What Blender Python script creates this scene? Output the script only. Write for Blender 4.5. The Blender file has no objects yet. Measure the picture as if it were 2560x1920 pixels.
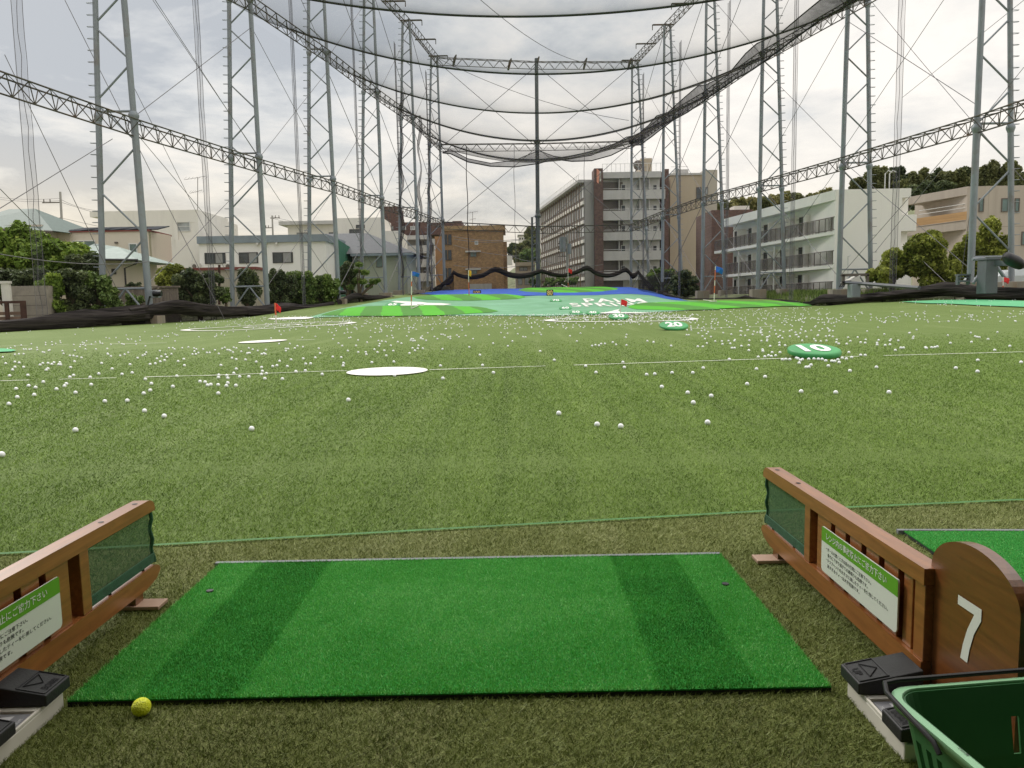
import bpy, bmesh, math, random
import numpy as np
from mathutils import Vector, Matrix
from math import radians, sin, cos, pi, sqrt, tan
random.seed(7); rng = np.random.default_rng(7)
SC = bpy.context.scene; COL = SC.collection

# ------------------------------------------------------------------ camera
F = 1923.5; TH = radians(6.0); RO = 0.0187; CH = .95      # focal length in photo pixels, pitch, roll, height
cam = bpy.data.cameras.new("camera"); cam.sensor_width = 36; cam.lens = 36*F/2560
cam.clip_start = .05; cam.clip_end = 4000
camo = bpy.data.objects.new("camera", cam); COL.objects.link(camo)
camo.matrix_world = Matrix.Translation((0, 0, CH)) @ Matrix.Rotation(pi/2-TH, 4, 'X') @ Matrix.Rotation(-RO, 4, 'Z')
SC.camera = camo

# ------------------------------------------------------------------ world, sun, exposure
SUN_EL, SUN_AZ = radians(38), radians(-40)
w = bpy.data.worlds.new("World"); SC.world = w; w.use_nodes = True
nt = w.node_tree; nt.nodes.clear(); N = nt.nodes.new; L = nt.links.new
out = N('ShaderNodeOutputWorld'); bg = N('ShaderNodeBackground'); bg.inputs[1].default_value = .1
sky = N('ShaderNodeTexSky'); sky.sky_type = 'NISHITA'; sky.sun_disc = False
sky.sun_elevation = SUN_EL; sky.sun_rotation = SUN_AZ; sky.air_density = 1.2; sky.dust_density = 2.5
tc = N('ShaderNodeTexCoord'); sep = N('ShaderNodeSeparateXYZ'); L(tc.outputs['Generated'], sep.inputs[0])
def m(op, a, b=None, clamp=False):
    n = N('ShaderNodeMath'); n.operation = op; n.use_clamp = clamp
    for i, v in enumerate((a, b)):
        if v is None: continue
        if isinstance(v, (int, float)): n.inputs[i].default_value = v
        else: L(v, n.inputs[i])
    return n.outputs[0]
zc = m('MAXIMUM', sep.outputs[2], 0.0); dz = m('ADD', zc, .16)
cx = m('DIVIDE', sep.outputs[0], dz); cy = m('DIVIDE', sep.outputs[1], dz)
comb = N('ShaderNodeCombineXYZ'); L(cx, comb.inputs[0]); L(cy, comb.inputs[1])
def noise(vec, scale, detail, rough, off=0.0, dist=0.0):
    mp = N('ShaderNodeMapping'); mp.inputs[1].default_value = (off, off*.7, 0); L(vec, mp.inputs[0])
    n = N('ShaderNodeTexNoise'); n.inputs['Scale'].default_value = scale; n.inputs['Detail'].default_value = detail
    n.inputs['Roughness'].default_value = rough; n.inputs['Distortion'].default_value = dist; L(mp.outputs[0], n.inputs['Vector'])
    return n.outputs['Fac']
n1 = noise(comb.outputs[0], .95, 8, .62, 3.1, .5)
n2 = noise(comb.outputs[0], 2.6, 6, .6, 9.4, .3)
nn = m('ADD', m('MULTIPLY', n1, .68), m('MULTIPLY', n2, .32))
# heavier blue-grey cloud to the left of the view, thin bright cloud to the right
bias = m('MULTIPLY', sep.outputs[0], .17)
nb = m('ADD', nn, bias)
cr = N('ShaderNodeValToRGB'); L(nb, cr.inputs[0]); e = cr.color_ramp.elements
e[0].position = .39; e[0].color = (4.3, 4.6, 5.0, 1)
e[1].position = .62; e[1].color = (9.4, 8.95, 8.35, 1)
e2 = cr.color_ramp.elements.new(.455); e2.color = (6.1, 6.25, 6.35, 1)
e3 = cr.color_ramp.elements.new(.52); e3.color = (7.8, 7.6, 7.3, 1)
# warm band near the horizon
hz = m('SUBTRACT', 1.0, m('MULTIPLY', zc, 3.8), True)
nw = noise(comb.outputs[0], 1.7, 4, .5, 21.0)
left = m('MULTIPLY_ADD', sep.outputs[0], -1.0, True)
n_ = left.node; n_.inputs[2].default_value = .40
wf = m('MULTIPLY', m('MULTIPLY', hz, hz), m('ADD', m('MULTIPLY', nw, .9), left), True)
mw = N('ShaderNodeMixRGB'); L(wf, mw.inputs[0]); L(cr.outputs[0], mw.inputs[1]); mw.inputs[2].default_value = (8.3, 7.15, 5.2, 1)
ms = N('ShaderNodeMixRGB'); ms.inputs[0].default_value = .96; L(sky.outputs[0], ms.inputs[1]); L(mw.outputs[0], ms.inputs[2])
# an overcast sky is two to three times as bright overhead as near the horizon
zen = m('ADD', 1.0, m('MULTIPLY', m('SUBTRACT', zc, .50, True), 3.4))
mz = N('ShaderNodeVectorMath'); mz.operation = 'SCALE'; L(ms.outputs[0], mz.inputs[0]); L(zen, mz.inputs['Scale'])
L(mz.outputs[0], bg.inputs[0]); L(bg.outputs[0], out.inputs[0])

sl = bpy.data.lights.new("sun", 'SUN'); sl.energy = 1.7; sl.angle = radians(14); sl.color = (1, .95, .86)
so = bpy.data.objects.new("sun", sl); COL.objects.link(so)
sd = Vector((sin(SUN_AZ)*cos(SUN_EL), cos(SUN_AZ)*cos(SUN_EL), sin(SUN_EL)))
so.rotation_euler = sd.to_track_quat('Z', 'Y').to_euler(); so.location = sd*30
SC.view_settings.view_transform = 'Standard'; SC.view_settings.look = 'None'
SC.view_settings.exposure = 0.27; SC.view_settings.gamma = 1; SC.view_settings.use_curve_mapping = False
SC.cycles.transparent_max_bounces = 40; SC.cycles.max_bounces = 6

# ------------------------------------------------------------------ photo pixel -> place
ZM = {'W': (0, 0, 2560), 'A': (0, 400, 640), 'B': (600, 400, 640), 'C': (1200, 400, 640), 'D': (1800, 400, 760), 'E': (0, 0, 900),
      'F': (860, 0, 900), 'G': (1660, 0, 900), 'H': (0, 1180, 480), 'I': (0, 1560, 480), 'J': (1860, 1140, 700),
      'K': (2060, 1545, 500), 'L': (0, 720, 900), 'M': (860, 680, 800), 'N': (1600, 680, 960), 'O': (0, 600, 360),
      'P': (1500, 600, 360), 'Q': (1840, 600, 360), 'R': (2160, 560, 400), 'S': (940, 500, 360), 'T': (1480, 380, 360),
      'U': (1260, 560, 300)}
def ray(k, x, y):
    a = ZM[k]; s = a[2]/2212; x = a[0]+x*s; y = a[1]+y*s
    u = (x-1280)/F; v = -(y-960)/F; c, sn = cos(RO), sin(RO)
    u, v = c*u+sn*v, -sn*u+c*v
    return Vector((u, cos(TH)+v*sin(TH), v*cos(TH)-sin(TH)))
def atY(k, x, y, Y): r = ray(k, x, y); return Vector((0, 0, CH))+r*(Y/r.y)
def atZ(k, x, y, z): r = ray(k, x, y); return Vector((0, 0, CH))+r*((z-CH)/r.z)

PROF = [(-.75, [(4.5, 0), (10, .08), (20, .10), (32, .08), (46, .18), (57, .26), (65, .35), (71, 1.1), (81, 1.75), (102, 2.9)]),
        (-.40, [(4.5, 0), (10.6, .08), (20, .12), (35, .10), (46, .19), (57, .26), (65, .36), (71, 1.1), (81, 1.74), (102, 2.9)]),
        (-.24, [(4.5, 0), (10.6, .10), (20, .17), (32, .22), (45, .27), (55, .66), (63, .98), (71, 1.3), (78, 1.7), (88, 2.05), (102, 2.8)]),
        (-.12, [(4.5, 0), (10.6, .10), (20, .17), (29, .27), (45, .29), (57, .75), (65, 1.05), (72, 1.40), (80, 1.9), (88, 2.15), (102, 2.8)]),
        (.03, [(4.5, 0), (10.6, .10), (19.8, .17), (29, .27), (38, .30), (47, .30), (56, .42), (65, .97), (75, 1.63), (80, 1.85), (102, 2.8)]),
        (.14, [(4.5, 0), (10.6, .10), (19.8, .17), (29, .28), (38, .30), (47, .31), (56, .45), (65, .95), (75, 1.55), (80, 1.76), (102, 2.75)]),
        (.24, [(4.5, 0), (10.6, .10), (19.8, .17), (29, .24), (38, .28), (47, .32), (55, .62), (62, .84), (78, .93), (88, 1.0), (104, 2.0)]),
        (.325, [(4.5, 0), (10.6, .10), (19.8, .17), (29, .22), (40, .28), (48, .38), (56, .62), (62, .84), (70, .95), (80, 1.15), (104, 2.2)]),
        (.40, [(4.5, 0), (10.6, .10), (19.8, .16), (29, .20), (40, .24), (50, .28), (60, .31), (70, .42), (80, .9), (104, 2.2)]),
        (.47, [(4.5, 0), (10.6, .10), (19.8, .15), (27, .20), (34, .34), (45, .50), (54, .54), (70, .9), (80, 1.3), (104, 2.4)]),
        (.57, [(4.5, 0), (10.6, .10), (19.8, .15), (27, .22), (33, .48), (45, .66), (57, .9), (70, 1.1), (80, 1.5), (104, 2.6)]),
        (.80, [(4.5, 0), (10.6, .10), (19.8, .15), (27, .22), (33, .50), (45, .70), (57, .95), (70, 1.1), (80, 1.5), (104, 2.6)])]
WALL_R = [(30.5, 22), (28.6, 33), (26.9, 45), (24.2, 57.5), (22.0, 68.5), (19.9, 80), (17.9, 91), (16.1, 104)]
_pt = [p[0] for p in PROF]; _py = [np.array([q[0] for q in p[1]]) for p in PROF]; _pz = [np.array([q[1] for q in p[1]]) for p in PROF]
def hv(X, Y):                                     # ground height, arrays
    X = np.asarray(X, float); Y = np.asarray(Y, float)
    t = np.clip(X/np.maximum(Y, 6.0), -.749, .799)
    Z = np.stack([np.interp(Y, _py[i], _pz[i]) for i in range(len(PROF))])
    i = np.clip(np.searchsorted(_pt, t)-1, 0, len(PROF)-2)
    ta = np.array(_pt)[i]; tb = np.array(_pt)[i+1]; f = (t-ta)/(tb-ta); f = f*f*(3-2*f)
    za = np.take_along_axis(Z, i[None], 0)[0] if Z.ndim > 1 else Z[i]
    zb = np.take_along_axis(Z, (i+1)[None], 0)[0] if Z.ndim > 1 else Z[i+1]
    z = za*(1-f)+zb*f
    wx = np.interp(Y, [p[1] for p in WALL_R], [p[0] for p in WALL_R])+.6       # the bank outside the right-hand net
    k = np.clip((X-wx)/1.4, 0, 1)*np.clip((Y-38)/10, 0, 1)*np.clip((95-Y)/10, 0, 1); k = k*k*(3-2*k)
    return z+np.maximum(1.15+(Y-57)*.012-z, 0)*k
def h(X, Y): return float(hv(np.array([X]), np.array([Y]))[0])
def hit(k, x, y, off=0.0):                        # where the pixel's ray meets the ground
    r = ray(k, x, y); r = r/r.y; Ys = np.concatenate([np.arange(1.2, 12, .05), np.arange(12, 125, .15)])
    g = CH+r.z*Ys - hv(r.x*Ys, Ys) - off
    i = np.where(g < 0)[0]
    if len(i) == 0 or i[0] == 0: Yh = Ys[int(np.argmin(g))]
    else:
        j = i[0]; Yh = Ys[j-1]+(Ys[j]-Ys[j-1])*g[j-1]/(g[j-1]-g[j])
    return Vector((r.x*Yh, Yh, CH+r.z*Yh))

# ------------------------------------------------------------------ materials
def base(name):
    mt = bpy.data.materials.new(name); mt.use_nodes = True; t = mt.node_tree
    return mt, t, t.nodes['Principled BSDF']
def mat(name, col, rough=.7, var=.12, scale=3.0, metal=0.0, bump=0.0, bscale=None, stain=None, spec=.4, detail=5, stretch=None):
    mt, t, b = base(name); N = t.nodes.new; L = t.links.new
    b.inputs['Roughness'].default_value = rough; b.inputs['Metallic'].default_value = metal
    b.inputs['Specular IOR Level'].default_value = spec
    tc = N('ShaderNodeTexCoord'); mp = N('ShaderNodeMapping'); L(tc.outputs['Object'], mp.inputs[0])
    if stretch: mp.inputs['Scale'].default_value = stretch
    no = N('ShaderNodeTexNoise'); no.inputs['Scale'].default_value = scale; no.inputs['Detail'].default_value = detail; L(mp.outputs[0], no.inputs[0])
    r = N('ShaderNodeValToRGB'); L(no.outputs['Fac'], r.inputs[0])
    r.color_ramp.elements[0].position = .3; r.color_ramp.elements[1].position = .7
    r.color_ramp.elements[0].color = (*[c*(1-var) for c in col], 1); r.color_ramp.elements[1].color = (*[min(1, c*(1+var)) for c in col], 1)
    c = r.outputs[0]
    if stain:                                     # (colour, amount, scale): patches of dirt or rust with a shape of their own
        n2 = N('ShaderNodeTexNoise'); n2.inputs['Scale'].default_value = stain[2]; n2.inputs['Detail'].default_value = 7; n2.inputs['Roughness'].default_value = .7
        L(mp.outputs[0], n2.inputs[0])
        r2 = N('ShaderNodeValToRGB'); L(n2.outputs['Fac'], r2.inputs[0]); r2.color_ramp.elements[0].position = .52; r2.color_ramp.elements[1].position = .72
        ml = N('ShaderNodeMath'); ml.operation = 'MULTIPLY'; ml.inputs[1].default_value = stain[1]; L(r2.outputs[0], ml.inputs[0])
        mx = N('ShaderNodeMixRGB'); L(ml.outputs[0], mx.inputs[0]); L(c, mx.inputs[1]); mx.inputs[2].default_value = (*stain[0], 1); c = mx.outputs[0]
    L(c, b.inputs['Base Color'])
    if bump:
        n3 = N('ShaderNodeTexNoise'); n3.inputs['Scale'].default_value = bscale or scale*6; n3.inputs['Detail'].default_value = 4; L(mp.outputs[0], n3.inputs[0])
        bp = N('ShaderNodeBump'); bp.inputs['Strength'].default_value = bump; bp.inputs['Distance'].default_value = .02
        L(n3.outputs['Fac'], bp.inputs['Height']); L(bp.outputs[0], b.inputs['Normal'])
    return mt
def glassmat(name, col, rough=.15):
    return mat(name, col, rough, .25, 1.5, spec=.6)
def netmat(name, col, a, grain=0.0, gs=1.2):      # woven net: the thread covers a share of the sheet, more where it is seen slantwise
    mt = bpy.data.materials.new(name); mt.use_nodes = True; t = mt.node_tree; t.nodes.clear(); N = t.nodes.new; L = t.links.new
    o = N('ShaderNodeOutputMaterial'); mix = N('ShaderNodeMixShader'); tr = N('ShaderNodeBsdfTransparent'); df = N('ShaderNodeBsdfDiffuse')
    df.inputs[0].default_value = (*col, 1)
    g = N('ShaderNodeNewGeometry'); d = N('ShaderNodeVectorMath'); d.operation = 'DOT_PRODUCT'
    L(g.outputs['Incoming'], d.inputs[0]); L(g.outputs['Normal'], d.inputs[1])
    def M(op, x, y, cl=False):
        n = N('ShaderNodeMath'); n.operation = op; n.use_clamp = cl
        for i, v in enumerate((x, y)):
            if v is None: continue
            if isinstance(v, (int, float)): n.inputs[i].default_value = v
            else: L(v, n.inputs[i])
        return n.outputs[0]
    ab = M('MAXIMUM', M('ABSOLUTE', d.outputs['Value'], None), .04)
    f = M('SUBTRACT', 1.0, M('POWER', 1-a, M('DIVIDE', 1.0, ab)), True)
    if grain:
        tcn = N('ShaderNodeTexCoord'); no = N('ShaderNodeTexNoise'); no.inputs['Scale'].default_value = gs; no.inputs['Detail'].default_value = 6
        no.inputs['Roughness'].default_value = .75; L(tcn.outputs['Object'], no.inputs[0])
        f = M('MULTIPLY', f, M('ADD', M('MULTIPLY', no.outputs['Fac'], 2*grain), 1-grain), True)
    L(f, mix.inputs[0]); L(tr.outputs[0], mix.inputs[1]); L(df.outputs[0], mix.inputs[2]); L(mix.outputs[0], o.inputs[0])
    return mt

# ------------------------------------------------------------------ mesh builder
class MB:
    def __init__(s): s.v = []; s.f = []; s.mi = []; s.cur = 0
    def poly(s, pts):
        n = len(s.v); s.v += [tuple(p) for p in pts]; s.f.append(tuple(range(n, n+len(pts)))); s.mi.append(s.cur)
    def grid(s, rows, close=False):
        n = len(s.v); R = len(rows); C = len(rows[0])
        for r in rows: s.v += [tuple(p) for p in r]
        for i in range(R-1):
            for j in range(C if close else C-1):
                k = (j+1) % C; s.f.append((n+i*C+j, n+i*C+k, n+(i+1)*C+k, n+(i+1)*C+j)); s.mi.append(s.cur)
    def box8(s, p):
        n = len(s.v); s.v += [tuple(q) for q in p]
        for f in ((0, 3, 2, 1), (4, 5, 6, 7), (0, 1, 5, 4), (1, 2, 6, 5), (2, 3, 7, 6), (3, 0, 4, 7)): s.f.append(tuple(n+i for i in f)); s.mi.append(s.cur)
    def box(s, x0, x1, y0, y1, z0, z1):
        s.box8([(x0, y0, z0), (x1, y0, z0), (x1, y1, z0), (x0, y1, z0), (x0, y0, z1), (x1, y0, z1), (x1, y1, z1), (x0, y1, z1)])
    def prism(s, pts, z0, z1):                    # XY outline
        n = len(pts); a = len(s.v); s.v += [(p[0], p[1], z0) for p in pts]+[(p[0], p[1], z1) for p in pts]
        s.f.append(tuple(range(a, a+n))[::-1]); s.f.append(tuple(range(a+n, a+2*n)))
        for i in range(n): j = (i+1) % n; s.f.append((a+i, a+j, a+n+j, a+n+i))
        s.mi += [s.cur]*(n+2)
    def tube(s, pts, r, n=8, cap=True):
        pts = [Vector(p) for p in pts]; R = r if isinstance(r, (list, tuple)) else [r]*len(pts); rows = []
        for i, p in enumerate(pts):
            d = (pts[min(i+1, len(pts)-1)]-pts[max(i-1, 0)]).normalized()
            a = Vector((0, 0, 1)) if abs(d.z) < .9 else Vector((1, 0, 0))
            u = d.cross(a).normalized(); v = d.cross(u)
            rows.append([p+(u*cos(2*pi*j/n)+v*sin(2*pi*j/n))*R[i] for j in range(n)])
        a = len(s.v); s.grid(rows, True)
        if cap:
            s.f.append(tuple(range(a, a+n))); s.f.append(tuple(range(a+(len(pts)-1)*n, a+len(pts)*n))[::-1]); s.mi += [s.cur]*2
    def dome(s, c, rx, ry, rz, n=16, m=8, full=True):
        rows = []
        for i in range(m+1):
            a = -pi/2+pi*i/m if full else pi/2*i/m
            rows.append([(c[0]+rx*cos(a)*cos(2*pi*j/n), c[1]+ry*cos(a)*sin(2*pi*j/n), c[2]+rz*sin(a)) for j in range(n)])
        s.grid(rows, True)
    def mesh(s, name, mats, origin=(0, 0, 0), smooth=False):
        me = bpy.data.meshes.new(name); ox, oy, oz = origin
        me.from_pydata([(x-ox, y-oy, z-oz) for x, y, z in s.v], [], s.f)
        mats = mats if isinstance(mats, (list, tuple)) else [mats]
        for q in mats: me.materials.append(q)
        if len(mats) > 1: me.polygons.foreach_set('material_index', s.mi)
        me.validate(); me.update()
        bm = bmesh.new(); bm.from_mesh(me); bmesh.ops.recalc_face_normals(bm, faces=bm.faces); bm.to_mesh(me); bm.free()
        if smooth:
            me.polygons.foreach_set('use_smooth', [True]*len(me.polygons))
            try: me.set_sharp_from_angle(angle=radians(40))
            except Exception: pass
        return me
    def build(s, name, mats, parent=None, smooth=False, bevel=0.0):
        org = tuple(parent.matrix_basis.translation) if parent else (0, 0, 0)
        g = parent.parent if parent else None
        if g: org = tuple(Vector(org)+g.matrix_basis.translation)
        me = s.mesh(name, mats, org, smooth)
        o = bpy.data.objects.new(name, me); COL.objects.link(o)
        if parent: o.parent = parent
        if bevel:
            md = o.modifiers.new("bevel", 'BEVEL'); md.width = bevel; md.segments = 2; md.limit_method = 'ANGLE'; md.angle_limit = radians(40)
        return o
def tag(o, label=None, cat=None, group=None, kind=None):
    if label: o['label'] = label
    if cat: o['category'] = cat
    if group: o['group'] = group
    if kind: o['kind'] = kind
    return o
def thing(name, label, cat, loc, group=None):
    o = bpy.data.objects.new(name, None); COL.objects.link(o); o.location = loc; o.empty_display_size = .2
    return tag(o, label, cat, group)
def copy_tree(o, parent=None):
    c = o.copy(); COL.objects.link(c); c.parent = parent
    for ch in o.children: copy_tree(ch, c)
    return c
def text_faces(body, size=1.0, fat=0.0, ital=0.0, space=1.0):   # outline of the lettering as flat faces
    c = bpy.data.curves.new('t', 'FONT'); c.body = body; c.size = size; c.offset = fat; c.shear = ital; c.space_character = space; c.resolution_u = 3
    o = bpy.data.objects.new('t', c); COL.objects.link(o); bpy.context.view_layer.update()
    me = bpy.data.meshes.new_from_object(o.evaluated_get(bpy.context.evaluated_depsgraph_get()))
    v = np.array([q.co[:2] for q in me.vertices]); f = [tuple(p.vertices) for p in me.polygons]
    bpy.data.objects.remove(o); bpy.data.curves.remove(c); bpy.data.meshes.remove(me)
    return v, f
def put_text(mb, body, fn, fat=0.0, space=1.0, ital=0.0):       # fn maps (u,v) in 0..1 of the text's box to a point
    v, f = text_faces(body, 1.0, fat, ital, space); lo = v.min(0); hi = v.max(0); q = (v-lo)/(hi-lo)
    n = len(mb.v); mb.v += [tuple(fn(a, b)) for a, b in q]; mb.f += [tuple(n+i for i in t) for t in f]; mb.mi += [mb.cur]*len(f)
def mesh_np(name, V, Fc, mats, parent=None, attr=None, idx=None):
    me = bpy.data.meshes.new(name); k = Fc.shape[1]
    me.vertices.add(len(V)); me.vertices.foreach_set('co', V.astype(np.float32).ravel())
    me.loops.add(Fc.size); me.loops.foreach_set('vertex_index', Fc.astype(np.int32).ravel())
    me.polygons.add(len(Fc)); me.polygons.foreach_set('loop_start', np.arange(0, Fc.size, k, dtype=np.int32))
    try: me.polygons.foreach_set('loop_total', np.full(len(Fc), k, dtype=np.int32))
    except Exception: pass
    for q in (mats if isinstance(mats, (list, tuple)) else [mats]): me.materials.append(q)
    if idx is not None: me.polygons.foreach_set('material_index', idx.astype(np.int32))
    if attr is not None:
        a = me.attributes.new('tone', 'FLOAT', 'FACE'); a.data.foreach_set('value', attr.astype(np.float32))
    me.update(); me.validate()
    o = bpy.data.objects.new(name, me); COL.objects.link(o)
    if parent: o.parent = parent
    return o

# ================================================================== GROUND
def turfmat(name, ca, cb, cdry, scale=1.0, streak=True, fib=260):
    mt, t, b = base(name); N = t.nodes.new; L = t.links.new
    b.inputs['Sheen Weight'].default_value = .22; b.inputs['Sheen Roughness'].default_value = .5; b.inputs['Sheen Tint'].default_value = (.75, .9, .38, 1)
    b.inputs['Roughness'].default_value = .75; b.inputs['Specular IOR Level'].default_value = .15
    tc = N('ShaderNodeTexCoord')
    def nz(s, d, st=(1, 1, 1), r=.6):
        mp = N('ShaderNodeMapping'); mp.inputs['Scale'].default_value = st; L(tc.outputs['Object'], mp.inputs[0])
        n = N('ShaderNodeTexNoise'); n.inputs['Scale'].default_value = s; n.inputs['Detail'].default_value = d; n.inputs['Roughness'].default_value = r
        L(mp.outputs[0], n.inputs[0]); return n.outputs['Fac']
    def mixc(f, a, b_):
        x = N('ShaderNodeMixRGB')
        for i, v in enumerate((f, a, b_)):
            if isinstance(v, tuple): x.inputs[i].default_value = (*v, 1)
            elif isinstance(v, float): x.inputs[i].default_value = v
            else: L(v, x.inputs[i])
        return x.outputs[0]
    def ramp(f, a, b_):
        r = N('ShaderNodeValToRGB'); L(f, r.inputs[0]); r.color_ramp.elements[0].position = a; r.color_ramp.elements[1].position = b_; return r.outputs[0]
    c = mixc(ramp(nz(.35*scale, 6), .35, .65), ca, cb)
    if streak:
        c = mixc(ramp(nz(1.1, 5, (2.6, .22, 1)), .50, .72), c, cdry)
    c = mixc(ramp(nz(fib, 3, (1, .55, 1), .7), .35, .7), tuple(x*.42 for x in ca), c)
    L(c, b.inputs['Base Color'])
    bp = N('ShaderNodeBump'); bp.inputs['Strength'].default_value = .55; bp.inputs['Distance'].default_value = .012
    L(nz(fib*.8, 3), bp.inputs['Height']); L(bp.outputs[0], b.inputs['Normal'])
    return mt
M_FIELD = turfmat('field_turf', (.118, .192, .028), (.148, .225, .042), (.25, .32, .11))
M_TEE = turfmat('tee_turf', (.15, .17, .04), (.19, .20, .06), (.25, .24, .11), 2.0, True)
M_DIRT = mat('outside_ground', (.16, .17, .09), .95, .35, .8, bump=.4, stain=((.07, .12, .03), .9, .5))

WALL_L = [(-27.5, 22), (-23.6, 33), (-21.0, 44), (-18.1, 56.5), (-15.3, 67), (-12.9, 78.5), (-10.8, 89), (-8.9, 102)]
def wallx(W, Y): return float(np.interp(Y, [p[1] for p in W], [p[0] for p in W]))

xs = np.unique(np.concatenate([np.arange(-34, 34.1, 1.0), [-400, -250, -150, -100, -70, -50, -42, 42, 50, 70, 100, 150, 250, 400]]))
ys = np.unique(np.concatenate([[-30, -15, -8, -4], np.arange(0, 112, 1.0), [116, 125, 140, 170, 220, 300, 420, 600, 900]]))
GX, GY = np.meshgrid(xs, ys); GZ = hv(GX, GY)
V = np.stack([GX.ravel(), GY.ravel(), GZ.ravel()], 1); nx = len(xs)
ii, jj = np.meshgrid(np.arange(len(ys)-1), np.arange(nx-1), indexing='ij')
Fc = np.stack([ii*nx+jj, ii*nx+jj+1, (ii+1)*nx+jj+1, (ii+1)*nx+jj], -1).reshape(-1, 4)
cxx = (GX[:-1, :-1]+GX[1:, 1:]).ravel()/2; cyy = (GY[:-1, :-1]+GY[1:, 1:]).ravel()/2
wl = np.interp(cyy, [p[1] for p in WALL_L], [p[0] for p in WALL_L])-.5; wr = np.interp(cyy, [p[1] for p in WALL_R], [p[0] for p in WALL_R])+.5
outside = ((cxx < wl) | (cxx > wr) | (cyy > 104) | (cyy < -2))
g = mesh_np('ground', V, Fc, [M_FIELD, M_DIRT], idx=outside.astype(int)); tag(g, kind='structure')
g.data.polygons.foreach_set('use_smooth', [True]*len(g.data.polygons))

def sheet(name, pts, mt, off=.02, dome=0.0, edge=1.0, cut=1.0, kind='structure', holes=None):
    """a sheet laid on the ground: XY outline, cut along the terrain's own grid lines"""
    bm = bmesh.new(); vs = [bm.verts.new((p[0], p[1], 0)) for p in pts]; f = bm.faces.new(vs)
    bmesh.ops.triangulate(bm, faces=[f])
    x0, x1 = min(p[0] for p in pts), max(p[0] for p in pts); y0, y1 = min(p[1] for p in pts), max(p[1] for p in pts)
    for ax, a, b in ((0, x0, x1), (1, y0, y1)):
        k = math.floor(a/cut)+1
        while k*cut < b:
            co = [0, 0, 0]; co[ax] = k*cut; no = [0, 0, 0]; no[ax] = 1
            bmesh.ops.bisect_plane(bm, geom=bm.verts[:]+bm.edges[:]+bm.faces[:], plane_co=co, plane_no=no); k += 1
    P = np.array([(p[0], p[1]) for p in pts]); Q = np.roll(P, -1, 0)
    for v in bm.verts:
        z = h(v.co.x, v.co.y)+off
        if dome:
            p = np.array([v.co.x, v.co.y]); d = Q-P; t = np.clip(((p-P)*d).sum(1)/np.maximum((d*d).sum(1), 1e-9), 0, 1)
            dist = np.sqrt((((P+d*t[:, None])-p)**2).sum(1)).min(); s = min(1, dist/edge); z += dome*(s*(2-s))
        v.co.z = z
    bmesh.ops.recalc_face_normals(bm, faces=bm.faces)
    for f in bm.faces:
        if f.normal.z < 0: f.normal_flip()
    me = bpy.data.meshes.new(name); bm.to_mesh(me); bm.free(); me.materials.append(mt)
    me.polygons.foreach_set('use_smooth', [True]*len(me.polygons))
    o = bpy.data.objects.new(name, me); COL.objects.link(o)
    if kind: tag(o, kind=kind)
    return o
def H(k, *pts): return [hit(k, x, y).xy[:] for x, y in pts]
def circle(cx, cy, r, n=48, ry=None): return [(cx+r*cos(2*pi*i/n), cy+(ry or r)*sin(2*pi*i/n)) for i in range(n)]
def ringsheet(name, c, r0, r1, mt, off=.02, n=72):
    mb = MB(); rows = []
    for r in (r0, r1): rows.append([(c[0]+r*cos(2*pi*i/n), c[1]+r*sin(2*pi*i/n), 0) for i in range(n)])
    rows = [[(x, y, h(x, y)+off) for x, y, z in r] for r in rows]; mb.grid(rows, True)
    return tag(mb.build(name, mt), kind='structure')

# tee floor: a darker worn turf up to the seam line
tee = [(-14, -1.9), (14, -1.9), (14, 4.5), (2.333, 3.441), (1.106, 3.331), (-2.015, 2.927), (-14, 1.35)]
mb = MB(); mb.poly([(x, y, .006) for x, y in tee]); tag(mb.build('tee_floor', M_TEE), kind='structure')
M_SEAM = mat('seam_green', (.06, .16, .045), .8, .3, 40)
mb = MB(); a = [(-14, 1.35), (-2.015, 2.927), (1.106, 3.331), (2.333, 3.441), (14, 4.5)]
rows = [[(x, y+d, .014) for x, y in a] for d in (-.010, .013)]; mb.grid(rows); tag(mb.build('turf_seam', M_SEAM), kind='structure')

M_TEAL = mat('teal_carpet', (.18, .38, .225), .85, .12, .5, bump=.2, bscale=60, stain=((.25, .44, .33), .5, .25), spec=.2)
M_BLUE = mat('blue_carpet', (.035, .10, .42), .85, .15, .5, bump=.2, bscale=60, spec=.2)
M_WHITE = mat('white_marking', (.80, .78, .72), .8, .06, 2.0, spec=.2)
M_PALE = mat('pale_green_carpet', (.12, .42, .20), .85, .12, .5, spec=.2)

teal = H('B', (560, 1372), (690, 1335), (860, 1290), (1060, 1250), (1240, 1215), (1420, 1190), (1560, 1180)) + \
       [hit('C', x, y).xy[:] for x, y in ((0, 1180), (100, 1178), (400, 1180), (570, 1172), (900, 1170), (1480, 1172), (1800, 1218), (1990, 1232))] + \
       [hit('C', x, y).xy[:] for x, y in ((1990, 1280), (1640, 1312), (1040, 1335), (560, 1352), (0, 1347))] + H('B', (1700, 1347), (1100, 1352), (700, 1362))
sheet('teal_carpet', teal, M_TEAL, .03)
blue = [(-9.5, 74), (-3, 75.2), (2, 76), (7, 76), (13.4, 77.5), (17.3, 79), (19.0, 84), (17.0, 95), (15.6, 103), (5, 103.2), (-8.4, 101.5), (-10.5, 88)]
bl = [hit('C', x, y).xy[:] for x, y in ((100, 1181), (570, 1175), (1000, 1172), (1480, 1174), (1800, 1220))]
bl0 = [hit('B', 1800, 1183).xy[:]]
sheet('blue_carpet', bl0+bl+[(18.6, 86), (17.0, 95), (15.6, 103), (5, 103.2), (-8.4, 101.5), (-10.6, 89)], M_BLUE, .05)
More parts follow.
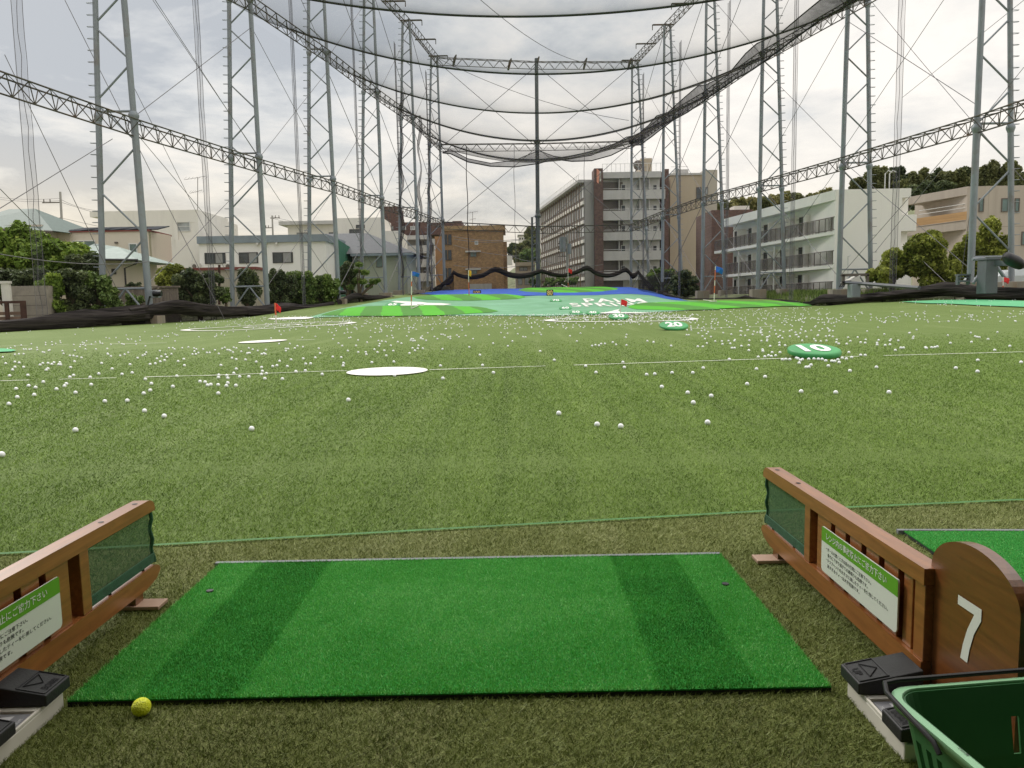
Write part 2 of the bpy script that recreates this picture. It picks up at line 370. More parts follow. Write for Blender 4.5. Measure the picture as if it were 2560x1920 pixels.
sheet('pale_green_carpet', H('R', (500, 1083), (900, 1066), (1300, 1058), (1700, 1056), (2300, 1075), (2600, 1085), (2600, 1165), (2212, 1158), (1500, 1130), (900, 1106)), M_PALE, .04)
sheet('pale_green_carpet', H('L', (-90, 376), (30, 379), (80, 384), (103, 390), (70, 397), (-90, 404)), M_PALE, .03)

def stripemat(name, ang, width, ca=(.10, .42, .035), cb=(.085, .25, .045), off=0.0):
    mt, t, b = base(name); N = t.nodes.new; L = t.links.new; b.inputs['Roughness'].default_value = .85; b.inputs['Specular IOR Level'].default_value = .15
    tc = N('ShaderNodeTexCoord'); d = N('ShaderNodeVectorMath'); d.operation = 'DOT_PRODUCT'; L(tc.outputs['Object'], d.inputs[0])
    d.inputs[1].default_value = (cos(ang)/width, -sin(ang)/width, 0)
    nz = N('ShaderNodeTexNoise'); nz.inputs['Scale'].default_value = .6; L(tc.outputs['Object'], nz.inputs[0])
    ad = N('ShaderNodeMath'); ad.operation = 'MULTIPLY_ADD'; L(nz.outputs['Fac'], ad.inputs[0]); ad.inputs[1].default_value = .25; L(d.outputs['Value'], ad.inputs[2])
    fr = N('ShaderNodeMath'); fr.operation = 'PINGPONG'; L(ad.outputs[0], fr.inputs[0]); fr.inputs[1].default_value = 1.0
    st = N('ShaderNodeValToRGB'); L(fr.outputs[0], st.inputs[0]); st.color_ramp.elements[0].position = .48; st.color_ramp.elements[1].position = .52
    st.color_ramp.elements[0].color = (*ca, 1); st.color_ramp.elements[1].color = (*cb, 1)
    n2 = N('ShaderNodeTexNoise'); n2.inputs['Scale'].default_value = 5; n2.inputs['Detail'].default_value = 5; L(tc.outputs['Object'], n2.inputs[0])
    hs = N('ShaderNodeMixRGB'); hs.blend_type = 'MULTIPLY'; hs.inputs[0].default_value = .35; L(st.outputs[0], hs.inputs[1]); L(n2.outputs['Color'], hs.inputs[2])
    g2 = N('ShaderNodeMixRGB'); g2.blend_type = 'MULTIPLY'; g2.inputs[0].default_value = 1; g2.inputs[2].default_value = (1.2, 1.2, 1.2, 1); L(hs.outputs[0], g2.inputs[1])
    L(g2.outputs[0], b.inputs['Base Color'])
    return mt
def green(name, label, pts, mt, dome, edge=1.0):
    o = sheet('putting_green', pts, mt, .05, dome, edge, .5, kind=None); tag(o, label, 'putting green', 'striped target greens on the mound'); return o
green('g1', 'striped oval green at the left foot of the mound, below the 65 marker',
      H('B', (700, 1346), (780, 1318), (900, 1290), (1060, 1276), (1300, 1270), (1560, 1268), (1800, 1268), (1900, 1275)) +
      [hit('C', x, y).xy[:] for x, y in ((0, 1276), (60, 1285), (130, 1302), (160, 1312), (90, 1325), (-40, 1330))] +
      H('B', (1900, 1340), (1650, 1350), (1300, 1354), (960, 1353)), stripemat('green_stripes_near', -.15, 1.25), .10, 1.2)
green('g2', 'long narrow striped green on the crest with the yellow flag',
      H('B', (1500, 1190), (1600, 1176), (1760, 1170), (1980, 1166), (2212, 1168)) +
      [hit('C', x, y).xy[:] for x, y in ((100, 1162), (260, 1166), (380, 1182), (392, 1190), (330, 1204), (100, 1214), (0, 1217))] +
      H('B', (2000, 1220), (1800, 1218), (1620, 1212), (1520, 1200)), stripemat('green_stripes_crest', -.22, 1.7), .10, 1.2)
green('g3', 'striped oval green on the blue carpet at the far end below the back netting',
      [atZ('C', x, y, 2.6).xy[:] if 0 else hit('C', x, y).xy[:] for x, y in ((325, 1128), (380, 1112), (520, 1098), (760, 1092), (960, 1093), (1120, 1098), (1195, 1110), (1180, 1124), (1050, 1140), (820, 1150), (560, 1150), (400, 1142))],
      stripemat('green_stripes_far', -.25, 2.2), .12, 1.5)
green('g4', 'broad striped green running right along the netting with the blue flag',
      [hit('P', x, y).xy[:] for x, y in ((425, 1045), (470, 1010), (560, 985), (800, 975), (1150, 968), (1480, 958))] +
      [hit('D', x, y).xy[:] for x, y in ((-10, 1032), (200, 1034), (430, 1036), (560, 1042), (650, 1054), (672, 1064), (560, 1068), (300, 1075), (100, 1082), (0, 1086))] +
      [hit('P', x, y).xy[:] for x, y in ((1800, 1078), (1400, 1085), (1050, 1087), (800, 1082), (560, 1075))],
      stripemat('green_stripes_right', -.12, 1.9), .08, 1.0)

# white bunker shapes, target rings and discs
sheet('white_bunker_marking', H('B', (1305, 1228), (1350, 1222), (1450, 1228), (1560, 1232), (1620, 1240), (1740, 1243), (1830, 1252), (1760, 1261), (1600, 1260), (1500, 1268), (1405, 1267), (1370, 1258), (1430, 1248), (1390, 1240), (1340, 1236)), M_WHITE, .06, cut=.5)
sheet('white_bunker_marking', [hit('C', x, y).xy[:] for x, y in ((1040, 1329), (1100, 1322), (1160, 1306), (1205, 1296), (1195, 1310), (1215, 1324), (1500, 1330), (1400, 1335), (1045, 1335))], M_WHITE, .06, cut=.5)
sheet('white_bunker_marking', H('B', (240, 1374), (400, 1364), (560, 1359), (640, 1363), (560, 1379), (400, 1382), (270, 1381)), M_WHITE, .035, cut=.5)
RL = (-10.0, 32.2); RR = (4.1, 28.9)
ringsheet('target_ring', RL, 3.15, 3.5, M_WHITE); ringsheet('target_ring', (RL[0], RL[1]+.2), 1.0, 1.2, M_WHITE); ringsheet('target_ring', RR, 2.55, 2.86, M_WHITE)
c = hit('M', 300, 693); sheet('target_disc', circle(c.x, c.y, .52), M_WHITE, .018, cut=1)
c = hit('L', 1615, 331); sheet('target_disc', circle(c.x, c.y, .56), M_WHITE, .018, cut=1)
def line(pts, wd, off=.02, gap=0.0):
    mb = MB(); P = [hit('W', x, y) for x, y in pts]
    for a, b in zip(P, P[1:]):
        n = max(2, int((b-a).length/.35))
        for i in range(n):
            if random.random() < gap: continue
            p = a.lerp(b, i/n); q = a.lerp(b, (i+1)/n); ww = wd*random.uniform(.6, 1.1)
            d = (q-p).normalized(); nn = Vector((-d.y, d.x, 0))*ww/2
            mb.poly([(v.x, v.y, h(v.x, v.y)+off) for v in (p-nn, q-nn, q+nn, p+nn)])
    return mb
tag(line([(-60, 827), (0, 825), (375, 815), (750, 803)], .035, .016, .10).build('yard_line', M_WHITE), kind='structure')
tag(line([(928, 801), (1300, 789), (1700, 776), (2212, 762), (2300, 760)], .035, .016, .15).build('yard_line', M_WHITE), kind='structure')
tag(line([(-40, 750), (0, 749), (360, 742)], .05, .018, .25).build('yard_line', M_WHITE), kind='structure')
tag(line([(640, 736), (720, 735), (900, 728)], .05, .018, .6).build('yard_line', M_WHITE), kind='structure')
tag(line([(1280, 714.5), (1420, 712.5)], .05, .018, .5).build('yard_line', M_WHITE), kind='structure')
tag(line([(1492, 711), (1650, 707), (1700, 705)], .06, .018, .4).build('yard_line', M_WHITE), kind='structure')
tag(line([(1960, 697), (2212, 692)], .05, .018, .6).build('yard_line', M_WHITE), kind='structure')

# lettering laid on the carpet
mb = MB()
def quad(k, tl, tr, br, bl, off=.055):
    def fn(u, v):
        x = (bl[0]*(1-u)+br[0]*u)*(1-v)+(tl[0]*(1-u)+tr[0]*u)*v; y = (bl[1]*(1-u)+br[1]*u)*(1-v)+(tl[1]*(1-u)+tr[1]*u)*v
        return hit(k, x, y, off)
    return fn
put_text(mb, 'PALM', quad('C', (885, 1197), (1380, 1196), (1448, 1228), (915, 1229)), .02, 1.15)
put_text(mb, 'SPRINGS', quad('C', (762, 1236), (1560, 1228), (1660, 1258), (800, 1267)), .02, 1.15)
tag(mb.build('ground_lettering', M_WHITE), kind='structure')

# ================================================================== NET CAGE
M_STEEL = mat('painted_steel', (.235, .26, .285), .55, .10, .6, .2, stain=((.17, .10, .06), .65, .5), bump=.1, bscale=20)
M_TRUSS = mat('weathered_truss_steel', (.085, .075, .062), .65, .25, 1.2, .2, stain=((.16, .08, .04), .8, .9))
M_CABLE = mat('steel_cable', (.16, .15, .16), .6, .1, 2, .3)
M_CONC = mat('footing_concrete', (.26, .23, .19), .9, .25, 1.5, bump=.5, stain=((.22, .13, .07), .8, 1.2), stretch=(1, 1, .25))
M_MACH = mat('machine_grey', (.115, .12, .135), .6, .1, 1.5, stain=((.08, .07, .06), .4, 2))
M_DARK = mat('black_plastic', (.012, .012, .013), .45, .2, 5)

LEV = (11.2, 21.0, 31.8)
# depth, inner leg (foot, higher point), outer leg, crossings of the three beams (None = from level), side
TW = {
 'L1': (44.0, ((322, 650), (268, 0)), ((222, 600), (206, 0)), ((296, 278), None, None)),
 'L2': (56.5, ((577, 650), (540, 0)), ((502, 640), (495, 0)), ((561, 360), (543, 10), None)),
 'L3': (67.0, ((732, 646), (700, 0)), ((669, 586), (667, 0)), ((718, 405), (705, 123), None)),
 'L4': (78.5, ((833.5, 638), (806.5, 0)), ((782, 563), (787, 0)), ((823.5, 443), (815, 207), None)),
 'L5': (89.0, ((906, 638), (885.6, 63)), ((862, 637), (869.8, 63)), ((900, 466), (891, 262), (884, 58))),
 'L6': (102.0, ((960, 598), (944.7, 137)), ((923.5, 608), (931.3, 137)), ((956, 487), (950.6, 320), (945, 133))),
 'R6': (104.0, ((1363, 620), (1365.5, 141)), ((1400.7, 588), (1378, 144)), ((1362, 493), (1365.6, 313), (1366, 142))),
 'R5': (91.0, ((1430.7, 628), (1435, 67)), ((1472, 596), (1448, 67)), ((1432, 466), (1434, 262), (1436, 67))),
 'R4': (80.0, ((1517, 628), (1526, 0)), ((1565.7, 628), (1542.8, 0)), ((1519, 436), (1522, 211), None)),
 'R3': (68.5, ((1637, 625), (1649.7, 0)), ((1694.4, 625), (1677.8, 0)), ((1642, 404), (1647, 125), None)),
 'R2': (57.5, ((1811.4, 625), (1831.8, 10)), ((1880.6, 622), (1874, 0)), ((1819.5, 355), (1832, 21), None)),
 'R1': (45.0, ((2095.8, 610), (2121.9, 0)), ((2185, 613), (2181.6, 0)), ((2111, 271), None, None)),
}
ORD = {'1': 'first from the tee', '2': 'second from the tee', '3': 'third from the tee', '4': 'fourth from the tee', '5': 'fifth from the tee', '6': 'at the far back corner'}
NODE = {}
def legline(k):
    Y, inn, outr, cr = TW[k]; res = []
    for a, b in (inn, outr):
        p = atY('W', a[0], a[1], Y); q = atY('W', b[0], b[1], Y); res.append((p, q))
    return res
for k, (Y, inn, outr, cr) in TW.items():
    (p, q), (p2, q2) = legline(k)
    on = lambda z: p+(q-p)*((z-p.z)/(q.z-p.z)); on2 = lambda z: p2+(q2-p2)*((z-p2.z)/(q2.z-p2.z))
    zs = [atY('W', c[0], c[1], Y).z if c else LEV[i] for i, c in enumerate(cr)]
    NODE[k] = [on(z) for z in zs]
    side = 'left' if k[0] == 'L' else 'right'
    gz = h(p.x, Y) if side == 'left' else p.z-.55; zb = gz-.3; top = zs[2]+.6
    t = thing('net_pylon', f'two-legged steel pylon on the {side} side, {ORD[k[1]]}', 'pylon', (p.x, p.y, gz), 'steel pylons carrying the net')
    c1, c2 = zs[0]-.15 if k[0] == 'R' else zs[0]+.7, zs[1]+.4
    for line_, r in ((on, .19), (on2, .16)):
        mb = MB(); mb.tube([line_(zb), line_(c1)], r, 12); mb.tube([line_(c1), line_(c2)], r*.86, 12); mb.tube([line_(c2), line_(top)], r*.72, 12)
        for c in (c1, c2): mb.tube([line_(c-.28), line_(c-.05), line_(c+.05), line_(c+.22)], [r*1.0, r*1.5, r*1.5, r*1.0], 12)
        mb.build('leg', M_STEEL, t, True)
    mb = MB(); zz = [gz+2.1]                       # single zigzag lacing between the legs
    while zz[-1] < top-2.3: zz.append(zz[-1]+2.55*(on(zz[-1])-on2(zz[-1])).length/2.3)
    zz.append(top-.2)
    for i in range(len(zz)-1):
        a, b = (on, on2) if i % 2 else (on2, on)
        mb.tube([a(zz[i]+.15), b(zz[i+1]-.15)], .055, 6)
    for z in (zz[0]-.1, c1+.25, c2+.25, top): mb.tube([on(z), on2(z)], .07, 6)
    mid = (on(zz[0]-.1)+on2(zz[0]-.1))/2
    for l_ in (on, on2): mb.tube([mid, l_(gz+.25)], .06, 6)
    mb.build('lacing', M_STEEL, t)
    mb = MB(); z = gz+2.6; d = (on2(5)-on(5)).normalized()      # climbing loops on the outer leg
    while z < top:
        o = on2(z); mb.tube([o+Vector((0, -.14, 0)), o+d*.48+Vector((0, -.05, .02)), o+d*.48+Vector((0, .05, .02)), o+Vector((0, .14, 0))], .017, 4, False); z += .62
    mb.tube([on2(gz+2.4)+d*.17, on2(top)+d*.13], .02, 4); mb.build('climbing_steps', M_STEEL, t)
    for l_, nm in ((on, 1), (on2, 2)):
        o = l_(gz); mb = MB(); mb.box(o.x-.62, o.x+.62, o.y-.5, o.y+.5, gz-1.2, gz+(.55 if side == 'right' else .45)); mb.build('footing', M_CONC, t, bevel=.03)
# centre pole of the back wall
pc = atY('W', 1163, 618, 103); qc = atY('W', 1158.8, 141, 103); onc = lambda z: pc+(qc-pc)*((z-pc.z)/(qc.z-pc.z))
NC = [atY('W', 1162, 497, 103), atY('W', 1160, 318, 103), atY('W', 1159, 142, 103)]
t = thing('net_pylon', 'single dark post in the middle of the far back wall of netting', 'pylon', (pc.x, pc.y, h(pc.x, 103)), 'steel pylons carrying the net')
mb = MB(); mb.tube([onc(h(pc.x, 103)-.3), onc(13)], .30, 12); mb.tube([onc(13), onc(22)], .26, 12); mb.tube([onc(22), onc(NC[2].z+.9)], .24, 12)
for z in (12.3, 21.8): mb.tube([onc(z-.3), onc(z), onc(z+.3)], [.3, .46, .3], 12)
M_DSTEEL = mat('dark_steel', (.11, .12, .125), .55, .1, .6); mb.build('post', M_DSTEEL, t, True)
mb = MB(); o = Vector((-.75, .4, 0)); mb.tube([onc(1.5)+o, onc(12.2)+o], .14, 8); mb.build('stay_post', M_DSTEEL, t, True)
mb = MB()
for i in range(12): z = 2.2+i*.9; mb.tube([onc(z)+o, onc(z+.45)], .04, 5)
mb.build('lacing', M_STEEL, t)

def truss(name, label, pts, wid=.7, hgt=.85, step=1.3, group=None):
    """three-chord lattice beam through the given points"""
    P = [Vector(p) for p in pts]; t = thing(name, label, 'lattice beam', tuple(P[0]), group)
    ch = [MB() for _ in range(3)]; lc = MB(); tops = []
    samp = []
    for a, b in zip(P, P[1:]):
        n = max(1, round((b-a).length/step))
        for i in range(n): samp.append((a.lerp(b, i/n), (b-a).normalized()))
    samp.append((P[-1], (P[-1]-P[-2]).normalized()))
    pos = [[], [], []]
    for p, d in samp:
        s = Vector((-d.y, d.x, 0)).normalized()
        for k, (du, dz) in enumerate(((-wid/2, hgt/2), (wid/2, hgt/2), (0, -hgt/2))): pos[k].append(p+s*du+Vector((0, 0, dz)))
    for k in range(3): ch[k].tube(pos[k], .046, 5); ch[k].build('chord', M_TRUSS, t)
    for i in range(len(samp)-1):
        for a, b in ((0, 2), (1, 2)):
            mid = (pos[b][i]+pos[b][i+1])/2
            lc.tube([pos[a][i], mid], .026, 4, False); lc.tube([mid, pos[a][i+1]], .026, 4, False)
        lc.tube([pos[0][i], pos[1][i+1]], .022, 4, False)
    lc.build('lacing', M_TRUSS, t)
    return t
left = [f'L{i}' for i in range(1, 7)]; right = [f'R{i}' for i in range(1, 7)]
BEAM = {}; lvl = ['lowest', 'middle', 'topmost']
for i in range(3):
    lp = [NODE[k][i] for k in left]; rp = [NODE[k][i] for k in right]
    if i == 0:
        a = atY('W', 0, 181, 35.5); lp = [a+(a-lp[0])*.9, a]+lp; b = atY('W', 2212, 238, 41.0); rp = [b+(b-rp[0])*3.2, b]+rp
    BEAM['L', i] = truss('lattice_beam', f'{lvl[i]} rusty lattice beam along the left line of pylons', lp, group='lattice beams of the net cage')
    BEAM['R', i] = truss('lattice_beam', f'{lvl[i]} rusty lattice beam along the right line of pylons', rp, group='lattice beams of the net cage')
    BEAM['B', i] = truss('lattice_beam', f'{lvl[i]} lattice beam across the far back wall', [NODE['L6'][i], NC[i], NODE['R6'][i]], .5, .9, 1.5, group='lattice beams of the net cage')
# short cantilever arms on the top side beams and raking brackets on the back beam
for ks in (('L4', 'L5', 'L6'), ('R4', 'R5', 'R6')):
    for a, b in zip(ks, ks[1:]+(None,)):
        for p in ([NODE[a][2]]+([(NODE[a][2]+NODE[b][2])/2] if b else [])):
            mb = MB(); s = 1 if a[0] == 'R' else -1; q = p+Vector((0, 0, .62))
            mb.box(q.x-1.1 if s < 0 else q.x-1.3, q.x+1.3 if s < 0 else q.x+1.1, q.y-.08, q.y+.08, q.z, q.z+.14); mb.tube([q+Vector((-s*1.35, 0, .1)), q+Vector((-s*1.35, 0, -.5))], .05, 5)
            mb.build('pulley_arm', M_TRUSS, BEAM[a[0], 2])
for j, (x, y) in enumerate(((1100, 147), (1160, 143), (1263, 146), (1359, 146), (981, 139))):
    p = atY('W', x, y-6, 103); mb = MB(); mb.tube([p+Vector((-.15, 0, -.6)), p+Vector((.1, 0, .4)), p+Vector((.3, 0, .85))], [.14, .2, .08], 6)
    mb.build('pulley_bracket', M_TRUSS, BEAM['B', 2])

# bracing cables
def sag(a, b, s, n=16): return [a.lerp(b, i/n)+Vector((0, 0, -4*s*(i/n)*(1-i/n))) for i in range(n+1)]
def xbrace(k1, k2, za, zb, side):
    (p, q), _ = legline(k1); (p2, q2), _ = legline(k2)
    o1 = lambda z: p+(q-p)*((z-p.z)/(q.z-p.z)); o2 = lambda z: p2+(q2-p2)*((z-p2.z)/(q2.z-p2.z))
    return [(o1(za), o2(zb)), (o1(zb), o2(za))]
for ks, sd_ in ((left, 'left'), (right, 'right')):
    for n, (a, b) in enumerate(zip(ks, ks[1:])):
        mb = MB()
        for za, zb in ((2.4, 10.8), (11.6, 20.6), (21.6, 31.3)):
            for u, v in xbrace(a, b, za, zb, sd_): mb.tube([u, v], .022 if n < 2 else .028, 4, False)
        tag(mb.build('bracing_cable', M_CABLE), f'thin crossed steel cables between the {["first and second", "second and third", "third and fourth", "fourth and fifth", "fifth and corner"][n]} {sd_} pylons', 'cable', 'crossed bracing cables of the cage')
for a, b, nm in ((NODE['L6'], NC, 'left'), (NC, NODE['R6'], 'right')):
    mb = MB()
    for i, j in ((0, 1), (1, 2)): mb.tube([a[i], b[j]], .035, 4, False); mb.tube([a[j], b[i]], .035, 4, False)
    tag(mb.build('bracing_cable', M_CABLE), f'crossed cables over the {nm} half of the back wall', 'cable', 'crossed bracing cables of the cage')
mb = MB()
for x0, y0, Y0, x1, y1, Y1, s in ((140, 0, 46, 520, 760, 50, 0), (0, 408, 33, 130, 540, 38, 0), (0, 450, 34, 243, 300, 42, 0), (0, 549, 30, 322, 565, 42, .25),
                                  (330, 0, 50, 560, 340, 56, 0), (10, 118, 40, 250, 620, 44, 0), (540, 690, 54, 290, 190, 46, 0)):
    mb.tube(sag(atY('W', x0, y0, Y0), atY('W', x1, y1, Y1), s), .02, 4, False)
tag(mb.build('guy_wire', M_CABLE), 'long slanting guy wires in front of the left houses', 'wire')
mb = MB()
for x0, y0, Y0, x1, y1, Y1, s in ((2123, 260, 45, 2070, 640, 47, 0), (2212, 0, 44, 1950, 210, 56, 0), (1880, 0, 57, 2212, 390, 46, .1), (1990, 560, 52, 2066, 632, 47, 0), (2212, 145, 44, 1890, 545, 52, 0)):
    mb.tube(sag(atY('W', x0, y0, Y0), atY('W', x1, y1, Y1), s), .018, 4, False)
tag(mb.build('guy_wire', M_CABLE), 'long slanting guy wires at the right front pylons', 'wire')
mb = MB()
for a, b, s in ((('F', 840, 0, 60), ('F', 1560, 390, 103), 1.2), (('F', 590, 365, 100), ('F', 1750, 740, 95), 1.0)):
    mb.tube(sag(atY(a[0], a[1], a[2], a[3]), atY(b[0], b[1], b[2], b[3]), s), .03, 4, False)
tag(mb.build('guy_wire', M_CABLE), 'faint long wires crossing the sky between the side walls', 'wire')

# ------------------------------------------------------------------ nets
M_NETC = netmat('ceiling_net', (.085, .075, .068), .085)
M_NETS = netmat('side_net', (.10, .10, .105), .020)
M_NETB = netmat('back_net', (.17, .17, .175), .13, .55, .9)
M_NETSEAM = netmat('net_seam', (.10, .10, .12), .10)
M_NETD = netmat('gathered_net', (.045, .04, .045), .40, .3, 2.0)
M_ROPE = mat('black_net_rope', (.02, .018, .02), .8, .1, 3)

def w3(W, Y, z): return Vector((wallx(W, Y), Y, z))
nodeL = [NODE[k][1] for k in left]; nodeR = [NODE[k][1] for k in right]
def onbeam(ns, Y):
    ys_ = [n.y for n in ns]
    if Y < ys_[0]: d = (ns[0]-ns[1])/(ns[1].y-ns[0].y); return ns[0]+d*(ns[0].y-Y)
    return Vector((np.interp(Y, ys_, [n.x for n in ns]), Y, np.interp(Y, ys_, [n.z for n in ns])))
CB = [(30, 26, None), (40, 35, None), (50, 45.5, ('W', 1376, 23)), (61, 57.5, ('F', 1600, 438)), (72, 68.5, ('F', 1350, 690)), (83, 80, ('F', 1350, 857)), (96, 91.5, ('F', 1300, 972)), (101.8, 103.4, None)]
cables = []
for yl, yr, px in CB:
    a = onbeam(nodeL, yl)+Vector((.3, 0, 0)); b = onbeam(nodeR, yr)+Vector((-.3, 0, 0)); n = 48
    if px:
        r = ray(*px); best = None
        for i in range(1, 100):                    # where along the cable the photo's lowest point is
            f = i/100; p = a.lerp(b, f)
            if best is None or abs(p.x/p.y-r.x/r.y) < best[0]: best = (abs(p.x/p.y-r.x/r.y), f, p)
        f, p = best[1:]; z = CH+r.z/r.y*p.y; s = (p.z-z)/(4*f*(1-f))
    else: s = 3.1 if yl < 60 else .15
    cables.append([a.lerp(b, i/n)+Vector((0, 0, -4*s*(i/n)*(1-i/n))) for i in range(n+1)])
mb = MB()
for c0, c1 in zip(cables, cables[1:]):
    rows = []; m_ = 16
    last = c1 is cables[-1]
    for j in range(m_+1):
        f = j/m_; by = (.95 if not last else 1.0)*4*f*(1-f)
        rows.append([c0[i].lerp(c1[i], f)+Vector((0, 0, -by*(.55+.45*sin(pi*i/48)))) for i in range(49)])
    mb.grid(rows)
o = mb.build('ceiling_net', M_NETC, smooth=True); tag(o, 'dark ceiling netting sagging in bays between the side beams', 'net')
for c in cables[2:-1]:
    mb = MB(); mb.tube(c, .07, 5, False); i = cables.index(c)
    tag(mb.build('net_rope', M_ROPE), f'sagging black rope across the net ceiling, {["", "", "highest in view", "second from the top", "third from the top", "fourth from the top", "lowest, nearest the back wall"][i]}', 'rope', 'sagging ropes of the net ceiling')

# side walls of net and the back wall
for W, nm in ((WALL_L, 'left'), (WALL_R, 'right')):
    sg = 1 if nm == 'left' else -1; mb = MB(); rows = []
    Yp = [30]+[p[1] for p in W[2:]]
    cols = []
    for a, b in zip(Yp, Yp[1:]):
        for i in range(4): cols.append(a+(b-a)*i/4)
    cols.append(Yp[-1])
    for z in (None, 3, 6, 11, 16, 21):
        rows.append([Vector((wallx(W, y)+sg*.30, y, (h(wallx(W, y), y)+.1) if z is None else z)) for y in cols])
    mb.grid(rows); o = NETO = mb.build('side_net', M_NETS, smooth=True); tag(o, f'nearly transparent net wall hung inside the {nm} pylons', 'net')
    for n, (a, b) in enumerate(zip(Yp, Yp[1:])):      # laced seams hanging at mid bay
        y = (a+b)/2; x = wallx(W, y)+sg*.25; wd = .42; mb = MB(); z0 = h(x, y)
        zs_ = [z0+i*1.05 for i in range(int((30-z0)/1.05))]
        mb.grid([[Vector((x+sg*.05*sin(z*.4), y-wd, z)), Vector((x+sg*.05*sin(z*.4), y+wd, z))] for z in zs_])
        o = mb.build('seam_strip', M_NETSEAM, NETO)
        mb = MB()
        for dy, am in ((-wd, 0), (0, .10), (wd, .03)):
            mb.tube([Vector((x, y+dy+am*sin(z*2.1+n)+am*.6*sin(z*5.3), z)) for z in zs_], .016+.004*n/2, 3, False)
        mb.build('lacing_cords', M_CABLE, o)
mb = MB(); rows = []
p0 = Vector((-8.4, 102.0, 0)); p1 = Vector((15.8, 103.6, 0))
for z in (2.6, 6, 11, 16, 21):
    rows.append([p0.lerp(p1, i/40)+Vector((0, -.3+.12*sin(i*1.7+z), z)) for i in range(41)])
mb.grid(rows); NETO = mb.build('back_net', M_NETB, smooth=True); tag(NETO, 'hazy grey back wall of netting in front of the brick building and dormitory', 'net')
mb = MB(); rows = []
for z in (21, 26, 31): rows.append([p0.lerp(p1, i/12)+Vector((0, -.2, z)) for i in range(13)])
mb.grid(rows); tag(mb.build('back_net', M_NETS, smooth=True), 'thin upper net above the middle beam of the back wall', 'net')
for x, lab in ((1007, 'left'), (1110, 'centre left'), (1262, 'centre right')):
    a = atY('W', x, 330, 101.5); mb = MB(); zs_ = [3+i*1.5 for i in range(13)]
    mb.tube([Vector((a.x+.06*sin(z), a.y, z)) for z in zs_], .05 if x == 1007 else .03, 4, False)
    mb.build('seam_cord', M_CABLE if x > 1010 else M_ROPE, NETO)
# bunched net hanging down the far left corner pylons
for j, (x, y0, y1, Y) in enumerate(((906, 250, 640, 90), (866, 200, 600, 80), (928, 300, 640, 99))):
    a = atY('W', x, y0, Y); b = atY('W', x+2, y1, Y); n = 30; mb = MB()
    mb.tube([a.lerp(b, i/n)+Vector((.18*sin(i*.9+j), 0, 0)) for i in range(n+1)], [.13+.06*sin(i*.6+j) for i in range(n+1)], 8)
    tag(mb.build('bunched_net', M_NETD, smooth=True), f'bunched grey net hanging down the far left corner, {["middle", "front", "rear"][j]} one', 'net', 'bunched nets at the far left corner')

# scalloped net along the back beam and up the right side beam
def scallop(name, label, cat, top, bot, sub, mt, rope=True):
    mb = MB(); T = []; B = []
    for (a, b) in zip(top, top[1:]):
        for i in range(sub): T.append(a.lerp(b, i/sub))
    T.append(top[-1])
    for (a, b) in zip(bot, bot[1:]):
        for i in range(sub): B.append(a.lerp(b, i/sub))
    B.append(bot[-1])
    mb.grid([T, [(a+b)/2+Vector((0, -.4, -.1)) for a, b in zip(T, B)], B]); o = mb.build(name, mt, smooth=True); tag(o, label, cat)
    if rope:
        mb = MB(); mb.tube(B, .07, 5, False); mb.tube(T, .05, 5, False); mb.build('edge_rope', M_ROPE, o)
fy = lambda x, y, Y: atY('F', x, y, Y)
def gY(k, x, y, Y): return atY(k, x, y, Y)
scallop('sagging_net', 'grey net sagging in two scallops under the middle back beam', 'net',
        [fy(605, 935, 101), fy(655, 920, 101), fy(760, 975, 101), fy(900, 1003, 101), fy(1050, 985, 101), fy(1195, 925, 101), fy(1290, 960, 101), fy(1400, 975, 101), fy(1520, 955, 101), fy(1640, 900, 101), fy(1735, 842, 101)],
        [fy(605, 940, 101), fy(655, 945, 101), fy(760, 995, 101), fy(900, 1022, 101), fy(1050, 1026, 101), fy(1195, 1005, 101), fy(1290, 978, 101), fy(1400, 992, 101), fy(1520, 988, 101), fy(1640, 955, 101), fy(1760, 895, 101)], 3, M_NETD)
scallop('sagging_net', 'long grey net gathered along the middle right beam, hanging in scallops', 'net',
        [fy(1735, 842, 100), fy(1800, 830, 96), fy(1870, 770, 92), fy(1920, 712, 89), fy(1990, 690, 85), fy(2090, 600, 80), fy(2175, 528, 76),
         gY('G', 260, 520, 74), gY('G', 400, 450, 70), gY('G', 500, 330, 66), gY('G', 570, 268, 63), gY('G', 720, 200, 60), gY('G', 850, 90, 57), gY('G', 960, 0, 54), gY('G', 1100, -80, 50)],
        [fy(1760, 895, 100), fy(1820, 890, 96), fy(1890, 840, 92), fy(1940, 800, 89), fy(2020, 740, 85), fy(2110, 690, 80), fy(2210, 620, 76),
         gY('G', 330, 560, 74), gY('G', 430, 490, 70), gY('G', 540, 430, 66), gY('G', 640, 360, 63), gY('G', 800, 240, 60), gY('G', 950, 130, 57), gY('G', 1130, 30, 54), gY('G', 1280, -60, 50)], 4, M_NETD)

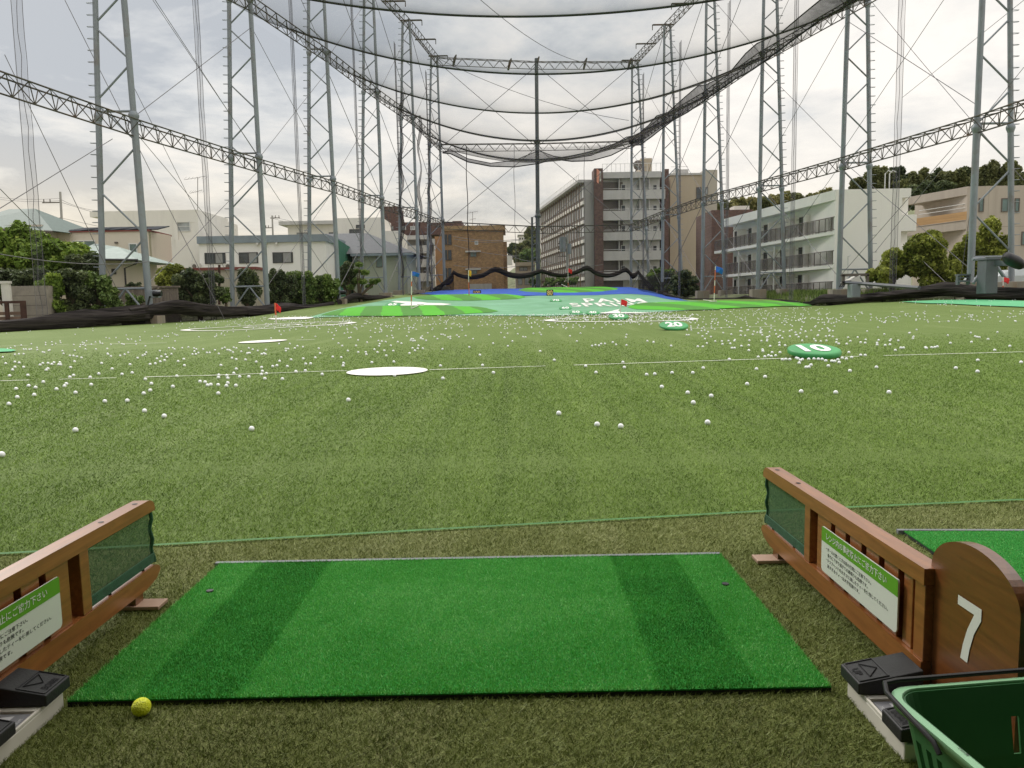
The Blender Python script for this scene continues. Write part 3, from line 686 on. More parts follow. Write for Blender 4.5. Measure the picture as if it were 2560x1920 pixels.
# ------------------------------------------------------------------ gathered black net along the foot of the walls
def rollmat():
    mt, t, b = base('black_gathered_net'); N = t.nodes.new; L = t.links.new
    b.inputs['Roughness'].default_value = .9; b.inputs['Specular IOR Level'].default_value = .1
    tc = N('ShaderNodeTexCoord'); mp = N('ShaderNodeMapping'); mp.inputs['Scale'].default_value = (.25, .25, 5.0); L(tc.outputs['Object'], mp.inputs[0])
    n = N('ShaderNodeTexNoise'); n.inputs['Scale'].default_value = 1.6; n.inputs['Detail'].default_value = 6; n.inputs['Distortion'].default_value = .8; L(mp.outputs[0], n.inputs[0])
    r = N('ShaderNodeValToRGB'); L(n.outputs['Fac'], r.inputs[0]); r.color_ramp.elements[0].position = .35; r.color_ramp.elements[1].position = .7
    r.color_ramp.elements[0].color = (.014, .012, .012, 1); r.color_ramp.elements[1].color = (.062, .053, .050, 1); L(r.outputs[0], b.inputs['Base Color'])
    bp = N('ShaderNodeBump'); bp.inputs['Strength'].default_value = .8; bp.inputs['Distance'].default_value = .15; L(n.outputs['Fac'], bp.inputs['Height']); L(bp.outputs[0], b.inputs['Normal'])
    return mt
M_ROLL = rollmat(); M_SKIRT = netmat('net_skirt', (.02, .018, .018), .62, .25, 1.5)
def wallray(k, x, y, W, inset=.8):
    """meet a pixel's direction with the wall line seen from above"""
    r = ray(k, x, y); tt = r.x/r.y; best = None
    for Y in np.arange(24, 103, .25):
        d = abs((wallx(W, Y)+(inset if W is WALL_L else -inset))/Y-tt)
        if best is None or d < best[0]: best = (d, Y)
    return best[1]
def roll(label, pts, skirt=True, wob=.10, fold=7):
    """pts: (centre, radius_z) along the roll"""
    C_ = []; R_ = []
    for q_ in range(len(pts)-1):
        (c0, r0), (c1, r1) = pts[q_], pts[q_+1]; m0 = (c1-pts[max(q_-1, 0)][0])*.5; m1 = (pts[min(q_+2, len(pts)-1)][0]-c0)*.5
        n = max(3, int((c1-c0).length/.6))
        for i in range(n):
            f = i/n; C_.append(c0*(2*f**3-3*f*f+1)+m0*(f**3-2*f*f+f)+c1*(3*f*f-2*f**3)+m1*(f**3-f*f)); R_.append(r0+(r1-r0)*f)
    C_.append(pts[-1][0]); R_.append(pts[-1][1])
    mb = MB(); rows = []; nn = 18
    for i, (c, r) in enumerate(zip(C_, R_)):
        d = (C_[min(i+1, len(C_)-1)]-C_[max(i-1, 0)]); d.z = 0; d.normalize(); s = Vector((-d.y, d.x, 0)); row = []
        for j in range(nn):
            a = 2*pi*j/nn; q = 1+wob*sin(a*3+i*.21)+wob*.7*sin(a*5-i*.13+1.3)+random.uniform(-.03, .03)
            row.append(c+s*(cos(a)*r*.8*q)+Vector((0, 0, sin(a)*r*q)))
        rows.append(row)
    mb.grid(rows, True); t = thing('gathered_net', label, 'net', tuple(C_[0]), 'gathered black nets round the foot of the cage')
    mb.build('roll', M_ROLL, t, True)
    if skirt:
        mb = MB(); up = [c-Vector((0, 0, r*.5)) for c, r in zip(C_, R_)]; lo = [Vector((c.x, c.y, h(c.x, c.y)-.02)) for c in C_]
        mb.grid([up, [(a+b)/2+Vector((random.uniform(-.1, .1), 0, 0)) for a, b in zip(up, lo)], lo]); mb.build('skirt', M_SKIRT, t, True)
    return t
def rp(k, W, data, Yf=None):
    res = []
    for x, yt, yb in data:
        Y = Yf if Yf else wallray(k, x, (yt+yb)/2, W); a = atY(k, x, yt, Y); b = atY(k, x, yb, Y); res.append(((a+b)/2, max(.12, (a.z-b.z)/2)))
    return res
Lr = rp('O', WALL_L, [(-900, 1300, 1500), (0, 1235, 1415), (500, 1195, 1395), (900, 1130, 1380), (1300, 1075, 1345), (1450, 1080, 1310), (1850, 1030, 1290), (2212, 990, 1250)]) + \
     rp('A', WALL_L, [(800, 1330-25, 1415), (1050, 1290, 1400), (1300, 1250, 1365), (1500, 1205, 1320), (1700, 1235, 1345), (1950, 1265, 1352), (2110, 1262, 1345)])[1:] + \
     rp('B', WALL_L, [(60, 1268, 1352), (200, 1262, 1352), (400, 1236, 1322), (560, 1248, 1335), (740, 1232, 1290), (860, 1205, 1262), (985, 1152, 1205), (1100, 1168, 1215), (1200, 1168, 1212), (1290, 1175, 1205), (1400, 1183, 1200)])
roll('thick roll of gathered black net along the left edge of the range', Lr)
Bl = rp('S', WALL_L, [(350, 1480, 1520), (600, 1440, 1500)]) + \
     rp('S', WALL_L, [(800, 1395, 1470), (950, 1320, 1420), (1050, 1245, 1300), (1130, 1180, 1300), (1190, 1080, 1240)], 99)
roll('loose dark net climbing up to the far left corner', Bl, True, .2)
BKS = 1.25
Bk = rp('S', None, [(1190, 1085, 1135), (1300, 1140, 1190), (1480, 1160, 1215), (1650, 1125, 1185), (1830, 1035, 1100)], 101.5) + \
     rp('C', None, [(250, 972, 1012), (350, 985, 1022), (450, 970, 1005), (530, 945, 975), (620, 972, 1002), (720, 984, 1010), (830, 955, 985), (925, 914, 950), (1000, 960, 992), (1090, 985, 1015), (1180, 970, 1000), (1262, 932, 965), (1320, 985, 1025), (1368, 952, 985)], 101.5)
roll('thick black roll of net hanging in scallops across the far back wall', [(c, r*BKS) for c, r in Bk], False, .05)
Br = rp('C', None, [(1368, 950, 985), (1410, 1000, 1050), (1460, 1060, 1110), (1520, 1110, 1150)], 96) + \
     rp('C', WALL_R, [(1620, 1155, 1180), (1750, 1188, 1206), (1900, 1196, 1214), (2212, 1190, 1212)]) + \
     rp('Q', WALL_R, [(-40, 895, 930), (90, 862, 918), (155, 842, 915), (230, 872, 918), (400, 905, 930), (700, 925, 950), (1000, 955, 985)])
roll('low dark net running along the right edge beside the blue flag green', Br, True, .12)
Rr = rp('Q', WALL_R, [(1040, 955, 985), (1150, 935, 1005), (1250, 880, 985), (1370, 835, 975), (1600, 850, 975), (1900, 845, 960), (2212, 800, 945)]) + \
     rp('R', WALL_R, [(300, 940, 1050), (600, 890, 1030), (900, 840, 1010), (1150, 790, 985), (1500, 845, 1020), (1900, 870, 1050), (2300, 880, 1065), (2700, 900, 1085)])
roll('thick roll of gathered black net along the right front edge', Rr)
# dark gauze hanging between roll and right wall at the far corner
mb = MB(); T = []; B = []
for x, yt, yb in ((1365, 960, 1120), (1420, 1010, 1140), (1480, 1000, 1160), (1600, 960, 1180), (1700, 960, 1195), (1800, 1000, 1205), (1880, 1120, 1212)):
    T.append(atY('C', x, yt, 92)); B.append(atY('C', x, yb, 90))
mb.grid([T, [(a+b)/2+Vector((.2, -.5, 0)) for a, b in zip(T, B)], B]); tag(mb.build('gauze_net', netmat('dark_gauze', (.03, .03, .03), .5, .4, .5), smooth=True), 'dark loose net sheet over the bushes at the far right corner', 'net')

# ================================================================== BUILDINGS
def brick(name, c1, c2, mortar, sc=6, bw=.22, rh=.08):
    mt, t, b = base(name); N = t.nodes.new; L = t.links.new; b.inputs['Roughness'].default_value = .85
    tc = N('ShaderNodeTexCoord'); mp = N('ShaderNodeMapping'); mp.inputs['Rotation'].default_value = (pi/2, 0, 0); L(tc.outputs['Object'], mp.inputs[0])
    br = N('ShaderNodeTexBrick'); br.inputs['Scale'].default_value = 1.0; br.inputs['Brick Width'].default_value = bw*sc/4; br.inputs['Row Height'].default_value = rh*sc/4
    br.inputs['Mortar Size'].default_value = .012*sc/4; br.inputs['Color1'].default_value = (*c1, 1); br.inputs['Color2'].default_value = (*c2, 1); br.inputs['Mortar'].default_value = (*mortar, 1)
    L(mp.outputs[0], br.inputs['Vector'])
    n = N('ShaderNodeTexNoise'); n.inputs['Scale'].default_value = 2.4; n.inputs['Detail'].default_value = 8; n.inputs['Roughness'].default_value = .8; L(tc.outputs['Object'], n.inputs[0])
    r = N('ShaderNodeValToRGB'); L(n.outputs['Fac'], r.inputs[0]); r.color_ramp.elements[0].position = .35; r.color_ramp.elements[1].position = .65
    r.color_ramp.elements[0].color = (.6, .6, .6, 1); r.color_ramp.elements[1].color = (1.25, 1.2, 1.15, 1)
    mx = N('ShaderNodeMixRGB'); mx.blend_type = 'MULTIPLY'; mx.inputs[0].default_value = 1; L(br.outputs[0], mx.inputs[1]); L(r.outputs[0], mx.inputs[2]); L(mx.outputs[0], b.inputs['Base Color'])
    return mt
ST = (.22, .20, .17)
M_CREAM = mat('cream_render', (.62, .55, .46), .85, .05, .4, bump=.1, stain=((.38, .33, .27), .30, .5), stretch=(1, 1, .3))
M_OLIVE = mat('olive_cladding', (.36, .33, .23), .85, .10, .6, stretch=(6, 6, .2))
M_BWHITE = mat('white_render', (.74, .71, .65), .85, .05, .4, bump=.1, stain=((.42, .40, .36), .35, .45), stretch=(1, 1, .25))
M_WWHITE = mat('clean_white_render', (.80, .78, .74), .85, .04, .5, stain=((.50, .48, .45), .25, .5), stretch=(1, 1, .25))
M_GREYW = mat('grey_concrete', (.33, .32, .30), .85, .10, .7, bump=.2, stain=((.20, .19, .17), .5, .6), stretch=(1, 1, .3))
M_LCONC = mat('light_concrete', (.48, .47, .45), .85, .06, .7, bump=.2, stain=((.26, .25, .23), .45, .8), stretch=(1, 1, .3))
M_DWALL = mat('recessed_wall', (.60, .595, .57), .85, .08, .8)
M_BEIGE = mat('beige_render', (.43, .36, .27), .85, .07, .6, stain=((.30, .24, .17), .4, .5), stretch=(1, 1, .3))
M_TAUPE = mat('taupe_panels', (.45, .39, .33), .85, .06, .5, stain=((.30, .25, .21), .3, .6), stretch=(3, 3, .2))
M_GREENW = mat('pale_green_cladding', (.36, .38, .30), .85, .06, .6, stretch=(3, 3, .2))
M_BROWNT = brick('brown_tile', (.13, .075, .065), (.18, .11, .095), (.09, .06, .05))
M_TANT = brick('tan_tile', (.38, .23, .10), (.28, .16, .07), (.24, .17, .10), 8)
M_ROOFG = mat('green_grey_roof', (.105, .145, .13), .7, .1, 2, stretch=(1, 1, 6))
M_ROOFD = mat('dark_grey_roof', (.115, .12, .128), .7, .1, 2, stretch=(1, 1, 6))
M_TRIM = mat('slate_blue_trim', (.22, .26, .29), .6, .08, 2)
M_WOODB = mat('balcony_wood', (.45, .27, .12), .7, .2, 2, stretch=(.2, .2, 8))
M_RUST = mat('rusty_steel', (.06, .028, .02), .85, .35, 2.5, stain=((.05, .03, .03), .8, 1.5))
M_GLASS = glassmat('window_glass', (.055, .065, .07)); M_GLASSL = glassmat('curtained_glass', (.30, .32, .32), .3); M_GLASSB = glassmat('green_blue_glass', (.10, .16, .15))
M_CURT = mat('curtain_cloth', (.28, .28, .27), .5, .12, 6, stretch=(8, 8, .5)); M_FRW = mat('white_frame', (.66, .66, .64), .6, .05, 3); M_FRD = mat('dark_frame', (.05, .045, .045), .5, .1, 3); M_FRB = mat('bronze_frame', (.12, .10, .085), .5, .1, 3)
M_FRBR = mat('brown_fin', (.20, .13, .085), .7, .15, 1.5)
M_ACW = mat('appliance_white', (.60, .58, .53), .6, .06, 3); M_CORR = mat('corrugated_sheet', (.42, .38, .30), .75, .1, 1, stretch=(8, 8, .2)); M_REDTRIM = mat('red_brown_trim', (.20, .06, .05), .7, .1, 2)
M_RAIL = mat('grey_balcony_panel', (.20, .175, .16), .6, .08, 2); M_DGREEN = mat('green_corrugated', (.04, .16, .10), .7, .2, 1, stretch=(6, 6, .2))

class Wall:
    def __init__(s, p0, p1):                      # XY points, seen left to right from the tee
        s.a = Vector((p0[0], p0[1], 0)); s.b = Vector((p1[0], p1[1], 0)); s.u = (s.b-s.a).normalized(); s.len = (s.b-s.a).length; s.n = Vector((s.u.y, -s.u.x, 0))
    def hit(s, k, x, y):
        r = ray(k, x, y); o = Vector((0, 0, CH)); t = (s.a-o).dot(s.n)/r.dot(s.n); p = o+r*t; return (p-s.a).dot(s.u), p.z
    def rect(s, k, x0, y0, x1, y1):
        xm, ym = (x0+x1)/2, (y0+y1)/2
        return s.hit(k, x0, ym)[0], s.hit(k, x1, ym)[0], s.hit(k, xm, y1)[1], s.hit(k, xm, y0)[1]
    def P(s, u, z, d=0.0): p = s.a+s.u*u+s.n*d; return Vector((p.x, p.y, z))
    def box(s, mb, u0, u1, z0, z1, d0, d1):
        q = [s.P(u0, z0, d1), s.P(u1, z0, d1), s.P(u1, z0, d0), s.P(u0, z0, d0)]; mb.box8([*q, *[Vector((v.x, v.y, z1)) for v in q]])
def mass(parent, wall, z0, z1, depth, mt, u0=0, u1=None, name='wall', d=0.0):
    mb = MB(); wall.box(mb, u0, wall.len if u1 is None else u1, z0, z1, -depth, d); return mb.build(name, mt, parent)
def win(parent, wall, k, x0, y0, x1, y1, fr=M_FRD, gl=M_GLASS, mull=1, sill=False, rails=0, name='window'):
    return winr(parent, wall, wall.rect(k, x0, y0, x1, y1), fr, gl, mull, sill, rails, name)
def winr(parent, wall, R, fr=M_FRD, gl=M_GLASS, mull=1, sill=False, rails=0, name='window'):
    u0, u1, z0, z1 = R; f = .07; mb = MB()
    wall.box(mb, u0, u1, z1-f, z1, .0, .07); wall.box(mb, u0, u1, z0, z0+f, .0, .07); wall.box(mb, u0, u0+f, z0+f, z1-f, .0, .07); wall.box(mb, u1-f, u1, z0+f, z1-f, .0, .07)
    for i in range(mull): c = u0+(u1-u0)*(i+1)/(mull+1); wall.box(mb, c-f/2, c+f/2, z0+f, z1-f, .0, .06)
    for i in range(rails): c = z0+(z1-z0)*(i+1)/(rails+1); wall.box(mb, u0+f, u1-f, c-.03, c+.03, .0, .055)
    if sill: wall.box(mb, u0-.06, u1+.06, z0-.08, z0, 0, .14)
    o = mb.build(name, fr, parent); mb = MB(); wall.box(mb, u0+f*.5, u1-f*.5, z0+f*.5, z1-f*.5, -.02, .03); mb.build('pane', gl, o)
    if mull == 1 and gl is M_GLASS and u1-u0 > .9:
        mb = MB(); c = (u0+u1)/2; wall.box(mb, c+f*.6, c+(u1-c-f)*random.uniform(.45, .95), z0+f, z1-f, .0, .036); mb.build('curtain', M_CURT, o)
    return o
def bld(name, label, cat, wall, gz=0.0): p = wall.P(wall.len/2, gz); return thing(name, label, cat, tuple(p))
def frontal(k, xl, xr, y, Y): a = atY(k, xl, y, Y); b = atY(k, xr, y, Y); return Wall(a.xy, b.xy)
def zat(k, x, y, Y): return atY(k, x, y, Y).z

# --- left: house with the green roof, far left
w_ = frontal('A', -260, 520, 600, 60); t = bld('house', 'house with a low green hipped roof at the far left above the trees', 'house', w_)
zt = zat('A', 200, 560, 60); mass(t, w_, -.2, zt, 8, M_CREAM, u1=w_.hit('A', 355, 600)[0])
mb = MB(); e0, e1 = w_.P(-1, zt-.1, .7), w_.P(w_.hit('A', 500, 600)[0], zt-.55, .7); b0, b1 = w_.P(-1, zt, -8.5), w_.P(w_.len-.3, zt-.4, -8.5); rz = zat('A', 30, 425, 64)
r0, r1 = w_.P(w_.hit('A', -200, 500)[0], rz, -4), w_.P(w_.hit('A', 35, 500)[0], rz, -4)
mb.poly([e0, e1, r1, r0]); mb.poly([e1, b1, r1]); mb.poly([b1, b0, r0, r1]); mb.poly([b0, e0, r0]); mb.poly([e0, b0, b1, e1]); mb.build('roof', M_ROOFG, t)
mb = MB(); mb.tube([e0+Vector((0, 0, -.08)), e1+Vector((0, 0, -.08))], .09, 6); mb.build('gutter', M_FRB, t)
# --- two-storey cream house with solar panels
w_ = frontal('A', 340, 1292, 800, 62); t = bld('house', 'cream two-storey house with solar panels on its flat roof, behind the left hedge', 'house', w_)
zt = zat('A', 900, 622, 62); mass(t, w_, -.2, zt, 4.1, M_CREAM)
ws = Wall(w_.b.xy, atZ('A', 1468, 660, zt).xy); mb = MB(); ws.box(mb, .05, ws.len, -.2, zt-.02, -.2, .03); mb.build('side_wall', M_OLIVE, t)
mb = MB(); ws.box(mb, -.1, ws.len+.1, zt-.02, zt+.12, -.3, .12); w_.box(mb, -.1, w_.len+.0, zt, zt+.10, -.3, .10); mb.build('parapet_cap', M_REDTRIM, t)
M_SOLAR = mat('solar_panel_dark', (.02, .025, .035), .8, .1, 2, spec=.1)
for i in range(5):
    u = w_.hit('A', 530+i*142, 600)[0]; mb = MB(); p = [w_.P(u, zt+.12, -.3), w_.P(u+2.3, zt+.12, -.3), w_.P(u+2.9, zt+.42, -1.1), w_.P(u+1.3, zt+.42, -1.1)]
    mb.box8([q for q in p]+[q+Vector((0, 0, .07)) for q in p]); mb.build('solar_panel', M_SOLAR, t)
win(t, w_, 'A', 628, 695, 828, 795, M_FRW, M_GLASSB, 1); win(t, w_, 'A', 1118, 720, 1190, 858, M_FRW, M_GLASSB, 0)
mb = MB(); w_.box(mb, w_.hit('A', 1006, 700)[0]-.1, w_.hit('A', 1006, 700)[0]+.12, zat('A', 1006, 722, 62), zat('A', 1006, 708, 62), 0, .15); mb.build('wall_vent', M_FRB, t)
# --- small low annex with pale roof
w_ = frontal('A', 700, 1075, 950, 54); t = bld('house', 'small low house with a pale green roof and black downpipe beside the first left pylon', 'house', w_)
zt = zat('A', 1000, 868, 54); mass(t, w_, -.2, zt, 5, M_CREAM)
mb = MB(); e0, e1 = w_.P(-.8, zt+.1, .9), w_.P(w_.len+1.4, zt-.05, .9); r0, r1 = w_.P(0, zt+1.35, -2), w_.P(w_.hit('A', 900, 850)[0], zt+1.1, -2)
b0, b1 = w_.P(-.8, zt, -5.3), w_.P(w_.len+1.6, zt-.1, -5.3); mb.poly([e0, e1, r1, r0]); mb.poly([e1, b1, r1]); mb.poly([b1, b0, r0, r1]); mb.poly([e0, b0, b1, e1]); mb.build('roof', mat('pale_green_roof', (.27, .33, .30), .7, .08, 2), t)
mb = MB(); mb.tube([e0, e1], .08, 6); a = w_.P(w_.len+1.2, zt-.3, .8); mb.tube([e1, a, w_.P(w_.len+.1, zt-.55, .15), w_.P(w_.len+.1, 0, .15)], .06, 6); mb.build('downpipe', M_FRD, t)
win(t, w_, 'A', 968, 940, 1004, 988, M_FRD, M_GLASS, 0)
# --- white three-storey block with the terrace
w_ = frontal('A', 905, 1722, 700, 84); t = bld('apartment_building', 'white three-storey building with a sloping terrace side and roof aerial, left of centre', 'building', w_)
zt = zat('A', 1300, 436, 84); mass(t, w_, 0, zt, 9, M_BWHITE)
mb = MB(); w_.box(mb, w_.hit('A', 775, 460)[0], .0, zat('A', 840, 492, 84), zt, -4, .0); mb.build('eaves_block', M_BWHITE, t)
c2 = atZ('A', 2052, 560, zt); ws = Wall(w_.b.xy, c2.xy)
mb = MB()                                          # side wall with two terrace openings left between bands
uo = [ws.hit('A', x, 620)[0] for x in (1735, 1890, 1912, 2000)]
zlo, zhi = ws.hit('A', 1735, 680)[1]-.2, ws.hit('A', 1735, 545)[1]
ws.box(mb, .02, ws.len, zhi, zt-.03, -2.5, .01); ws.box(mb, .02, ws.len, 0, zlo, -2.5, .01)
ws.box(mb, uo[1], uo[2], zlo, zhi, -2.5, .01); ws.box(mb, uo[3], ws.len, zlo, zhi, -2.5, .01); ws.box(mb, .02, ws.len-.02, zlo, zhi, -2.6, -2.2); mb.build('side_wall', M_BWHITE, t)
mb = MB()
for a, b in ((uo[0], uo[1]), (uo[2], uo[3])):
    mb.tube([ws.P(a, zlo+.9, -.1), ws.P(b, zlo+.9, -.1)], .04, 5); mb.tube([ws.P(a, zlo+.6, -.1), ws.P(b, zlo+.6, -.1)], .03, 5)
mb.build('terrace_rail', M_FRW, t)
mb = MB(); ws.box(mb, uo[0]+.5, uo[0]+1.4, zlo, zlo+2.0, -2.2, -2.12); ws.box(mb, uo[2]+.4, uo[2]+1.3, zlo, zlo+2.0, -2.2, -2.12); mb.build('terrace_door', M_GLASS, t)
win(t, w_, 'A', 1530, 530, 1645, 617, M_FRW, M_GLASSL, 0, rails=1); win(t, w_, 'A', 1547, 792, 1603, 878, M_FRW, M_GLASS, 0, rails=1); win(t, w_, 'A', 1610, 792, 1665, 878, M_FRW, M_GLASS, 0, rails=1)
def aerial(k, x, yb, yt, Y, label):
    a = atY(k, x, yb, Y); b = atY(k, x, yt, Y); hh = b.z-a.z; mb = MB(); mb.tube([a, b], .035, 5)
    for fz, ln in ((.97, 1.0), (.55, .6)):
        z = a.z+hh*fz; mb.tube([Vector((a.x-hh*.36*ln, Y, z-.15)), Vector((a.x+hh*.36*ln, Y-.3, z+.15))], .02, 4)
        for i in range(7): q = Vector((a.x-hh*.33*ln+hh*.11*i*ln, Y, z)); mb.tube([q+Vector((0, -.35, -.18)), q+Vector((0, .35, .2))], .014, 3)
    tag(mb.build('roof_aerial', M_FRB), label, 'aerial', 'television aerials on the roofs')
aerial('A', 1708, 430, 148, 84, 'large aerial on the roof of the white three-storey building')
aerial('B', 2010, 592, 448, 124, 'aerial standing above the tan tiled building')
# --- long white wing with dark windows
wl_ = frontal('A', 1722, 2212, 800, 82); xr = atY('B', 742, 830, 82); w_ = Wall(atY('A', 1722, 800, 82).xy, xr.xy)
t = bld('long_building', 'long low white wing with a slate trim and dark sliding windows', 'building', w_)
zt = zat('B', 100, 716, 82); mass(t, w_, 0, zt, 9, M_WWHITE); mb = MB(); w_.box(mb, -.1, w_.len+.2, zt, zt+.75, -9.2, .25); mb.build('roof_edge', M_TRIM, t)
for k, a in (('A', (1770, 802, 1950, 897)), ('B', (-150, 800, 0, 893)), ('B', (0-8, 798, 157, 893)), ('B', (283, 797, 458, 890))):
    if a[0] == -150: continue
    win(t, w_, k, *a, M_FRD, M_GLASS, 1)
win(t, w_, 'A', 2052, 798, 2212, 893, M_FRD, M_GLASS, 1) if 0 else None
for k, x0, y0, x1, y1 in (('A', 1668, 896, 1740, 945), ('A', 1955, 896, 2030, 945)):
    Rr_ = w_.rect(k, x0, y0, x1, y1); mb = MB(); w_.box(mb, Rr_[0], Rr_[1], Rr_[2], Rr_[3], .1, .5); o = mb.build('air_conditioner', M_ACW, t)
    mb = MB(); c = w_.P((Rr_[0]*.62+Rr_[1]*.38), (Rr_[2]+Rr_[3])/2, .51); rr = (Rr_[3]-Rr_[2])*.38
    mb.poly([c+w_.u*(rr*cos(a_*pi/10))+Vector((0, 0, rr*sin(a_*pi/10)))+w_.n*.005 for a_ in range(20)]); mb.build('fan_grille', M_FRB, o)
mb = MB()
for x in (155, 225, 320): u = w_.hit('B', x, 715)[0]; w_.box(mb, u-.12, u+.12, zt-.25, zt-.02, 0, .3)
mb.build('eaves_lamps', M_ACW, t)
# --- corrugated store with red edge
w_ = frontal('A', 1300, 2212, 1050, 66); t = bld('shed', 'low corrugated shed wall with a red-brown top edge behind the left bushes', 'shed', w_); zt = zat('A', 1500, 958, 66)
mass(t, w_, -.3, zt, 3, M_CORR); mb = MB(); w_.box(mb, -.1, w_.len+.1, zt, zt+.22, -3.1, .15); mb.build('roof_edge', M_REDTRIM, t)
# --- timber fence and block wall, gate
w_ = frontal('A', 930, 1560, 1150, 47.5); t = bld('timber_fence', 'weathered grey timber fence behind the foot of the first left pylon', 'fence', w_); mb = MB(); zt = zat('A', 1100, 1112, 47.5)
i = 0.0
while i < w_.len-.14: w_.box(mb, i, i+.13, -.2, zt+random.uniform(-.02, .02), 0, .03); i += .14
M_OLDW = mat('weathered_wood', (.20, .165, .135), .9, .25, 2, stretch=(4, 4, .3)); mb.build('boards', M_OLDW, t); mb = MB(); w_.box(mb, -.1, w_.len, zt+.02, zt+.12, -.05, .12); w_.box(mb, -.1, w_.len, -.2, .55, .04, .3); mb.build('rail', M_OLDW, t)
w_ = frontal('O', 175, 700, 900, 39.5); t = bld('block_wall', 'stained concrete block wall at the left edge by the rusty gate', 'wall', w_)
zt = zat('O', 400, 705, 39.5); mass(t, w_, -.3, zt, 1.2, mat('block_concrete', (.27, .24, .20), .92, .2, 1.2, bump=.5, stain=((.13, .11, .09), .8, 1.1)))
mb = MB()
for j in range(1, 5): z = zt-j*(zt+.2)/5; w_.box(mb, .0, w_.len, z-.012, z+.012, 0, .004)
mb.build('joints', mat('mortar', (.12, .10, .09), .95), t)
w_ = frontal('O', -700, 400, 1080, 37.8); t = bld('gate', 'low rusty brown steel gate at the far left in front of the block wall', 'gate', w_)
zt = zat('O', 200, 935, 37.8); zb = zat('O', 200, 1240, 37.8); mb = MB(); w_.box(mb, 0, w_.len, zt-.12, zt, -.05, .05); w_.box(mb, w_.len-.25, w_.len, zb-.2, zt-.12, -.05, .05)
for x in (110, -200, -500): u = w_.hit('O', x, 1080)[0]; w_.box(mb, u-.09, u+.09, zb-.2, zt-.12, -.05, .05)
mb.build('frame', M_RUST, t); mb = MB(); z = zb-.2
while z < zt-.5: w_.box(mb, .02, w_.len-.26, z, z+.16, -.03, .0); z += .24
mb.build('slats', mat('rusty_slat', (.15, .095, .07), .9, .3, 2.5), t)
a = atY('O', 112, 935, 38.6); mb = MB(); mb.tube([Vector((a.x, a.y, -.1)), a+Vector((0, 0, .85))], .22, 10); mb.tube([a+Vector((0, 0, .85)), a+Vector((0, 0, .97))], .27, 10); tag(mb.build('white_post', M_ACW), 'short white capped post behind the rusty gate', 'post')
# --- pale building behind the pylons, mid left
w_ = frontal('B', 415, 835, 640, 112); t = bld('house', 'pale grey house with overhanging flat roof behind the long white wing', 'house', w_); zt = zat('B', 600, 562, 112); mass(t, w_, 1, zt, 8, M_BWHITE)
mb = MB(); w_.box(mb, w_.hit('B', 350, 560)[0], w_.len, zt, zt+.5, -8, .9); mb.build('roof', M_LCONC, t); win(t, w_, 'B', 492, 628, 585, 682, M_FRD, M_GLASSL, 1); win(t, w_, 'B', 768, 625, 860-30, 645, M_FRD, M_GLASS, 1)
w_ = frontal('B', 835, 1232, 640, 108); t = bld('house', 'pale grey stepped house between the third and fourth left pylons', 'house', w_); zt = zat('B', 1000, 500, 108); mass(t, w_, 1, zt, 8, M_BWHITE)
win(t, w_, 'B', 945, 598, 1045, 650, M_FRD, M_GLASS, 0); win(t, w_, 'B', 1003, 560, 1078, 590, M_FRD, M_GLASS, 0)
mb = MB(); w_.box(mb, w_.len, w_.hit('B', 1380, 700)[0], 1, zat('B', 1300, 612, 108), -8, -.1); mb.build('side_block', M_BWHITE, t)
# --- green house with grey hip roof
w_ = frontal('B', 972, 1440, 900, 90); t = bld('house', 'pale green house under a wide dark grey hip roof', 'house', w_); ze = zat('B', 1200, 808, 90); mass(t, w_, 0, ze, 9, M_GREENW)
zr = zat('B', 700, 645, 96); e0, e1 = w_.P(w_.hit('B', 600, 800)[0], ze, .7), w_.P(w_.hit('B', 1490, 800)[0], ze, .7); r0, r1 = w_.P(w_.hit('B', 650, 700)[0], zr, -5), w_.P(w_.hit('B', 1010, 700)[0]+.3, zr, -5); b0, b1 = w_.P(w_.hit('B', 600, 800)[0], ze, -10), w_.P(w_.len+1.5, ze, -10)
mb = MB(); mb.poly([e0, e1, r1, r0]); mb.poly([e1, b1, r1]); mb.poly([b1, b0, r0, r1]); mb.poly([b0, e0, r0]); mb.poly([e0, b0, b1, e1]); mb.build('roof', M_ROOFD, t)
mb = MB(); w_.box(mb, w_.hit('B', 965, 800)[0], w_.len+.9, ze-.30, ze-.04, .5, .75); mb.build('fascia', M_TRIM, t)
win(t, w_, 'B', 975, 832, 1022, 895, M_FRB, M_GLASSB, 0); win(t, w_, 'B', 1176, 835, 1232, 928, M_FRB, M_GLASSB, 0)
mb = MB(); u0, u1 = w_.hit('B', 1060, 1080)[0], w_.hit('B', 1390, 1080)[0]; w_.box(mb, u0, u1, ze-5.9, ze-5.3, .2, 1.5); w_.box(mb, u0+.1, u1-.1, .5, ze-5.9, .2, 1.2); mb.build('porch', M_LCONC, t)
w_ = Wall(atY('B', 845, 780, 86).xy, atY('B', 972, 850, 92).xy); t = bld('screen_wall', 'dark green corrugated screen beside the green house', 'screen', w_)
mb = MB(); a, b = zat('B', 845, 684, 86), zat('B', 972, 762, 92); q = [w_.P(0, 1, 0), w_.P(w_.len, 1, 0), w_.P(w_.len, 1, -.3), w_.P(0, 1, -.3)]; mb.box8(q+[Vector((v.x, v.y, z)) for v, z in zip(q, (a, b, b, a))]); mb.build('panel', M_DGREEN, t)
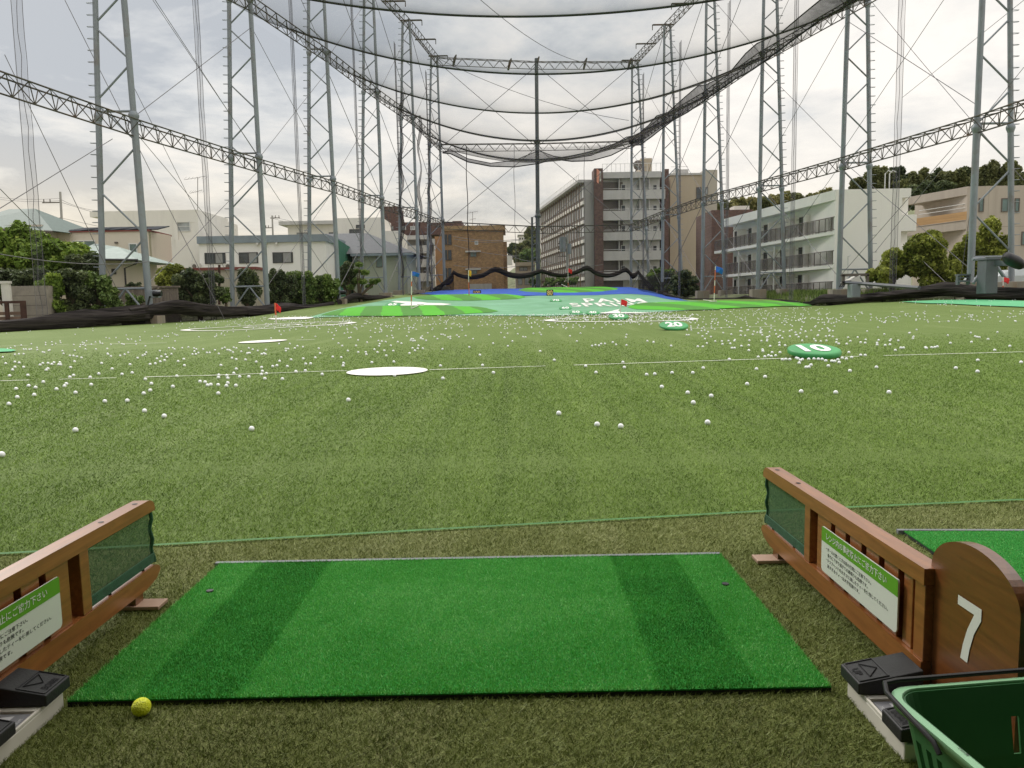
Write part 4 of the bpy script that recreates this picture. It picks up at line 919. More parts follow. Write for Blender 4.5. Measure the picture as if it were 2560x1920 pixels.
# --- brown and white flats
w_ = frontal('S', 100, 332, 300, 136); t = bld('stair_tower', 'dark brown brick tower rising behind the left pylons', 'tower', w_); mass(t, w_, 1, zat('S', 200, 98, 136), 8, M_BROWNT); win(t, w_, 'S', 162, 195, 222, 320, M_FRB, M_BROWNT, 0); win(t, w_, 'S', 195, 400, 275, 460, M_FRB, M_GLASS, 1)
w_ = frontal('S', 332, 1320, 400, 132); t = bld('apartment_building', 'apartment block with white balconies under a dark brown top floor, left of the tan building', 'building', w_)
zt = zat('S', 700, 332, 132); z1 = zat('S', 600, 530, 132); ub = w_.hit('S', 810, 600)[0]; mass(t, w_, z1, zt, 10, M_BROWNT, d=-.6, u1=w_.hit('S', 800, 400)[0]); mass(t, w_, zat('S', 900, 440, 132), zt, 10, M_BROWNT, u0=w_.hit('S', 1175, 400)[0], name='roof_block')
mb = MB(); w_.box(mb, w_.hit('S', 800, 400)[0]+.02, w_.hit('S', 1175, 400)[0]-.02, z1, zt-.1, -10, -1); mb.build('upper_wall', M_BROWNT, t)
mass(t, w_, 0, z1, 10, M_GREYW, u1=ub, name='recessed_wall', d=-1.4)
for x0, x1 in ((380, 460), (530, 600), (1180, 1275)): win(t, w_, 'S', x0, 402, x1, 460, M_FRW, M_GLASSL, 1)
for y0, y1 in ((542, 595), (700, 810), (912, 1020), (1125, 1240)):
    zb_, za_ = zat('S', 600, y1, 132), zat('S', 600, y0, 132); mb = MB(); w_.box(mb, w_.hit('S', 385, y0)[0], ub, zb_, za_, -.1, .05); w_.box(mb, w_.hit('S', 385, y0)[0], ub, zb_-.12, zb_, -1.4, .05); mb.build('balcony', M_LCONC, t)
wr_ = Wall(w_.P(0, 0, -1.38).xy, w_.P(w_.len, 0, -1.38).xy)
for y0, y1 in ((635, 700), (860, 912), (1050, 1125)):
    for x0, x1 in ((420, 445), (660, 700), (725, 770)): win(t, wr_, 'S', x0, y0, x1, y1, M_FRB, M_GLASS, 0)
# --- tan tiled building
w_ = frontal('S', 1048, 1955, 700, 122); t = bld('apartment_building', 'four-storey tan brick-tiled building behind the back net, left of the dormitory', 'building', w_)
zt = zat('S', 1500, 465, 122); mass(t, w_, 0, zt, 10, M_TANT); mb = MB(); w_.box(mb, -.1, w_.len+.35, zt, zt+.7, -10.2, .3); mb.build('cornice', mat('tan_cornice', (.33, .22, .11), .85, .15, 2), t)
mass(t, w_, 0, zt-.8, 9, mat('orange_render', (.36, .20, .10), .85, .1, 1), u0=w_.hit('S', 900, 700)[0], u1=-.02, name='side_bay', d=-.5)
mb = MB(); w_.box(mb, w_.len, w_.hit('S', 2010, 700)[0], 0, zat('S', 1990, 630, 122), -8, -1.0); mb.build('right_bay', M_TANT, t)
for y0, y1 in ((530, 680), (770, 915), (1045, 1190)):
    for x0, x1 in ((1056, 1095), (1108, 1160)): win(t, w_, 'S', x0, y0, x1, y1, M_FRD, M_GLASS, 0, sill=True)
for a in ((1448, 798, 1545, 875), (1452, 1070, 1550, 1140)): win(t, w_, 'S', *a, M_FRB, M_GLASSB, 1)
mb = MB()
for y in (793, 1064): u = w_.hit('S', 1493, y)[0]; z = zat('S', 1493, y, 122); w_.box(mb, u-1.2, u+1.2, z-.1, z+.12, 0, .5)
mb.build('window_hood', M_LCONC, t)
win(t, w_, 'S', 1516, 628, 1570, 686, M_FRW, M_GLASSL, 0, name='vent')
for y0, y1 in ((600, 690), (860, 1000), (1140, 1250)):
    Rq = w_.rect('S', 825, y0, 905, y1); mb = MB(); w_.box(mb, Rq[0], Rq[1], Rq[2], Rq[3], -.4, .4); mb.build('balcony', M_LCONC, t)
mb = MB(); Rq = w_.rect('S', 2005, 850, 2095, 1000); w_.box(mb, Rq[0]+.1, Rq[1], Rq[2], Rq[3], -.4, .4); mb.build('balcony', M_BWHITE, t)
mb = MB(); Rq = w_.rect('S', 1440, 1290, 1780, 1380); w_.box(mb, Rq[0], Rq[1], 0, Rq[3], .02, 1.2); mb.build('lean_to', M_GREYW, t)
# --- small houses beyond and the hill
w_ = frontal('C', 305, 475, 900, 150); t = bld('house', 'brown-grey low house in the gap left of the dormitory', 'house', w_); zt = zat('C', 400, 885, 150); mass(t, w_, 1, zt, 8, M_BEIGE)
for y0, y1 in ((885, 915), (960, 985)): Rq = w_.rect('C', 300, y0, 480, y1); mb = MB(); w_.box(mb, 0, w_.len, Rq[2], Rq[3], 0, .8); mb.build('balcony', M_BEIGE, t)
win(t, w_, 'C', 340, 925, 410, 958, M_FRD, M_GLASSL, 1); win(t, w_, 'C', 440, 925, 475, 958, M_FRW, M_GLASSL, 1)
for x in (325, 385, 430): win(t, w_, 'C', x, 1010, x+40, 1080, M_FRB, M_GLASSL, 0)
w_ = frontal('C', 333, 470, 670, 260); t = bld('house', 'long pale building on the wooded hill between the tan building and the dormitory', 'building', w_); mass(t, w_, 8, zat('C', 400, 652, 260), 8, M_BWHITE)
mb = MB(); w_.box(mb, -.3, w_.len, zat('C', 400, 652, 260), zat('C', 400, 644, 260), -8, .4); mb.build('roof', M_GREYW, t)
for i in range(6): x = 340+i*21; win(t, w_, 'C', x, 672, x+13, 688, M_FRB, M_GLASS, 0)

# --- dormitory
w_ = frontal('C', 1063, 1640, 600, 114); t = bld('dormitory_building', 'big six-storey grey concrete dormitory with a brown tiled pier behind the back net', 'building', w_)
ztop = zat('C', 1300, 102, 114); dz_ = -1.1
mass(t, w_, 0, ztop-.3, 14, M_DWALL, u0=.0, u1=w_.hit('C', 1565, 600)[0], d=dz_)
pw = w_.hit('C', 988, 600)[0]; mb = MB(); w_.box(mb, pw, 0, 0, zat('C', 1040, 75, 114), -3.0, .35); mb.build('brown_pier', M_BROWNT, t)
cw = w_.hit('C', 905, 600)[0]; mb = MB(); w_.box(mb, cw, pw-.02, 0, zat('C', 950, 183, 114), -3, -.3); mb.build('concrete_pier', M_GREYW, t)
mb = MB(); w_.box(mb, .02, w_.hit('C', 1565, 100)[0], zat('C', 1300, 155, 114), ztop, -14, .1); mb.build('roof_fascia', M_LCONC, t)
mb = MB(); u = w_.hit('C', 1602, 300)[0]; w_.box(mb, u, w_.hit('C', 1638, 300)[0], 0, zat('C', 1620, 72, 114), -6, -.5); mb.build('brown_pier', M_BROWNT, t)
ue = w_.hit('C', 1565, 600)[0]; ue2 = w_.hit('C', 1600, 600)[0]
for i, (y0, y1) in enumerate(((258, 330), (436, 510), (615, 684), (785, 857), (965, 1030))):
    zb_, za_ = zat('C', 1300, y1, 114), zat('C', 1300, y0, 114); u1 = ue2 if i < 2 else ue
    mb = MB(); w_.box(mb, .03, u1, zb_, za_, -.12, .02); w_.box(mb, .03, u1, zb_-.14, zb_, dz_, .06); o = mb.build('balcony', M_LCONC, t)
    mb = MB(); mb.tube([w_.P(.1, za_+.22, -.05), w_.P(u1, za_+.22, -.05)], .03, 4); mb.build('handrail', M_FRW, o)
    for x in (1205, 1385, 1465): u = w_.hit('C', x, y0)[0]; mb = MB(); w_.box(mb, u-.06, u+.06, za_+.1, za_+1.75, dz_, -.2); mb.build('partition', M_LCONC, t)
M_BLIND = mat('pale_door', (.55, .55, .53), .5, .05, 2)
wr_ = Wall(w_.P(0, 0, dz_).xy, w_.P(w_.len, 0, dz_).xy)
for i, y in enumerate((258, 436, 612, 783, 960)):
    for x0, x1, g_ in ((1066, 1084, M_GLASS), (1096, 1134, M_GLASS), (1138, 1172, M_BLIND), (1218, 1258, M_GLASS), (1350, 1385, M_GLASSL), (1492, 1530, M_GLASS), (1465, 1490, M_BLIND)): win(t, wr_, 'C', x0, y-46, x1, y+18, M_FRW, g_, 0)
# receding left wing
a = w_.P(cw, 0, -.35); zw = zat('C', 905, 190, 114.3); b = atZ('C', 521, 457, zw); ws = Wall(b.xy, a.xy)
mass(t, ws, 0, zw, 9, mat('wing_wall', (.16, .14, .125), .85, .1, 1), name='wing_wall')
bands = [(905, 365, 521, 575), (905, 533, 521, 703), (905, 700, 521, 826), (905, 865, 521, 950), (905, 1025, 521, 1075)]
levels = [zw]
for xa, ya, xb, yb in bands:
    z = ws.hit('C', xa, ya)[1]; levels.append(z); mb = MB(); ws.box(mb, 0, ws.len-.02, z-.24, z+.24, 0, .22); mb.build('floor_slab', M_BWHITE, t)
mb = MB(); ws.box(mb, -.2, ws.len-.02, zw-.05, zw+.35, -9, .9); mb.build('roof_edge', M_LCONC, t)
M_PANEL = glassmat('white_blind', (.66, .66, .65), .5); NBAY = 20; bw = ws.len/NBAY
for i in range(NBAY):
    mb = MB(); ws.box(mb, i*bw-.07, i*bw+.07, 0, zw-.06, .225, .33); mb.build('fin', M_FRBR, t)
for f in range(5):
    zt_, zb_ = levels[f]-(.1 if f == 0 else .25), levels[f+1]+.25
    for i in range(NBAY):
        winr(t, ws, (i*bw+.35, i*bw+bw-.25, zb_+.5, zt_-.35), M_LCONC, M_PANEL if (i*7+f*3) % 5 else M_GLASSL, 0)
mb = MB()
for i in range(34): u = ws.len*i/34; mb.tube([ws.P(u, zw+.35, .6), ws.P(u, zw+1.2, .6)], .03, 4)
mb.tube([ws.P(0, zw+1.2, .6), ws.P(ws.len, zw+1.2, .6)], .03, 4); mb.tube([w_.P(0, ztop+1.2, -.2), w_.P(ue2, ztop+1.2, -.2)], .03, 4)
for i in range(14): u = ue2*i/14; mb.tube([w_.P(u, ztop, -.2), w_.P(u, ztop+1.2, -.2)], .03, 4)
mb.build('roof_railing', M_FRW, t)
mb = MB(); u0, u1 = w_.hit('C', 1430, 60)[0], w_.hit('C', 1530, 60)[0]; w_.box(mb, u0, u1, ztop, ztop+2.6, -8, -4); mb.build('roof_tank', M_BEIGE, t)
mb = MB(); o = atY('C', 1365, 45, 117); mb.dome(o, .75, .25, .75, 14, 6); mb.tube([o, o+Vector((-.5, 0, -1.3)), o+Vector((-.5, 0, -3))], .1, 5); mb.build('dish_aerial', M_FRB, t)
mb = MB()                                         # letters on the brown pier
put_text(mb, 'CCR', lambda u, v: w_.P(pw+1.0+u*(abs(pw)-1.5), zat('C', 1018, 190, 114)+v*1.5, .37), .03); mb.build('sign_letters', M_WHITE, t)
mb = MB(); z = zat('C', 1000, 192, 114); mb.poly([w_.P(pw+.35, z+1.9, .38), w_.P(pw+.8, z+1.5, .38), w_.P(pw+.62, z-.3, .38), w_.P(pw+.35, z, .38)]); mb.build('sign_mark', mat('salmon_paint', (.70, .30, .20), .6), t)
# --- beige block joined at the right of the dormitory
w_ = frontal('C', 1642, 1968, 600, 118); t = bld('apartment_building', 'plain beige windowless block beside the dormitory', 'building', w_); zt = zat('C', 1750, 132, 118)
mass(t, w_, 0, zt, 12, M_BEIGE); mb = MB(); w_.box(mb, w_.hit('C', 1925, 600)[0], w_.hit('C', 2042, 600)[0], 0, zat('C', 2000, 88, 118), -12, .3); mb.build('stair_block', mat('grey_beige', (.42, .38, .32), .85, .05, 1), t)
mb = MB(); w_.box(mb, -.1, w_.len, zt, zt+.3, -12, .15); mb.build('parapet', M_LCONC, t)
win(t, w_, 'C', 1868, 235, 1912, 340, M_FRB, M_GLASS, 0, rails=1)
wq = Wall(w_.P(0, 0, .31).xy, w_.P(w_.len, 0, .31).xy); win(t, wq, 'C', 1946, 235, 1970, 300, M_FRB, M_GLASSL, 0); win(t, wq, 'C', 1946, 455, 1968, 500, M_FRB, M_GLASS, 0)
mb = MB(); u = w_.hit('C', 1770, 110)[0]; w_.box(mb, u-1, u+1, zt+.3, zt+1.2, -4, -2); mb.tube([w_.P(.2, zt+1.3, -.2), w_.P(w_.len-3, zt+1.3, -.2)], .03, 4); mb.build('roof_plant', M_LCONC, t)
# --- brown roof building behind the white flats
w_ = frontal('D', -60, 240, 400, 96); t = bld('house', 'dark brown roofed building with a white roof tank behind the white flats', 'building', w_); zt = zat('D', 100, 362, 96); mass(t, w_, 1, zt, 8, M_BROWNT)
mb = MB(); Rq = w_.rect('D', 120, 326, 232, 362); w_.box(mb, Rq[0], Rq[1], zt, Rq[3], -3, -1); mb.build('roof_tank', M_BWHITE, t)

# --- white balcony flats at the right
A_ = atY('D', 843, 260, 64); ztf = zat('D', 843, 215, 64); far = atZ('D', -60, 452, ztf-.0); far = atZ('D', 20, 432, ztf)
ws = Wall(far.xy, A_.xy); w_e = Wall(A_.xy, atZ('D', 1392, 208, ztf).xy) if 0 else frontal('D', 843, 1392, 260, 64)
t = bld('apartment_building', 'white three-storey flats with grey balcony railings at the right', 'building', w_e)
mb = MB(); w_e.box(mb, 0, w_e.hit('D', 1322, 400)[0], .5, ztf, -7, 0); mb.build('end_wall', M_WWHITE, t)
mb = MB(); Rq = w_e.rect('D', 1322, 208, 1392, 272); w_e.box(mb, Rq[0]-.02, Rq[1], Rq[2], ztf, -7, -.01); Rq = w_e.rect('D', 1322, 397, 1430, 515); w_e.box(mb, Rq[0]-.02, Rq[1], Rq[2], Rq[3], -7, -.01)
Rq = w_e.rect('D', 1310, 635, 1400, 700); w_e.box(mb, Rq[0]-.02, Rq[1], .5, Rq[3], -7, -.01); mb.build('landing_wall', M_WWHITE, t)
mb = MB(); Rq = w_e.rect('D', 1322, 272, 1425, 640); w_e.box(mb, Rq[0], Rq[1]-.3, .5, Rq[3], -7, -2.5); mb.build('stair_recess', M_TAUPE, t)
RC = -1.25
mb = MB(); ws.box(mb, 0, ws.len-.02, .5, ztf-.06, -6.5, RC); mb.build('facade_wall', M_WWHITE, t)
zf = [ws.hit('D', 840, y)[1] for y in (290, 515, 760, 985)]
mb = MB(); ws.box(mb, 0, ws.len-.01, zf[0], ztf, RC-5, .02); mb.build('roof_band', M_WWHITE, t)
wr_ = Wall(ws.P(0, 0, RC).xy, ws.P(ws.len, 0, RC).xy)
for f in range(1, 4):
    z = zf[f]; mb = MB(); ws.box(mb, 0 if f != 1 else -2.2, ws.len-.02, z-.28, z, RC, .02); mb.build('floor_slab', M_WWHITE, t)
    if f < 4:
        mb = MB(); zt_ = z+1.15; e = -2.2 if f == 1 else 0
        mb.tube([ws.P(e, zt_, -.02), ws.P(ws.len-.1, zt_, -.02)], .035, 5); mb.tube([ws.P(e, z+.12, -.02), ws.P(ws.len-.1, z+.12, -.02)], .03, 5); u = e
        while u < ws.len: mb.tube([ws.P(u, z, -.02), ws.P(u, zt_, -.02)], .028, 4); u += .95
        u = ws.len-3.0
        while u < ws.len-1.2: mb.tube([ws.P(u, z, .0), ws.P(u, zt_, .0)], .02, 4); u += .16
        o = mb.build('railing', M_FRB, t)
        mb = MB(); ws.box(mb, e, ws.len-3.05, z+.14, zt_-.04, -.05, -.035); ws.box(mb, ws.len-1.2, ws.len-.15, z+.14, zt_-.04, -.05, -.035); mb.build('railing_panel', netmat('balcony_screen_%d' % f, (.17, .15, .14), .22), o)
    ceil_ = zf[f-1]-.28 if f > 1 else zf[0]
    for i in range(8):
        uu = ws.len-1.9-i*3.45
        if uu < 2.7: break
        if i == 0: winr(t, wr_, (uu-.9, uu+.6, z+.05, z+1.95), M_FRB, M_GLASS, 1)
        else:
            winr(t, wr_, (uu-2.6, uu-1.65, z+.05, z+1.95), M_FRB, M_GLASS, 0, name='door')
            mb = MB(); wr_.box(mb, uu+.0, uu+.06, z, z+1.9, .0, .95); wr_.box(mb, uu-.9, uu+.35, z+1.93, z+2.0, .0, .5); mb.build('partition', M_WWHITE, t)
            mb = MB(); mb.tube([wr_.P(uu+.5, z+1.75, .1), wr_.P(uu+1.6, z+1.75, .1), wr_.P(uu+1.6, z+1.2, .1)], .025, 4); mb.build('laundry_rail', M_FRB, t)
for x in (145, 402):
    u = ws.hit('D', x, 850)[0]; mb = MB(); mb.tube([ws.P(u, zf[3], .15), ws.P(u, zf[1]-.5, .15)], .06, 6); mb.build('drain_pipe', M_FRW, t)
mb = MB(); ws.box(mb, -.5, ws.len, .3, zf[3]-.02, RC, .2); mb.build('plinth', M_WWHITE, t)
mb = MB()
for x in (1285, 1318): a = w_e.P(w_e.hit('D', x, 200)[0], ztf, -2); mb.tube([a, a+Vector((0, 0, 1.5)), a+Vector((.25, 0, 1.75)), a+Vector((.55, 0, 1.6))], .05, 5)
mb.build('roof_vent_pipe', M_FRW, t)
# --- taupe building at the right edge
w_ = frontal('D', 1795, 2700, 400, 70); t = bld('apartment_building', 'taupe panelled three-storey building with a timber-fronted balcony at the right edge', 'building', w_)
ztb = zat('D', 1795, 192, 70); mass(t, w_, .5, ztb, 9, M_TAUPE); ws2 = Wall(atZ('D', 1358, 272, ztb).xy, w_.a.xy)
mb = MB(); ws2.box(mb, 0, ws2.len-.02, .5, ztb-.05, -3, -2.0); mb.build('recessed_wall', M_TAUPE, t)
mb = MB(); ws2.box(mb, -.1, ws2.len, ws2.hit('D', 1790, 255)[1], ztb, -3.5, .0); mb.build('roof_band', M_TAUPE, t)
zb2 = [ws2.hit('D', 1785, y)[1] for y in (375, 440, 505)]
mb = MB(); ws2.box(mb, ws2.hit('D', 1432, 450)[0], ws2.len, zb2[1], zb2[0], -.1, .02); mb.build('timber_balcony', M_WOODB, t)
mb = MB(); ws2.box(mb, 0, ws2.len, zb2[2], zb2[1]-.02, -2.2, .05); ws2.box(mb, 0, ws2.len, zb2[1]-.0, zb2[1]+.06, .03, .1); mb.build('balcony_slab', M_TAUPE, t)
mb = MB()
for dz2 in (.35, .7): mb.tube([ws2.P(ws2.hit('D', 1440, 400)[0], zb2[0]+dz2, -.1), ws2.P(ws2.len, zb2[0]+dz2, -.1)], .03, 4)
mb.build('handrail', M_FRW, t); wr_ = Wall(ws2.P(0, 0, -2.0).xy, ws2.P(ws2.len, 0, -2.0).xy)
for a in ((1490, 325, 1580, 405), (1622, 300, 1720, 385)): win(t, wr_, 'D', *a, M_FRB, M_GLASSL, 1)
for a in ((1700, 555, 1745, 640), (1580, 560, 1640, 640), (1480, 580, 1520, 640)): win(t, wr_, 'D', *a, M_FRW, M_GLASSL, 0)
for a in ((1882, 278, 1918, 378), (2046, 278, 2096, 378), (2142, 278, 2178, 378), (2192, 520, 2240, 620), (2400, 278, 2450, 378)): win(t, w_, 'D', *a, M_FRB, M_GLASSB, 0)
mb = MB()
for i in range(1, 12): w_.box(mb, i*1.9, i*1.9+.02, .6, ztb-.1, 0, .005)
w_.box(mb, .05, w_.len, ztb-3.6, ztb-3.57, 0, .005); mb.build('panel_joints', mat('joint_grey', (.25, .21, .18), .9), t)

# ================================================================== UTILITY POLES
def pole(k, x, yb, yt, Y, label, arms, r=.16):
    a = atY(k, x, yb, Y); b = atY(k, x, yt, Y); t = thing('utility_pole', label, 'utility pole', (a.x, a.y, 0), 'utility poles'); mb = MB(); mb.tube([Vector((a.x, a.y, 0)), b], [r*1.2, r*.8], 8); mb.build('pole', M_GREYW, t, True)
    for f, ln, sd_ in arms:
        z = a.z+(b.z-a.z)*f; mb = MB(); mb.box(a.x-ln*(1 if sd_ <= 0 else .1), a.x+ln*(1 if sd_ >= 0 else .1), Y-.06, Y+.06, z-.06, z+.06)
        for q in (-.9, -.5, .5, .9):
            if sd_ and q*sd_ < 0: continue
            mb.tube([Vector((a.x+ln*q, Y, z)), Vector((a.x+ln*q, Y, z+.4))], .06, 5)
        mb.build('crossarm', M_FRB, t)
    return a, b
pole('A', 520, 600, 275, 95, 'utility pole with a double crossarm far left above the trees', [(.72, 1.9, -1), (.3, 2.0, -1)])
pole('B', 278, 690, 480, 125, 'utility pole behind the long white wing', [(.9, 1.4, 1), (.5, 1.0, -1)])
mb = MB()
for x0, y0, Y0, x1, y1, Y1, s in ((-40, 421, 95, 130, 428, 95, .3), (-40, 425, 95, 130, 433, 95, .3), (130, 430, 95, 215, 455, 95, .3), (130, 436, 95, 500, 495, 120, 1.2), (130, 470, 95, 600, 530, 124, 1.0), (590, 468, 125, 815, 480, 128, 1.0), (590, 472, 125, 880, 495, 128, 1.2)):
    mb.tube(sag(atY('W', x0, y0, Y0), atY('W', x1, y1, Y1), s), .025, 3, False)
tag(mb.build('power_line', M_CABLE), 'thin power lines across the left houses', 'wire')
mb = MB()
for y0, y1 in ((560, 600), (600, 615), (1000, 1010), (690, 860)): mb.tube(sag(atY('S', 1190, y0, 118), atY('S', 2212, y1, 119), .4), .04, 3, False)
for x0, y0, x1, y1 in ((230, 800, 520, 870), (520, 860, 1060, 905), (520, 930, 1060, 960)): mb.tube(sag(atY('C', x0, y0, 110), atY('C', x1, y1, 110), .5), .04, 3, False)
tag(mb.build('power_line', M_CABLE), 'thin dark power lines in front of the tan building and the dormitory', 'wire')
a, b = pole('C', 755, 1050, 650, 108, 'utility pole with a transformer in front of the dormitory wing', [(.82, 1.2, -1), (.70, 1.2, -1), (.55, 1.2, -1)], .2)
mb = MB(); p = atY('C', 715, 730, 108); mb.tube([p+Vector((0, 0, -1)), p+Vector((0, 0, 1))], .45, 10); p2 = p+Vector((.9, 0, -.5)); mb.tube([p2+Vector((0, 0, -.8)), p2+Vector((0, 0, .6))], .3, 10)
tag(mb.build('transformer', M_STEEL), 'grey transformer hung on the pole before the dormitory wing', 'transformer')

# ================================================================== TREES
def leafmat(name, c0, c1, c2):
    mt, t, b = base(name); N = t.nodes.new; L = t.links.new; b.inputs['Roughness'].default_value = .6; b.inputs['Specular IOR Level'].default_value = .25
    a = N('ShaderNodeAttribute'); a.attribute_name = 'tone'; r = N('ShaderNodeValToRGB'); L(a.outputs['Fac'], r.inputs[0]); r.color_ramp.elements[0].color = (*c0, 1); r.color_ramp.elements[1].color = (*c2, 1)
    e = r.color_ramp.elements.new(.5); e.color = (*c1, 1); L(r.outputs[0], b.inputs['Base Color'])
    tr = N('ShaderNodeBsdfTranslucent'); L(r.outputs[0], tr.inputs[0]); mx = N('ShaderNodeMixShader'); mx.inputs[0].default_value = .25
    L(b.outputs[0], mx.inputs[1]); L(tr.outputs[0], mx.inputs[2]); L(mx.outputs[0], t.nodes['Material Output'].inputs[0]); return mt
LF = {'dark': leafmat('leaf_dark', (0.040, 0.056, 0.025), (0.081, 0.106, 0.044), (0.175, 0.206, 0.075)),
      'mid': leafmat('leaf_mid', (0.056, 0.094, 0.022), (0.125, 0.188, 0.044), (0.263, 0.338, 0.088)),
      'lime': leafmat('leaf_lime', (0.075, 0.12, 0.018), (0.16, 0.25, 0.035), (0.36, 0.44, 0.08)),
      'camph': leafmat('leaf_olive_green', (0.08, 0.10, 0.015), (0.24, 0.27, 0.04), (0.55, 0.58, 0.12)),
      'hill': leafmat('leaf_hill', (0.062, 0.075, 0.027), (0.144, 0.156, 0.056), (0.275, 0.275, 0.100)),
      'bamboo': leafmat('leaf_bamboo', (0.125, 0.138, 0.044), (0.225, 0.213, 0.075), (0.350, 0.312, 0.125))}
M_BARK = mat('bark', (.10, .075, .05), .95, .3, 3, stretch=(3, 3, .5), bump=.6)
def leaves(clumps, n, size, seed, flat=.0):
    """clumps: (x,y,z,rx,ry,rz,weight) -> leaf quads spread through shells of the clumps"""
    r = np.random.default_rng(seed); W_ = np.array([c[6] for c in clumps], float); W_ /= W_.sum()
    ci = r.choice(len(clumps), n, p=W_); C_ = np.array([c[:6] for c in clumps])[ci]
    d = r.normal(size=(n, 3)); d /= np.linalg.norm(d, axis=1)[:, None]; rad = r.uniform(.35, 1.0, n)**.45
    p = C_[:, :3]+d*rad[:, None]*C_[:, 3:]*(1+r.normal(0, .06, (n, 1)))
    nrm = d*.6+r.normal(size=(n, 3))*.8+np.array([0, 0, .45]); nrm /= np.linalg.norm(nrm, axis=1)[:, None]
    a = np.cross(nrm, r.normal(size=(n, 3))); a /= np.linalg.norm(a, axis=1)[:, None]; b = np.cross(nrm, a)
    s = size*r.uniform(.55, 1.35, n)[:, None]
    q = np.stack([p-a*s, p-b*s*.55, p+a*s, p+b*s*.55], 1).reshape(-1, 3)
    ct = r.uniform(-.22, .22, len(clumps))[ci]
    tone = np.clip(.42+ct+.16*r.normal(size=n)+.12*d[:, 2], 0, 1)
    return q, np.arange(n*4).reshape(-1, 4), tone
def tree(name, label, cat, base_, clumps, n, size, kind, seed, group=None, trunk=True, parts=('crown', 'trunk')):
    t = thing(name, label, cat, tuple(base_), group); B = np.array(base_)
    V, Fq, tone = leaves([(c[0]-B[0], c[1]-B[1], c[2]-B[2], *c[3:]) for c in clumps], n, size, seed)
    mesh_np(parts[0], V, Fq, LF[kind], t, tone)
    if trunk:
        mb = MB(); r_ = random.Random(seed); top = max(c[2] for c in clumps); hh = top-base_[2]; tr = .035*hh+.05
        mid = Vector(base_)+Vector((r_.uniform(-.1, .1)*hh*.4, 0, hh*.45)); mb.tube([Vector(base_)-Vector((0, 0, .2)), Vector(base_).lerp(mid, .5)+Vector((.05, 0, 0)), mid], [tr*1.25, tr, tr*.8], 8)
        for c in clumps[:9]:
            e = Vector(c[:3]); mb.tube([mid-Vector((0, 0, .1*hh)), mid.lerp(e, .5)+Vector((0, 0, -.05*hh)), e], [tr*.6, tr*.4, tr*.12], 5)
        mb.build(parts[1], M_BARK, t, True)
    return t
def crown(k, x0, y0, x1, y1, Y, seed, m_=9, dep=.8, hedge=False):
    """clumps filling a box of the photo at depth Y"""
    r = random.Random(seed); a = atY(k, x0, y1, Y); b = atY(k, x1, y0, Y); W_ = (b.x-a.x)/2*1.07; Hh = (b.z-a.z)/2*1.06; cx_, cz = (a.x+b.x)/2, (a.z+b.z)/2; cl = []
    s0 = (.36 if hedge else .32); pw = 8 if hedge else 2.4; dd = min(W_*dep, 2.2)
    while len(cl) < m_*(4 if hedge else 2):
        x, z = r.uniform(-1, 1), r.uniform(-1, 1)
        if abs(x)**pw+abs(z)**pw > 1: continue
        q = r.uniform(.7, 1.25)*s0*sqrt(9/m_)*(.72 if hedge else 1.0); w1 = W_*q if not hedge else min(W_*q, Hh*.4); h1 = Hh*q
        cl.append((cx_+x*(W_-w1*.85), Y+r.uniform(-1, 1)*dd*.6, cz+z*(Hh-h1*.8), w1, dd*.5, h1, w1*h1))
    if not hedge: cl.append((cx_, Y, cz, W_*.6, dd*.5, Hh*.62, W_*Hh*.20))
    return cl, (cx_, a.z)
def bush(name, label, k, x0, y0, x1, y1, Y, n, size, kind, seed, group=None, m_=9, cat='bush', low=None):
    hd = name in ('hedge', 'shrub'); cl, (cx_, zb) = crown(k, x0, y0, x1, y1, Y, seed, m_, hedge=hd)
    return tree(name, label, cat, (cx_, Y, low if low is not None else max(-.2, zb-.5)), cl, n, size, kind, seed, group)
GH = 'hedge trees along the left edge'
bush('garden_tree', 'bright lime green tree at the far left in front of the green roof', 'A', -60, 555, 420, 1130, 49, 12000, .17, 'lime', 1, GH, 12, 'tree', 0)
bush('garden_tree', 'lime green tree just left of the first pylon', 'A', 330, 700, 790, 1130, 48, 12000, .16, 'lime', 2, GH, 12, 'tree', 0)
bush('garden_tree', 'dark needle-leaved tree beside the outer leg of the first left pylon', 'A', 620, 790, 860, 1050, 46.5, 5000, .13, 'dark', 3, GH, 9, 'tree', 0)
bush('hedge', 'dark hedge at the far left above the block wall', 'A', -200, 930, 340, 1180, 43, 9000, .12, 'dark', 4, GH, 12, 'hedge', 0)
bush('hedge', 'tall dark green hedge between the block wall and the timber fence', 'A', 430, 955, 760, 1400, 41.5, 10000, .11, 'dark', 5, GH, 12, 'hedge', 0)
bush('hedge', 'dark green hedge end against the foot of the first left pylon', 'A', 680, 960, 985, 1380, 42.3, 9000, .11, 'mid', 6, GH, 12, 'hedge', 0)
bush('shrub', 'lime tipped shrub beside the block wall', 'A', 345, 975, 530, 1380, 40.5, 5000, .10, 'lime', 7, GH, 9, 'bush', 0)
bush('shrub', 'small green shrub in front of the timber fence', 'A', 1100, 1150, 1230, 1290, 46.3, 1500, .09, 'mid', 8, GH)
bush('shrub', 'clipped shrub beside the inner leg of the first left pylon', 'A', 1110, 1060, 1240, 1125, 50, 1200, .10, 'dark', 9, GH)
bush('garden_tree', 'yellowish bushy tree right of the first left pylon', 'A', 1330, 870, 1640, 1240, 52, 8000, .14, 'camph', 10, GH, 11, 'tree', 0)
bush('hedge', 'dense dark hedge between the first and second left pylons', 'A', 1540, 945, 1890, 1310, 51, 14000, .12, 'dark', 11, GH, 12, 'hedge', 0)
bush('shrub', 'thin bush at the outer leg of the second left pylon', 'A', 1900, 1100, 1990, 1240, 55, 1200, .10, 'mid', 12, GH)
